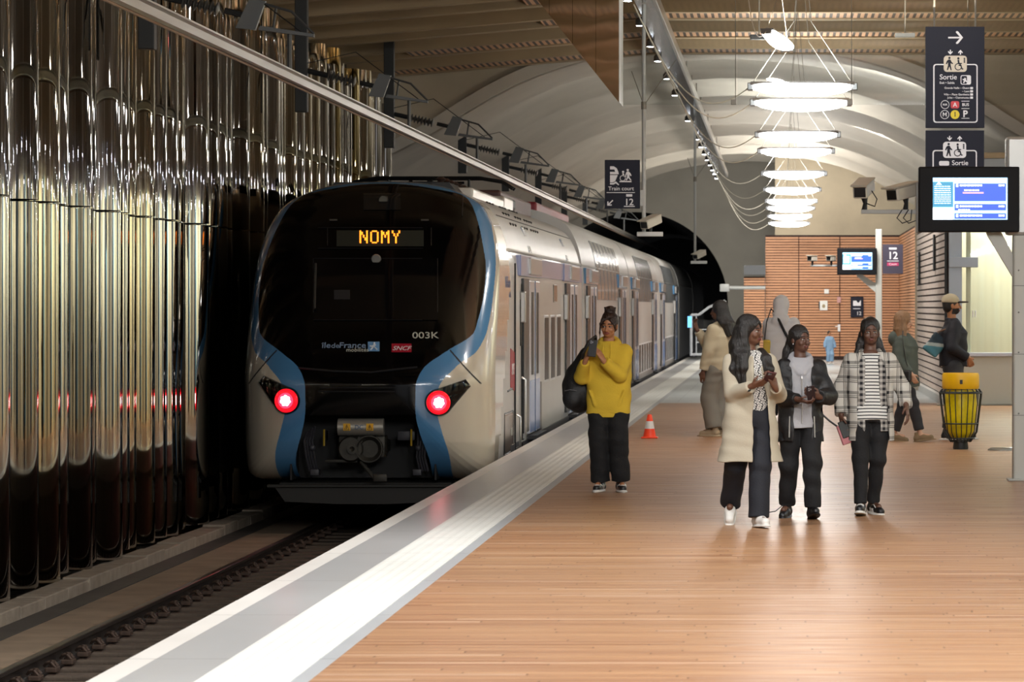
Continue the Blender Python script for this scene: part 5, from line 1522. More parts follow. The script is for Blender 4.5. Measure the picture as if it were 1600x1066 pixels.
        me.vertices.add(len(V)); me.vertices.foreach_set('co', V.astype(np.float32).ravel())
        me.loops.add(Q.size); me.loops.foreach_set('vertex_index', Q.astype(np.int32).ravel())
        me.polygons.add(len(Q)); me.polygons.foreach_set('loop_start', np.arange(0, Q.size, 4, dtype=np.int32))
        try: me.polygons.foreach_set('loop_total', np.full(len(Q), 4, np.int32))
        except Exception: pass
        if not isinstance(mats, (list, tuple)): mats = [mats]
        for m in mats: me.materials.append(m)
        if classify is not None: me.polygons.foreach_set('material_index', classify(V[Q].mean(1)).astype(np.int32))
        me.polygons.foreach_set('use_smooth', [True]*len(Q)); me.update(calc_edges=True); me.validate()
        o = bpy.data.objects.new(name, me); col.objects.link(o)
        if parent is not None: o.parent = parent
        return o

def V3(*a): return np.array(a, float)
def ik(a, c, la, lb, hint):
    """elbow / knee position between a and c"""
    a, c, hint = V3(*a), V3(*c), V3(*hint); d = c-a; L = np.linalg.norm(d); mx_ = (la+lb)*.999
    if L > mx_: c = a+d/L*mx_; d = c-a; L = mx_
    t = (la*la-lb*lb+L*L)/(2*L); h = math.sqrt(max(0, la*la-t*t)); n = d/L; hv = hint-n*(hint@n); hv /= np.linalg.norm(hv)+1e-9
    return a+n*t+hv*h, c

def hand(fl, wrist, dirv, palm, thumb, k, curl=40, spread=.012, s=1.0):
    """palm slab with four bent fingers of unequal length and a thumb leaving its side. palm = direction the palm faces, thumb = side the thumb is on"""
    w_ = V3(*wrist); d = V3(*dirv); d /= np.linalg.norm(d); p = V3(*palm); p -= d*(p@d); p /= np.linalg.norm(p); t = np.cross(d, p); 
    if t@V3(*thumb) < 0: t = -t
    S = .95*k*s
    kn = [w_+d*.085*S+t*o*S for o in (.030, .0105, -.0095, -.028)]
    for i, q_ in enumerate(kn): fl.cone(w_+t*(.014-.009*i)*S, q_, .0155*S, .0118*S, k=.008)
    fl.cone(w_-d*.03*S, w_+d*.02*S, .021*S, .020*S, k=.012)
    for i, (q_, L) in enumerate(zip(kn, (.042, .047, .043, .034))):
        a = q_; ang = R(curl*.5)
        for j, f in enumerate((1.0, .62, .5)):
            u = d*cos(ang)+p*sin(ang); b = a+u*L*f*S; fl.cone(a, b, (.0092-.0009*j)*S, (.0085-.0009*j)*S, k=.003); a = b; ang += R(curl)
    a = w_+d*.022*S+t*.026*S; b = a+(d*.55+t*.62+p*.35)*.045*S; c = b+(d*.8+p*.5-t*.05)*.038*S
    fl.cone(a, b, .0135*S, .0105*S, k=.008); fl.cone(b, c, .0105*S, .0085*S, k=.004)
    return kn[1]+p*.03*S

def make_person(root, P):
    """P: pose and look. Person faces -y; +x is to the viewer's right. Returns joints."""
    k = P['H']/1.65; h = P.get('res', .006)
    lean = P.get('lean', 0)
    hipz = .86*k; shz = 1.305*k
    J = {}
    pel = V3(0, 0, hipz); chest = V3(P.get('sway', 0), lean, 1.22*k); neck = V3(P.get('sway', 0), lean+.01, 1.38*k)
    sw = P.get('shw', .165)*k
    J['sh'] = {-1: V3(chest[0]-sw, lean+P.get('shy', {}).get(-1, 0), shz), 1: V3(chest[0]+sw, lean+P.get('shy', {}).get(1, 0), shz)}
    J['hip'] = {-1: V3(-.085*k, 0, hipz), 1: V3(.085*k, 0, hipz)}
    J['ank'] = {}; J['knee'] = {}; J['wr'] = {}; J['el'] = {}; J['foot'] = {}
    for s_ in (-1, 1):
        an = V3(*P['ankle'][s_])*V3(1, 1, 1); hint = P.get('kneehint', {}).get(s_, (0, -1, 0))
        J['knee'][s_], J['ank'][s_] = ik(J['hip'][s_], an, .389*k, .389*k, hint)
        J['el'][s_], J['wr'][s_] = ik(J['sh'][s_], P['wrist'][s_], .275*k, .245*k, P.get('elbowhint', {}).get(s_, (s_*.6, .5, -.6)))
    # head frame
    yaw, pitch, roll = [R(a) for a in P.get('head', (0, 0, 0))]
    HM = Matrix.Translation(Vector(neck)+Vector((0, 0, .03*k))) @ Matrix.Rotation(yaw, 4, 'Z') @ Matrix.Rotation(roll, 4, 'Y') @ Matrix.Rotation(pitch, 4, 'X')
    J['HM'] = HM; J['k'] = k
    def hp(x, y, z): return np.array(HM @ Vector((x*k, y*k, z*k)))
    xs_ = [v[0] for d_ in (J['wr'], J['el'], J['ank']) for v in d_.values()]; ys_ = [v[1] for d_ in (J['wr'], J['el'], J['ank'], J['knee']) for v in d_.values()]
    lo = (min(xs_+[-.25*k])-.16, min(ys_+[-.14])-.22, -.01); hi = (max(xs_+[.25*k])+.16, max(ys_+[.16])+.22, P['H']+.12)
    J['lo'], J['hi'] = lo, hi
    fl = Field(lo, hi, P.get('bres', h*.8))
    # trunk and limbs
    fl.col([(hipz-.08*k, 0, 0, .12*k, .09*k), (hipz, 0, 0, .145*k, .095*k), (1.0*k, chest[0]*.4, lean*.3, .115*k, .08*k), (1.2*k, chest[0], lean*.9, .135*k, .09*k), (1.33*k, chest[0], lean, .12*k, .07*k), (1.37*k, chest[0], lean, .06*k, .05*k)], k=.03)
    fl.cone(neck-V3(0, 0, .05*k), hp(0, .012, .06), .052*k, .048*k, k=.03)
    for s_ in (-1, 1):
        fl.cone(J['sh'][s_]-V3(s_*.03, 0, .005), J['el'][s_], .044*k, .034*k, k=.03); fl.cone(J['el'][s_], J['wr'][s_], .034*k, .022*k, k=.015)
        fl.cone(J['hip'][s_], J['knee'][s_], .075*k, .048*k, k=.03); fl.cone(J['knee'][s_], J['ank'][s_], .046*k, .032*k, k=.02)
        fd_ = V3(*P['toe'][s_]); fd_ /= np.linalg.norm(fd_)
        fl.cone(J['ank'][s_]-V3(0, 0, .03*k), J['ank'][s_]-V3(0, 0, .04*k)+fd_*.12*k, .03*k, .025*k, k=.02)
        J['foot'][s_] = fd_
        hd = P['hand'][s_]
        J['grip_%d' % s_] = hand(fl, J['wr'][s_], hd[0], hd[1], hd[2], k, hd[3] if len(hd) > 3 else 40)
    # head
    fl.ell(hp(0, .018, .155), (.072*k, .088*k, .088*k), k=.01, M=HM)
    fl.ell(hp(0, -.022, .108), (.057*k, .062*k, .085*k), k=.02, M=HM)
    fl.ell(hp(0, -.052, .048), (.030*k, .028*k, .022*k), k=.025, M=HM)
    fl.ell(hp(0, -.02, .062), (.048*k, .05*k, .035*k), k=.02, M=HM)
    for s_ in (-1, 1):
        fl.ell(hp(s_*.030, -.086, .124), (.017*k, .016*k, .012*k), k=.012, M=HM, mode='s')      # eye sockets
        fl.ell(hp(s_*.036, -.062, .092), (.022*k, .018*k, .018*k), k=.015, M=HM)                 # cheeks
        fl.ell(hp(s_*.030, -.071, .122), (.0135*k, .012*k, .012*k), k=.003, M=HM)                # lids over the eyeballs
        fl.cone(hp(s_*.012, -.083, .141), hp(s_*.040, -.074, .143), .007*k, .005*k, k=.008)      # brows
        fl.ell(hp(s_*.072, .012, .115), (.009*k, .018*k, .030*k), k=.006, M=HM)                  # ears
        fl.ell(hp(s_*.011, -.098, .088), (.008*k, .009*k, .007*k), k=.004, M=HM)                 # nostrils
    fl.cone(hp(0, -.084, .130), hp(0, -.103, .091), .0085*k, .0115*k, k=.008)
    fl.ell(hp(0, -.084, .068), (.023*k, .012*k, .007*k), k=.005, M=HM); fl.ell(hp(0, -.082, .058), (.020*k, .012*k, .007*k), k=.005, M=HM)
    fl.ell(hp(0, -.098, .0632), (.020*k, .006*k, .0018*k), k=.002, M=HM, mode='s')
    inv = np.array(HM.inverted())
    def cls(C):
        L = (C@inv[:3, :3].T+inv[:3, 3])/k; x, y, z = L.T; m = np.zeros(len(C), int)
        m[(np.abs(x) < .024) & (y < -.075) & (z > .050) & (z < .0755) & ((np.abs(x)/.026)**2+((z-.063)/.0125)**2 < 1)] = 1
        bz = .146-.0+.004*np.sin(np.abs(x)*60)
        m[(np.abs(x) > .010) & (np.abs(x) < .045) & (y < -.05) & (np.abs(z-bz) < .0042)] = 2
        ex = (np.abs(np.abs(x)-.030) < .0125) & (y < -.06) & (np.abs(z-.123) < .0062*np.sqrt(np.clip(1-((np.abs(x)-.030)/.0135)**2, 0, 1)))
        m[ex] = 3
        m[ex & (np.abs(np.abs(x)-.030-P.get('gaze', 0)*.004*np.sign(x)) < .0058)] = 4
        m[(np.abs(np.abs(x)-.030) < .0150) & (y < -.06) & (np.abs(z-.1295) < .0022)] = 2
        if 'beard' in P: m[(m == 0) & (z < .088) & (z > .02) & (y < .01) & ((np.abs(x) > .022) | (z < .052))] = 2
        return m
    body = fl.build('body', [P['skin'], P['lip'], P['brow'], eye_w, eye_d], root, cls, 1)
    J['hp'] = hp; J['h'] = h; J['chest'] = chest; J['neck'] = neck; J['lean'] = lean; J['sway'] = chest[0]
    return J

eye_w = pbr('eye_white', '8d867d', .3); eye_d = pbr('eye_dark', '120c0a', .15)
def skinm(n, c): return pbr('skin_'+n, c, .5, sub=.1, noise=.05, nscale=30)
brow_m = pbr('brow_hair', '15100e', .6)
black_cloth = pbr('black_cloth', '0c0c0f', .85, bump=.2, bscale=60)
navy_cloth = pbr('navy_cloth', '10121a', .85, bump=.2, bscale=60)
hair_m = pbr('black_hair', '120e0d', .42, bump=.5, bscale=60, noise=.3, nscale=30, nstretch=(3, 3, .5))
hair_b = pbr('dark_brown_hair', '2a1a14', .45, bump=.5, bscale=60, noise=.3, nscale=30)

def legs(root, J, P, mat, name='trousers', r=(.105, .08, .07), hem=.075, waist=None, folds=.005):
    k = J['k']; f = Field((J['lo'][0], J['lo'][1], 0.0), (J['hi'][0], J['hi'][1], (waist or 1.0)*k+.03), J['h'])
    f.col([(.78*k, 0, 0, .155*k, .11*k), (.88*k, 0, 0, .165*k, .115*k), ((waist or 1.0)*k, J['sway']*.4, J['lean']*.3, .135*k, .1*k)], k=.03)
    for s_ in (-1, 1):
        kn, an = J['knee'][s_], J['ank'][s_]; d_ = (an-kn)/np.linalg.norm(an-kn); L = np.linalg.norm(an-kn)
        e = kn+d_*(L-hem*k+.04*k)
        f.cone(J['hip'][s_]+V3(s_*.005, 0, -.02), kn, r[0]*k, r[1]*k, k=.03); f.cone(kn, e, r[1]*k, r[2]*k, k=.03, flat=True)
    f.fold(folds, 18, 16, P.get('seed', 1), 2.0)
    return f.build(name, mat, root, None, 1)

def shoes(root, J, P, mats, style='sneaker'):
    k = J['k']
    for s_ in (-1, 1):
        an = J['ank'][s_]; d = J['foot'][s_]; lift = P.get('footpitch', {}).get(s_, 0)
        n = Vector((d[0], d[1], 0)).normalized(); yaw = math.atan2(n.x, -n.y)
        base_z = an[2]-.085*k if an[2] > .13 else .0
        M = Matrix.Translation(Vector((an[0], an[1], base_z+abs(sin(R(lift)))*(.0 if lift > 15 else .02)))) @ Matrix.Rotation(-yaw if False else math.atan2(n.y, n.x)+pi/2, 4, 'Z') @ Matrix.Rotation(R(lift), 4, 'X')
        e = Field((-.08, -.25, -.02), (.08, .12, .16), .005); w_ = .044*k
        e.cone((0, .035*k, .045*k), (0, -.06*k, .05*k), .042*k, .04*k, k=.02); e.cone((0, -.06*k, .045*k), (0, -.155*k, .035*k), .042*k, .034*k, k=.02)
        e.cone((0, .03*k, .05*k), (0, .02*k, .11*k), .04*k, .038*k, k=.02)
        e.ell((0, -.06*k, .0), (.052*k, .165*k, .03*k), k=.01)
        e.box((-.1, -.3, -.1), (.1, .2, .0), mode='s')
        e.box((-.08, -.3, .125*k), (.08, .2, .3), mode='s')
        def cls(C):
            x, y, z = C.T/k; m = np.zeros(len(C), int); m[z < .024] = 1
            if style == 'panda': m[(z >= .024) & (y < -.03) & (y > -.115) & (np.abs(x) < .03) & (z > .05)] = 2; m[(z >= .024) & (z < .055) & (np.abs(x) > .028) & (y > -.09) & (y < -.01)] = 2
            if style == 'stripe': m[(z >= .03) & (z < .065) & (np.abs(x) > .025) & (np.abs(((y+z*.5+.1) % .03)-.015) < .006) & (y < .0) & (y > -.1)] = 2; m[(z > .062) & (y < -.09)] = 2
            return m
        o = e.build('shoe', mats, root, cls, 1); o.matrix_local = M

def top(root, J, P, mat, name='hoodie', hem=.72, bottom=(.19, .13), mid=(.18, .125), sh=(.15, .1), sleeve=(.078, .066, .052), cuff=.02, collar=None, open_=None, flare=None, folds=.005, classify=None, shell=False, neckr=.065, necktop=1.385):
    """upper garment with sleeves; open_=(x0,x1): the front between is left open"""
    k = J['k']; cx = J['sway']; ln = J['lean']; sleeve = [q_*.87 for q_ in sleeve]
    f = Field((J['lo'][0], J['lo'][1], hem*k-.03), (J['hi'][0], J['hi'][1], 1.56*k), J['h'])
    ks = [(hem*k, cx*.2, ln*.1, bottom[0]*k, bottom[1]*k), ((hem+.12)*k, cx*.3, ln*.2, (bottom[0]*.6+mid[0]*.4)*k, (bottom[1]*.6+mid[1]*.4)*k), (1.05*k, cx*.6, ln*.5, mid[0]*k, mid[1]*k), (1.22*k, cx, ln, (mid[0]+.005)*k, mid[1]*k), (1.30*k, cx, ln, sh[0]*k*1.04, sh[1]*k), (1.35*k, cx, ln+.005, .115*k, .078*k), (necktop*k, cx, ln+.01, neckr*k, .06*k)]
    if open_ or shell:
        f.col(ks, k=.0)
        th = .02
        f.col([(ks[0][0]-.05,)+tuple(ks[0][1:3])+(ks[0][3]-th, ks[0][4]-th)]+[(z, a, b, c-th, d-th) for z, a, b, c, d in ks[1:-2]]+[(1.5*k, cx, ln, .075*k, .06*k)], k=.004, mode='s')
        if open_:
            z0, z1 = hem*k-.1, 1.45*k
            lo_x, hi_x, lo_t, hi_t = open_
            def fn(X, Y, Z):
                t = np.clip((Z-z0)/(z1-z0), 0, 1); a = lo_x+(lo_t-lo_x)*t; b = hi_x+(hi_t-hi_x)*t
                return np.maximum(np.maximum((a+cx*t)-X, X-(b+cx*t)), Y-(ln*t+.0))
            f.put((lo_x-.1, J['lo'][1], z0), (hi_x+.1, .05, z1), fn, .006, 's')
    else: f.col(ks, k=.02)
    for s_ in (-1, 1):
        wr = J['wr'][s_]; el = J['el'][s_]; d = (wr-el)/np.linalg.norm(wr-el)
        f.cone(J['sh'][s_]+V3(-s_*.015, 0, -.012), el, sleeve[0]*k, sleeve[1]*k, k=.03); f.cone(el, wr-d*cuff*k, sleeve[1]*k, sleeve[2]*k, k=.02, flat=True)
    f.fold(folds, 20, 17, P.get('seed', 1)+3)
    if collar: collar(f, J)
    return f.build(name, mat, root, classify, 1)

def hood_collar(f, J):
    k = J['k']; c = J['neck']
    for i in range(20):
        a = 2*pi*i/20; b = 2*pi*(i+1)/20
        p = lambda t: (c[0]+.080*k*cos(t), c[1]+.005+.074*k*sin(t), c[2]+.002*k+.034*k*sin(t)+(-.022*k if sin(t) < -.7 else 0))
        f.cone(p(a), p(b), .022*k, .022*k, k=.010)
    f.ell((c[0], c[1]+.10*k, c[2]-.035*k), (.115*k, .05*k, .085*k), k=.03)
def low_collar(f, J):
    k = J['k']; c = J['neck']
    for i in range(16):
        a = 2*pi*i/16; b = 2*pi*(i+1)/16
        if sin((a+b)/2) < -.75: continue
        p = lambda t: (c[0]+.075*k*cos(t), c[1]+.065*k*sin(t), c[2]-.02*k+.02*k*sin(t)); f.cone(p(a), p(b), .014*k, .014*k, k=.01)

def hair_cap(J, f, vol=.012, back=.0, front=.165):
    """hair hugging the skull, leaving the face free"""
    hp, k, M = J['hp'], J['k'], J['HM']
    f.ell(hp(0, .022, .160), ((.074+vol)*k, (.090+vol)*k, (.088+vol)*k), k=.008, M=M)
    f.ell(hp(0, .05, .105), (.068*k, .06*k, .07*k), k=.02, M=M)
    # free the face
    f.ell(hp(0, -.112, .106), (.058*k, .080*k, .094*k), k=.012, M=M, mode='s')

def new_hair(J, lo=.45): 
    k = J['k']; return Field((-.32*k+J['sway'], -.28*k+J['lean'], lo*k), (.32*k+J['sway'], .3*k+J['lean'], J['hi'][2]+.06), .006)
def strand(f, pts, r, k=.012):
    for i in range(len(pts)-1):
        r0 = r[i] if isinstance(r, (list, tuple)) else r; r1 = r[i+1] if isinstance(r, (list, tuple)) else r
        f.cone(pts[i], pts[i+1], r0, r1, k=k)
def phone(name, loc, rot, label, w_=.074, h=.152, case='18181c', screen_=None, cat='phone'):
    o = empty(name, loc, 0, label, cat); o.rotation_euler = rot
    MB().bbox(-w_/2, w_/2, -.005, .005, -h/2, h/2, .004).build('case', pbr('phone_case_'+case, case, .3), o)
    MB().box(-w_/2+.004, w_/2-.004, .005, .0062, -h/2+.004, h/2-.004).build('screen', screen_ or pbr('phone_glass', '0a0a0e', .08), o)
    m = MB(); m.bbox(-w_/2+.006, -w_/2+.036, -.0075, -.004, h/2-.04, h/2-.008, .003); m.build('camera_bump', pbr('phone_bump', '3a3a40', .3), o)
    m = MB()
    for a, b in ((.013, .016), (.027, .024), (.013, .032)): m.lathe([(0, -.0095), (.0055, -.0095), (.0055, -.007), (0, -.007)], (-w_/2+.006+a, 0, h/2-b), 10, 'y')
    m.build('lens', pbr('lens_grey', 'b9b9bf', .2, metal=.4), o)
    return o
phone_lit = pbr('phone_screen_lit', '4aa0ff', .3, emit='6ab4ff', es=1.6)
white_sole = pbr('white_sole', 'd6d4ce', .5); white_leather = pbr('white_leather', 'd9d7d2', .45); black_leather = pbr('black_leather', '111114', .4); grey_sole = pbr('grey_sole', '3a3a3c', .6)
tan_shoe = pbr('tan_suede', '7d6a4f', .8); cream_shoe = pbr('cream_shoe', 'a9967a', .7)

def person_root(px, Y, rz, label, dx=0):
    return empty('person', (PX(px, Y), Y, 0), rz, label, 'person')
def wrld(root, p):
    return tuple((Matrix.Translation(root.location) @ Matrix.Rotation(root.rotation_euler[2], 4, 'Z')) @ Vector(p))

# ---- person in the yellow hoodie
r = person_root(951, 32.1, R(-4), 'person in a yellow hoodie and black trousers taking a picture with a phone')
P = dict(H=1.60, skin=skinm('tan', 'a87350'), lip=pbr('lip_rose', '8a4a42', .4), brow=brow_m, head=(-6, 9, 3), seed=2, gaze=-1,
         ankle={-1: (-.07, -.03, .10), 1: (.115, -.05, .10)}, toe={-1: (-.12, -1, 0), 1: (.25, -1, 0)},
         wrist={-1: (-.175, -.27, 1.175), 1: (-.015, -.29, 1.18)}, elbowhint={-1: (-.35, .35, -1), 1: (.45, .3, -1)},
         hand={-1: ((.40, -.15, .9), (.9, .35, 0), (0, 1, .3), 42), 1: ((-.5, -.1, .85), (-.85, .4, 0), (0, 1, .3), 42)}, res=.006, bres=.005)
J = make_person(r, P)
yel_cloth = pbr('yellow_fleece', 'd6b436', .9, noise=.05, nscale=8, bump=.15, bscale=90)
def yc(f, J):
    hood_collar(f, J); k = J['k']
    f.cone((-.16*k, -.125*k, .93*k), (-.11*k, -.135*k, .80*k), .012, .012, k=.012); f.cone((.16*k, -.125*k, .93*k), (.11*k, -.135*k, .80*k), .012, .012, k=.012)
    f.ell((0, -.13*k, .83*k), (.13*k, .02*k, .07*k), k=.02)
top(r, J, P, yel_cloth, 'hoodie', hem=.72, bottom=(.205, .15), mid=(.205, .14), sleeve=(.085, .078, .055), collar=yc, folds=.006)
k = J['k']; f = Field((-.3, -.25, .66), (.3, .25, .9), .006); f.col([(.685*k, 0, 0, .19*k, .14*k), (.74*k, 0, 0, .197*k, .145*k)], k=0); f.build('waistband', yel_cloth, r)
dr = MB()
for s in (-1, 1): dr.tube([(s*.03, -.115, 1.33), (s*.035, -.15, 1.26), (s*.03, -.155, 1.14)], .0035, 5)
dr.build('drawstring', yel_cloth, r)
legs(r, J, P, black_cloth, r=(.108, .09, .088), hem=.035, folds=.007)
shoes(r, J, P, [black_leather, white_sole, white_leather], 'stripe')
f = new_hair(J, 1.2); hp = J['hp']; hair_cap(J, f, .008)
f.ell(hp(.0, .035, .262), (.052*k, .052*k, .042*k), k=.012); f.fold(.003, 60, 40, 2)
for i in range(7): a = i*.9; strand(f, [hp(.03*cos(a), .035+.03*sin(a), .27), hp(.055*cos(a+.5), .035+.05*sin(a+.5), .285)], [.012, .006])
strand(f, [hp(-.035, -.072, .19), hp(-.064, -.075, .15), hp(-.074, -.05, .06), hp(-.078, -.03, -.02)], [.012, .009, .007, .004]); strand(f, [hp(.03, -.072, .195), hp(.064, -.075, .15), hp(.070, -.055, .09)], [.011, .009, .005])
f.build('hair', hair_b, r, None, 1)
ph = phone('phone', wrld(r, (-.105, -.325, 1.285)), (R(-6), R(6), R(-4)), 'dark phone held up in front of the face by the person in the yellow hoodie')
# backpack
bp = empty('backpack', wrld(r, (-.26, .02, 1.0)), R(-4), 'black backpack hanging from the shoulder of the person in yellow', 'backpack')
f = Field((-.25, -.2, -.40), (.3, .25, .45), .008)
f.ell((-.02, .06, -.08), (.15, .11, .23), k=.03); f.cone((.0, .06, .05), (.06, .06, .22), .11, .07, k=.05); f.ell((-.07, -.02, -.16), (.09, .06, .11), k=.02); f.fold(.008, 14, 12, 4)
f.build('bag_body', pbr('bag_nylon', '0e0e11', .6, bump=.3, bscale=30), bp, None, 1)
m = MB(); m.tube([(.06, .03, .10), (.03, -.10, .12), (.05, -.16, .24), (.09, -.12, .335), (.14, .0, .385), (.13, .07, .33), (.08, .1, .2)], .016, 8); m.build('shoulder_strap', black_leather, bp, smooth=True)
m = MB(); m.tube([(-.13, -.06, -.10), (-.08, -.085, -.09), (-.02, -.08, -.10)], .005, 6); m.build('zip', pbr('zip_grey', '77777a', .4, metal=.5), bp)

# ---- person in the beige coat
r = person_root(1172, 27.0, R(6), 'person in a long beige coat and patterned blouse walking, head turned sideways, phone in hands')
P = dict(H=1.58, skin=skinm('deep', '5e3d2c'), lip=pbr('lip_plum', '5a2c2a', .4), brow=brow_m, head=(58, 2, 0), seed=5,
         ankle={-1: (-.12, .30, .17), 1: (.05, -.16, .085)}, toe={-1: (-.15, -1, 0), 1: (.25, -1, 0)}, footpitch={-1: 32, 1: -4},
         wrist={-1: (-.01, -.25, 1.06), 1: (.165, -.25, 1.05)}, elbowhint={-1: (-.5, .6, -1), 1: (.35, .6, -1)},
         hand={-1: ((.85, -.25, .30), (.2, .5, .8), (0, .4, 1), 38), 1: ((-.35, -.35, .75), (-.7, .6, .2), (0, .8, .8), 40)}, res=.006, bres=.005)
J = make_person(r, P); k = J['k']; hp = J['hp']
coat_m = pbr('beige_wool', 'a79f8d', .85, noise=.04, nscale=6, bump=.1, bscale=90)
n = NB('patterned_blouse', .6)
ux = n.M('ADD', n.M('MULTIPLY', n.x, 22), n.M('MULTIPLY', n.M('SINE', n.M('MULTIPLY', n.z, 130)), .35)); uz = n.M('MULTIPLY', n.z, 26)
a_ = n.M('ABSOLUTE', n.M('SINE', n.M('MULTIPLY', n.M('ADD', ux, uz), 3.14))); b_ = n.M('ABSOLUTE', n.M('SINE', n.M('MULTIPLY', n.M('SUBTRACT', ux, uz), 3.14)))
n.base(n.mix(n.M('MAXIMUM', n.M('LESS_THAN', n.M('MINIMUM', a_, b_), .30), n.M('LESS_THAN', n.M('ABSOLUTE', n.M('SUBTRACT', a_, b_)), .08)), 'd6d4cf', '17171a'))
blouse_m = n.m
top(r, J, P, blouse_m, 'blouse', hem=.80, bottom=(.155, .11), mid=(.145, .108), sleeve=(.06, .05, .04), cuff=.05, folds=.003, sh=(.14, .09))
def coatcol(f, J):
    k = J['k']; c = J['neck']
    strand(f, [(c[0]-.06*k, c[1]+.05, c[2]+.02), (c[0]-.085*k, c[1]-.02, c[2]-.03), (c[0]-.06*k, c[1]-.09, c[2]-.14), (c[0]-.01*k, c[1]-.13, c[2]-.34)], [.02, .024, .03, .015], k=.015)
    strand(f, [(c[0]+.06*k, c[1]+.05, c[2]+.02), (c[0]+.09*k, c[1]-.02, c[2]-.03), (c[0]+.10*k, c[1]-.08, c[2]-.14), (c[0]+.14*k, c[1]-.11, c[2]-.34)], [.02, .024, .03, .015], k=.015)
    strand(f, [(c[0]-.06*k, c[1]+.05, c[2]+.02), (c[0], c[1]+.08, c[2]+.03), (c[0]+.06*k, c[1]+.05, c[2]+.02)], .022, k=.015)
cb = top(r, J, P, coat_m, 'coat', hem=.51, bottom=(.258, .20), mid=(.19, .135), sleeve=(.078, .07, .056), cuff=.015, folds=.005, open_=(.0, .15, .02, .10), collar=coatcol, sh=(.155, .1))
bt = MB(); el, wr = J['el'][-1], J['wr'][-1]
for i in range(4):
    q_ = wr+(el-wr)*(.14+.055*i)/1.0; bt.ball((q_[0]+.0, q_[1]-.052*k, q_[2]-.022), .0085, 8, 6)
bt.build('sleeve_button', black_leather, r, smooth=True)
wide_navy = pbr('navy_trousers', '10131d', .8, bump=.15, bscale=70)
legs(r, J, P, wide_navy, r=(.098, .085, .082), hem=.015, folds=.005)
shoes(r, J, P, [white_leather, white_sole, white_leather])
f = new_hair(J, .95); hair_cap(J, f, .016)
M_ = J['HM']; ch = J['chest']
for i in range(16):
    a = R(-20+14.5*i)    # around the back of the head
    st = hp(.078*cos(a), .03+.075*sin(a), .14); mid = hp(.10*cos(a), .03+.10*sin(a), .02)
    base = V3(*mid); s_ = 1 if i < 5 else (-1 if i > 10 else 0)
    dn = V3(base[0]*.0, 0, 0)
    rr = random.Random(i); x2 = base[0]*1.05+rr.uniform(-.01, .01); y2 = base[1]
    strand(f, [st, mid, (x2*1.05, y2+.0, 1.33*k), (x2*1.12+rr.uniform(-.02, .02), y2-.015, 1.24*k), (x2*1.05, y2-.01, 1.17*k)], [.026, .030, .030, .024, .010], k=.02)
# locks falling over the front of both shoulders
for (x0, ys_, ln) in ((-.085, -.10, 1.10), (-.055, -.125, 1.08), (-.115, -.07, 1.12), (.105, -.10, 1.17), (.13, -.08, 1.15)):
    strand(f, [(x0*.7, (-.03 if x0 < 0 else .02), (1.42 if x0 < 0 else 1.38)*k), (x0*.95, ys_*(.85 if x0 < 0 else .55), (1.34 if x0 < 0 else 1.32)*k), (x0*1.15, ys_*1.1, 1.24*k), (x0*1.0, ys_*1.15, ln*k)], ([.03, .034, .03, .010] if x0 < 0 else [.022, .026, .026, .010]), k=.018)
f.fold(.006, 45, 22, 3); f.build('hair', hair_m, r, None, 1)
phone('phone', wrld(r, (.115, -.325, 1.13)), (R(62), R(8), R(12)), 'dark red phone in the hands of the person in the beige coat', case='4a1c20')

# ---- person in the black jacket
r = person_root(1251, 28.0, R(4), 'young person in a black jacket over a light grey hoodie, looking to the side')
P = dict(H=1.50, skin=skinm('dark', '54372a'), lip=pbr('lip_brown', '5a322c', .4), brow=brow_m, head=(34, -2, 0), seed=7, gaze=1,
         ankle={-1: (-.10, .14, .10), 1: (.085, -.12, .09)}, toe={-1: (-.3, -1, 0), 1: (.1, -1, 0)}, footpitch={1: -14, -1: 6},
         wrist={-1: (-.035, -.25, .935), 1: (.12, -.25, .955)}, elbowhint={-1: (-.55, .8, -.5), 1: (.6, .8, -.5)},
         hand={-1: ((.75, -.35, -.25), (.3, .2, .9), (0, -.3, 1), 45), 1: ((-.7, -.4, .25), (-.3, .6, .5), (0, .3, 1), 45)}, res=.006, bres=.005, shw=.16)
J = make_person(r, P); k = J['k']; hp = J['hp']
grey_fleece = pbr('grey_fleece', '9c9ca0', .9, noise=.05, nscale=9, bump=.15, bscale=90)
def gc(f, J):
    hood_collar(f, J); k = J['k']; c = J['neck']
    strand(f, [(c[0]-.09*k, c[1]+.0, c[2]-.02), (c[0]-.075*k, c[1]-.07, c[2]-.06), (c[0]-.02*k, c[1]-.105, c[2]-.12)], .024, k=.012); strand(f, [(c[0]+.09*k, c[1]+.0, c[2]-.02), (c[0]+.075*k, c[1]-.07, c[2]-.06), (c[0]+.02*k, c[1]-.105, c[2]-.12)], .024, k=.012)
    f.ell((c[0]-.10*k, c[1]+.06, c[2]-.045), (.055*k, .06*k, .03*k), k=.02); f.ell((c[0]+.10*k, c[1]+.06, c[2]-.045), (.055*k, .06*k, .03*k), k=.02)
top(r, J, P, grey_fleece, 'hoodie', hem=.78, bottom=(.18, .14), mid=(.16, .118), sleeve=(.06, .05, .04), cuff=.04, collar=gc, folds=.004)
m = MB(); m.tube([(0, -.128, 1.22*k), (0, -.132, 1.0*k), (0, -.134, .82*k)], .004, 5); m.bbox(-.006, .006, -.14, -.125, 1.20*k, 1.225*k, .002); m.build('zip', pbr('zip_silver', 'c9c9cc', .3, metal=.7), r)
puf = pbr('black_nylon', '0a0a0d', .55, bump=.35, bscale=25)
jk = top(r, J, P, puf, 'jacket', hem=.66, bottom=(.20, .15), mid=(.195, .145), sleeve=(.088, .082, .062), cuff=.018, folds=.007, open_=(-.06, .075, -.08, .08), sh=(.155, .105))
m = MB()
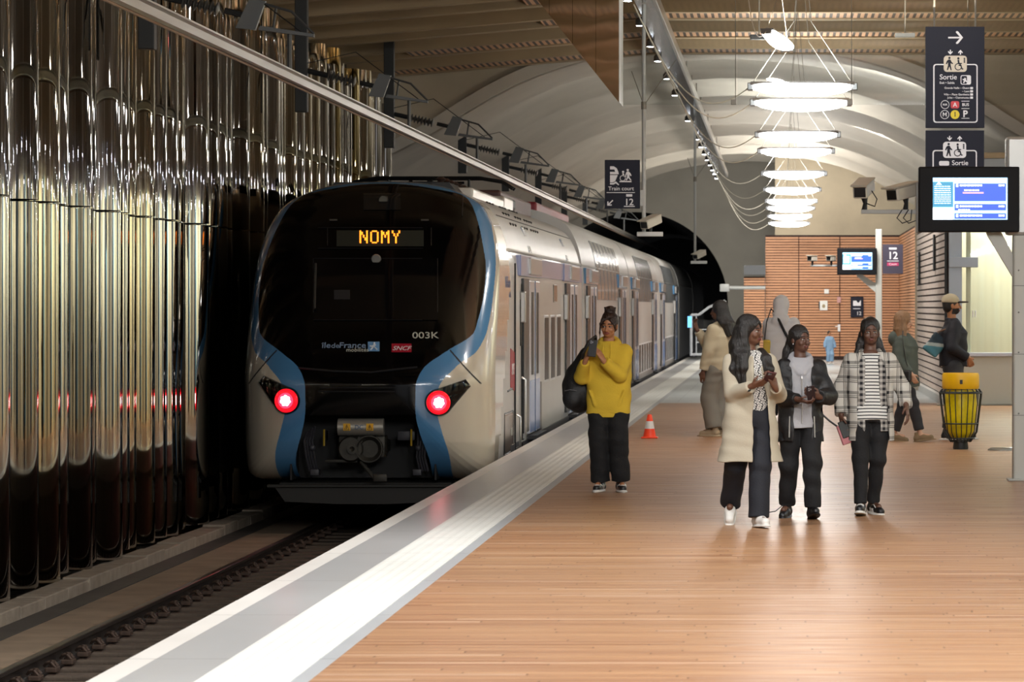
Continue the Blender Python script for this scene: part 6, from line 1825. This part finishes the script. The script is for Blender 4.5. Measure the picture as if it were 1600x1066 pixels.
for s in (-1, 1): m.tube([(s*.105*k, -.128, .88*k), (s*.11*k, -.14, .70*k)], .005, 5)
m.build('jacket_piping', pbr('zip_silver', 'c9c9cc', .3), jk)
legs(r, J, P, black_cloth, r=(.10, .08, .07), hem=.04, folds=.008)
shoes(r, J, P, [black_leather, black_leather, grey_sole])
lm = MB(); a = J['ank'][-1]; lm.tube([(a[0]-.03, a[1]-.05, a[2]-.0), (a[0]-.09, a[1]-.04, a[2]-.05), (a[0]-.14, a[1]-.02, a[2]-.06)], .004, 5); lm.build('shoelace', black_leather, r)
f = new_hair(J, .9); hair_cap(J, f, .010)
f.ell(hp(0, .10, .14), (.05*k, .045*k, .05*k), k=.02)
strand(f, [hp(-.01, .12, .13), hp(-.03, .15, .03), (-.13*k, .03, 1.33*k), (-.19*k, -.02, 1.28*k)], [.03, .032, .034, .012], k=.02); f.fold(.003, 60, 40, 1)
f.build('hair', hair_m, r, None, 1)
er = MB(); q_ = hp(-.078, .0, .088); er.ball(tuple(q_), .007, 8, 6); er.build('earring', pbr('earring_silver', 'd9d9dc', .2, metal=.8), r, smooth=True)
phone('phone', wrld(r, (.055, -.325, .985)), (R(30), R(-12), R(10)), 'small dark phone in the hands of the person in the black jacket', w_=.066, h=.13, case='2a2024')

# ---- person in the plaid overshirt
r = person_root(1360, 28.5, R(2), 'person in a black and white plaid overshirt over a striped top, black trousers')
P = dict(H=1.56, skin=skinm('dark2', '573a2c'), lip=pbr('lip_brown', '5a322c', .4), brow=brow_m, head=(4, 0, 0), seed=9,
         ankle={-1: (-.085, -.14, .085), 1: (.03, .10, .10)}, toe={-1: (-.12, -1, 0), 1: (.35, -1, 0)}, footpitch={-1: -8, 1: 4},
         wrist={-1: (-.235, -.03, .79), 1: (.275, -.14, .87)}, elbowhint={-1: (-.4, 1, -.1), 1: (.25, 1, -.1)},
         hand={-1: ((.03, -.15, -1), (1, .1, 0), (0, -1, 0), 40), 1: ((.15, -.25, -.9), (-.9, .2, -.3), (-.2, -1, 0), 22)}, res=.006, bres=.005, shw=.172)
J = make_person(r, P); k = J['k']; hp = J['hp']
n = NB('striped_top', .7)
n.base(n.mix(n.M('LESS_THAN', n.M('FRACT', n.M('MULTIPLY', n.M('ADD', n.z, n.M('MULTIPLY', n.M('MULTIPLY', n.x, n.x), .35)), 38)), .34), 'cfcfca', '26262c'))
stripe_m = n.m
n = NB('plaid_wool', .85)
def inb_(v, per, off, wd): return n.M('LESS_THAN', n.M('ABSOLUTE', n.M('SUBTRACT', n.M('FRACT', n.M('ADD', n.M('DIVIDE', v, per), off)), .5)), wd)
wob = n.M('ADD', n.x, n.M('MULTIPLY', n.noise(6), .02)); hz = n.M('ADD', n.z, n.M('MULTIPLY', n.noise(5), .02))
v1 = inb_(wob, .105, .1, .09); v2 = inb_(wob, .105, .42, .03); h1 = inb_(hz, .12, .3, .10); h2 = inb_(hz, .12, .62, .03); v3 = inb_(wob, .105, .30, .02); h3 = inb_(hz, .12, .50, .02)
s1_ = n.M('MULTIPLY', n.M('ADD', v1, h1), .55); s2_ = n.M('MULTIPLY', n.M('MAXIMUM', n.M('MAXIMUM', v2, h2), n.M('MAXIMUM', v3, h3)), .8)
n.base(n.mix(n.M('MINIMUM', n.M('MAXIMUM', s1_, s2_), 1.0), 'b9b6ae', '101014'))
n.bump(n.noise(120), .15, .004)
plaid_m = n.m
n = NB('fine_check', .85)
cx_ = n.band(n.x, .045, .5); cz_ = n.band(n.z, .045, .5)
n.base(n.mix(n.M('MULTIPLY', n.M('ADD', cx_, cz_), .5), 'a9a6a0', '15151a')); check_m = n.m
top(r, J, P, stripe_m, 'striped_top', hem=.80, bottom=(.172, .13), mid=(.15, .11), sleeve=(.06, .05, .04), cuff=.1, folds=.003, sh=(.14, .092), necktop=1.36)
def plc(f, J):
    low_collar(f, J); k = J['k']; c = J['neck']
    strand(f, [(c[0]-.075*k, c[1]+.03, c[2]), (c[0]-.085*k, c[1]-.05, c[2]-.03), (c[0]-.115*k, c[1]-.09, c[2]-.09)], [.018, .02, .014], k=.012); strand(f, [(c[0]+.075*k, c[1]+.03, c[2]), (c[0]+.085*k, c[1]-.05, c[2]-.03), (c[0]+.115*k, c[1]-.09, c[2]-.09)], [.018, .02, .014], k=.012)
def pcl(C): return np.zeros(len(C), int)
top(r, J, P, check_m, 'shirt', hem=.70, bottom=(.172, .125), mid=(.16, .122), sleeve=(.062, .052, .042), cuff=.06, folds=.004, open_=(-.05, .075, -.045, .055), sh=(.148, .098))
top(r, J, P, plaid_m, 'overshirt', hem=.62, bottom=(.205, .155), mid=(.19, .14), sleeve=(.082, .074, .06), cuff=.01, folds=.005, open_=(-.125, .145, -.085, .105), collar=plc, sh=(.158, .107))
legs(r, J, P, black_cloth, r=(.095, .068, .054), hem=.045, folds=.005)
shoes(r, J, P, [black_leather, white_sole, white_leather], 'panda')
f = new_hair(J, 1.1); hair_cap(J, f, .010)
for s in (-1, 1):
    strand(f, [hp(s*.05, .07, .10), hp(s*.07, .07, .02), (s*.10*k, .05, 1.36*k), (s*(.15 if s < 0 else .10)*k, .03, 1.30*k)], [.04, .04, .03, .012], k=.02)
f.fold(.003, 60, 40, 5); f.build('hair', hair_m, r, None, 1)
er = MB()
q_ = hp(.080, -.002, .090); er.ball(tuple(q_), .008, 8, 6); er.build('earring', pbr('earring_silver', 'd9d9dc', .2, metal=.8), r, smooth=True)
wl = empty('wallet', wrld(r, (-.215, -.06, .66)), R(2), 'pink wallet with a black phone on it, held low by the person in plaid', 'wallet'); wl.rotation_euler = (R(-10), R(-18), R(20))
MB().bbox(-.045, .05, -.012, .012, -.10, .06, .006).build('cover', pbr('wallet_pink', 'a8656a', .5), wl)
MB().bbox(-.03, .045, -.024, -.011, -.05, .085, .005).build('phone_back', black_plastic, wl)
m = MB(); m.tube([(-.03, 0, .05), (-.07, .03, .12), (-.12, .05, .22), (-.16, .08, .30)], .008, 6); m.build('wrist_strap', black_leather, wl)

# ---- person in the cream hoodie, seen from the side and behind
r = person_root(1122, 45.8, R(-112), 'person with long dark hair in a cream hoodie and grey sweatpants, back half turned, filming')
P = dict(H=1.72, skin=skinm('deep', '5e3d2c'), lip=pbr('lip_plum', '5a2c2a', .4), brow=brow_m, head=(0, 0, 0), seed=11,
         ankle={-1: (-.11, .03, .10), 1: (.10, -.02, .10)}, toe={-1: (0, -1, 0), 1: (0, -1, 0)},
         wrist={-1: (-.02, -.30, 1.36), 1: (.20, -.13, .80)}, elbowhint={-1: (-.3, -.2, -1), 1: (.3, 1, 0)},
         hand={-1: ((.1, -.3, .9), (.3, .7, .1), (1, 0, .2), 45), 1: ((0, -.1, -1), (-1, 0, 0), (0, -1, 0), 28)}, res=.009, bres=.007)
J = make_person(r, P); k = J['k']; hp = J['hp']
def bigc(f, J):
    hood_collar(f, J); c = J['neck']; k = J['k']; f.ell((c[0], c[1]+.09*k, c[2]-.07*k), (.12*k, .06*k, .10*k), k=.03)
top(r, J, P, pbr('cream_fleece', 'b3a88f', .9, bump=.1, bscale=80), 'hoodie', hem=.80, bottom=(.19, .15), mid=(.21, .165), sleeve=(.10, .09, .06), collar=bigc, folds=.006, sh=(.17, .12))
legs(r, J, P, pbr('grey_sweatpants', '77736a', .9, bump=.1, bscale=80), r=(.115, .105, .10), hem=.045, folds=.006)
shoes(r, J, P, [cream_shoe, cream_shoe, cream_shoe])
f = new_hair(J, 1.0); hair_cap(J, f, .014)
for i in range(11):
    a = R(-5+19*i); rr = random.Random(i+40)
    strand(f, [hp(.07*cos(a), .03+.07*sin(a), .15), hp(.09*cos(a), .045+.095*sin(a), .03), V3(.11*cos(a)*k, .11+.09*sin(a), 1.38*k), V3(.09*cos(a)*k, .17+.08*sin(a), (1.24+rr.uniform(-.04, .02))*k)], [.030, .030, .028, .012], k=.015)
f.build('hair', hair_m, r, None, 1)
o = phone('phone', wrld(r, (-.0, -.40, 1.46)), (0, 0, R(-112)), 'lit phone held up to film the train by the person in the cream hoodie', screen_=phone_lit)
o.rotation_euler = (0, 0, R(-140))

# ---- tall person in the white hooded top
r = person_root(1221, 50, R(172), 'tall person seen from behind in a white hooded top with a black bag strap')
P = dict(H=1.80, skin=skinm('tan', 'a87350'), lip=pbr('lip_rose', '8a4a42', .4), brow=brow_m, head=(-12, 4, 0), seed=13,
         ankle={-1: (-.13, .0, .10), 1: (.13, -.02, .10)}, toe={-1: (-.2, -1, 0), 1: (.2, -1, 0)},
         wrist={-1: (-.02, -.34, 1.46), 1: (.14, -.34, 1.46)}, elbowhint={-1: (-.3, .1, -1), 1: (.3, .1, -1)},
         hand={-1: ((.3, -.2, .9), (.7, .5, 0), (0, 1, .3), 45), 1: ((-.3, -.2, .9), (-.7, .5, 0), (0, 1, .3), 45)}, res=.009, bres=.008, shw=.168)
J = make_person(r, P); k = J['k']; hp = J['hp']
whf = pbr('white_fleece', 'd6d6d8', .9, bump=.1, bscale=80)
top(r, J, P, whf, 'hoodie', hem=.74, bottom=(.205, .15), mid=(.215, .15), sleeve=(.10, .09, .07), collar=hood_collar, folds=.006, sh=(.205, .12))
f = Field((-.25, -.25, 1.3*k), (.25, .3, 1.95), .008)
f.ell(hp(0, .02, .135), (.104*k, .120*k, .128*k), k=.02, M=J['HM']); f.ell(hp(0, .05, .02), (.10*k, .09*k, .09*k), k=.04); f.ell(hp(0, -.10, .11), (.07*k, .09*k, .09*k), k=.01, M=J['HM'], mode='s'); f.fold(.004, 20, 20, 2)
f.build('hood', whf, r, None, 1)
legs(r, J, P, black_cloth, folds=.006); shoes(r, J, P, [black_leather, white_sole, white_leather])
sb = empty('shoulder_bag', wrld(r, (-.19, .17, .93)), R(172), 'black bag worn by the tall person in white, strap crossing the back', 'bag')
f = Field((-.2, -.15, -.2), (.2, .15, .2), .008); f.box((-.09, -.03, -.10), (.09, .03, .10), k=0); f.F -= .02; f.fold(.004, 20, 20); f.build('bag_body', black_leather, sb, None, 1)
m = MB(); Ls = [(-.03, .02, .10), (.03, .02, .22), (.12, .02, .38), (.19, .01, .52), (.235, -.04, .60), (.25, -.13, .63)]; m.tube(Ls, .02, 6); m.build('strap', black_leather, sb, smooth=True)
phone('phone', wrld(r, (.06, -.38, 1.60)), (0, 0, R(172)), 'phone held up in front of the tall person in the white hood', screen_=phone_lit)
yb_ = empty('shopping_bag', (PX(1198, 49.5), 49.4, PZ(548, 49.5)), 0, 'yellow bag beside the tall person in white', 'bag')
f = Field((-.12, -.12, -.22), (.12, .12, .22), .008); f.box((-.03, -.03, -.13), (.03, .03, .13), k=0); f.F -= .02; f.fold(.005, 20, 20); f.build('bag_body', pbr('bag_yellow2', 'b59a30', .6), yb_, None, 1)
m = MB(); m.tube([(-.03, 0, .15), (.0, .1, .40), (.06, .45, .58), (.12, .52, .50)], .008, 6); m.build('handle', black_leather, yb_, smooth=True)

# ---- distant child in blue
r = person_root(1296, 104, R(20), 'small child in a pale blue outfit in front of the far timber wall')
P = dict(H=.96, skin=skinm('tan', 'a87350'), lip=pbr('lip_rose', '8a4a42', .4), brow=brow_m, head=(20, 0, 0), seed=15,
         ankle={-1: (-.05, .0, .06), 1: (.06, -.04, .06)}, toe={-1: (0, -1, 0), 1: (0, -1, 0)},
         wrist={-1: (-.17, -.05, .46), 1: (.17, -.05, .46)}, hand={-1: ((0, -.1, -1), (1, 0, 0), (0, -1, 0), 30), 1: ((0, -.1, -1), (-1, 0, 0), (0, -1, 0), 30)}, res=.009, bres=.007)
J = make_person(r, P); blue_o = pbr('pale_blue_cloth', '7fa0bf', .85)
top(r, J, P, blue_o, 'jacket', hem=.68, bottom=(.20, .15), mid=(.2, .15), sleeve=(.10, .09, .08), folds=.004, collar=low_collar); legs(r, J, P, blue_o, r=(.12, .10, .09), folds=.004)
shoes(r, J, P, [white_leather, white_sole, white_leather])
f = new_hair(J, 1.2); hair_cap(J, f, .01); f.build('hair', hair_m, r)

# ---- person in the green parka walking to the right
r = person_root(1414, 44, R(72), 'person with long light brown hair in a grey green parka, walking to the right')
P = dict(H=1.58, skin=skinm('light', 'c39a80'), lip=pbr('lip_rose', '8a4a42', .4), brow=hair_b, head=(14, 0, 0), seed=17,
         ankle={-1: (-.08, -.22, .09), 1: (.08, .16, .10)}, toe={-1: (0, -1, 0), 1: (0, -1, 0)}, footpitch={-1: -8, 1: 8},
         wrist={-1: (-.20, -.14, .83), 1: (.21, -.02, .80)}, elbowhint={-1: (-.4, 1, -.2), 1: (.4, 1, -.1)},
         hand={-1: ((.2, -.4, -.9), (1, 0, 0), (0, -1, 0), 35), 1: ((0, -.1, -1), (-1, 0, 0), (0, -1, 0), 30)}, res=.009, bres=.007)
J = make_person(r, P); k = J['k']; hp = J['hp']
def pk(f, J):
    hood_collar(f, J); c = J['neck']; f.ell((c[0], c[1]+.11, c[2]-.06), (.13, .09, .10), k=.03)
top(r, J, P, pbr('green_parka', '4b544e', .8, noise=.06, nscale=7, bump=.2, bscale=40), 'parka', hem=.70, bottom=(.20, .18), mid=(.19, .155), sleeve=(.09, .082, .065), collar=pk, folds=.007, sh=(.17, .12))
f = Field((-.3, -.3, .6), (.3, .3, .8), .008); f.col([(.655*k, 0, 0, .185*k, .16*k), (.72*k, 0, 0, .195*k, .17*k)], k=0); f.build('shirt_hem', pbr('pale_shirt', 'a9a9a4', .8), r)
legs(r, J, P, pbr('dark_jeans', '26262a', .85), r=(.10, .075, .065), folds=.006); shoes(r, J, P, [tan_shoe, tan_shoe, tan_shoe])
f = new_hair(J, .9); hair_cap(J, f, .024)
f.ell(hp(0, .04, .05), (.085*k, .085*k, .11*k), k=.02)
for i in range(12):
    a = R(-25+21*i); rr = random.Random(i+9)
    strand(f, [hp(.072*cos(a), .03+.075*sin(a), .15), hp(.085*cos(a), .03+.085*sin(a), .03), V3(.10*cos(a)*k, .02+.09*sin(a), 1.33*k), V3(.105*cos(a)*k, -.02+.08*sin(a), (1.16+rr.uniform(-.08, .02))*k)], [.026, .026, .024, .010], k=.015)
f.build('hair', pbr('light_brown_hair', '8a6a4c', .5, bump=.4, bscale=60, noise=.2, nscale=30, nstretch=(3, 3, .5)), r, None, 1)
hb = empty('handbag', wrld(r, (-.24, -.05, .80)), R(72), 'small dark handbag at the side of the person in the green parka', 'bag')
f = Field((-.12, -.2, -.2), (.12, .2, .2), .008); f.box((-.02, -.08, -.05), (.02, .08, .06), k=0); f.F -= .02; f.build('bag_body', black_leather, hb, None, 1)
m = MB(); m.tube([(0, -.07, .06), (.0, -.03, .20), (.03, .02, .45), (.08, .03, .56)], .007, 6); m.build('strap', black_leather, hb, smooth=True)

# ---- person in the cap beside the kiosk
r = person_root(1489, 44.6, R(96), 'bearded person in a beige cap and navy jacket behind the litter bin')
P = dict(H=1.80, skin=skinm('tan', 'a87350'), lip=pbr('lip_rose', '8a4a42', .4), brow=brow_m, beard=1, head=(2, 0, 0), seed=19,
         ankle={-1: (-.10, .08, .10), 1: (.10, -.10, .10)}, toe={-1: (0, -1, 0), 1: (0, -1, 0)},
         wrist={-1: (-.19, -.16, 1.02), 1: (.2, -.16, 1.02)}, elbowhint={-1: (-.6, 1, -.1), 1: (.6, 1, -.1)},
         hand={-1: ((.35, -.45, -.8), (1, 0, 0), (0, -1, .3), 40), 1: ((-.35, -.45, -.8), (-1, 0, 0), (0, -1, .3), 40)}, res=.009, bres=.007)
J = make_person(r, P); k = J['k']; hp = J['hp']
navyj = pbr('navy_jacket', '13151f', .75, bump=.2, bscale=40)
top(r, J, P, navyj, 'jacket', hem=.84, bottom=(.18, .155), mid=(.20, .16), sleeve=(.088, .078, .06), collar=low_collar, folds=.006)
legs(r, J, P, pbr('charcoal_jeans', '34363b', .85), r=(.11, .085, .075), folds=.006); shoes(r, J, P, [black_leather, white_sole, white_leather], 'stripe')
f = new_hair(J, 1.3); hair_cap(J, f, .004); f.build('hair', hair_m, r, None, 1)
f = Field((-.2, -.3, 1.55), (.2, .25, 1.92), .006); f.ell(hp(0, .02, .170), (.088*k, .104*k, .088*k), k=.0, M=J['HM']); f.box((-.3, -.4, 1.4), (.3, .3, hp(0, 0, .155)[2]), k=.004, mode='s'); f.build('cap', pbr('cap_beige', 'b5aa90', .8), r, None, 1)
f = Field((-.2, -.35, 1.55), (.2, .25, 1.92), .005); f.ell(hp(0, -.10, .160), (.07*k, .095*k, .012*k), k=0, M=J['HM']); f.build('cap_brim', pbr('brim_dark', '2d2b2a', .7), r, None, 1)
tb_ = empty('tote_bag', wrld(r, (-.12, .24, 1.18)), R(96), 'teal and white tote bag slung behind the person in the cap', 'bag'); tb_.rotation_euler = (R(38), 0, R(96))
f = Field((-.1, -.25, -.3), (.1, .25, .3), .008); f.box((-.02, -.08, -.11), (.02, .08, .11), k=0); f.F -= .022; f.fold(.006, 18, 18)
f.build('bag_body', [pbr('tote_teal', '4a8594', .6), pbr('tote_navy', '1f3340', .6), pbr('tote_white', 'a9b6b4', .6)], tb_, lambda C: np.where(C[:, 2] < -.04, 0, np.where(C[:, 2] < .06, 2, 1))*0+np.where(C[:, 2]+C[:, 1]*.6 < -.02, 0, np.where(C[:, 2]+C[:, 1]*.6 < .03, 2, 1)), 1)
m = MB(); m.tube([(0, .08, .14), (-.02, .0, .26), (-.03, -.14, .30), (.0, -.22, .26)], .01, 6); m.build('strap', pbr('strap_tan', '7a5a44', .6), tb_, smooth=True)
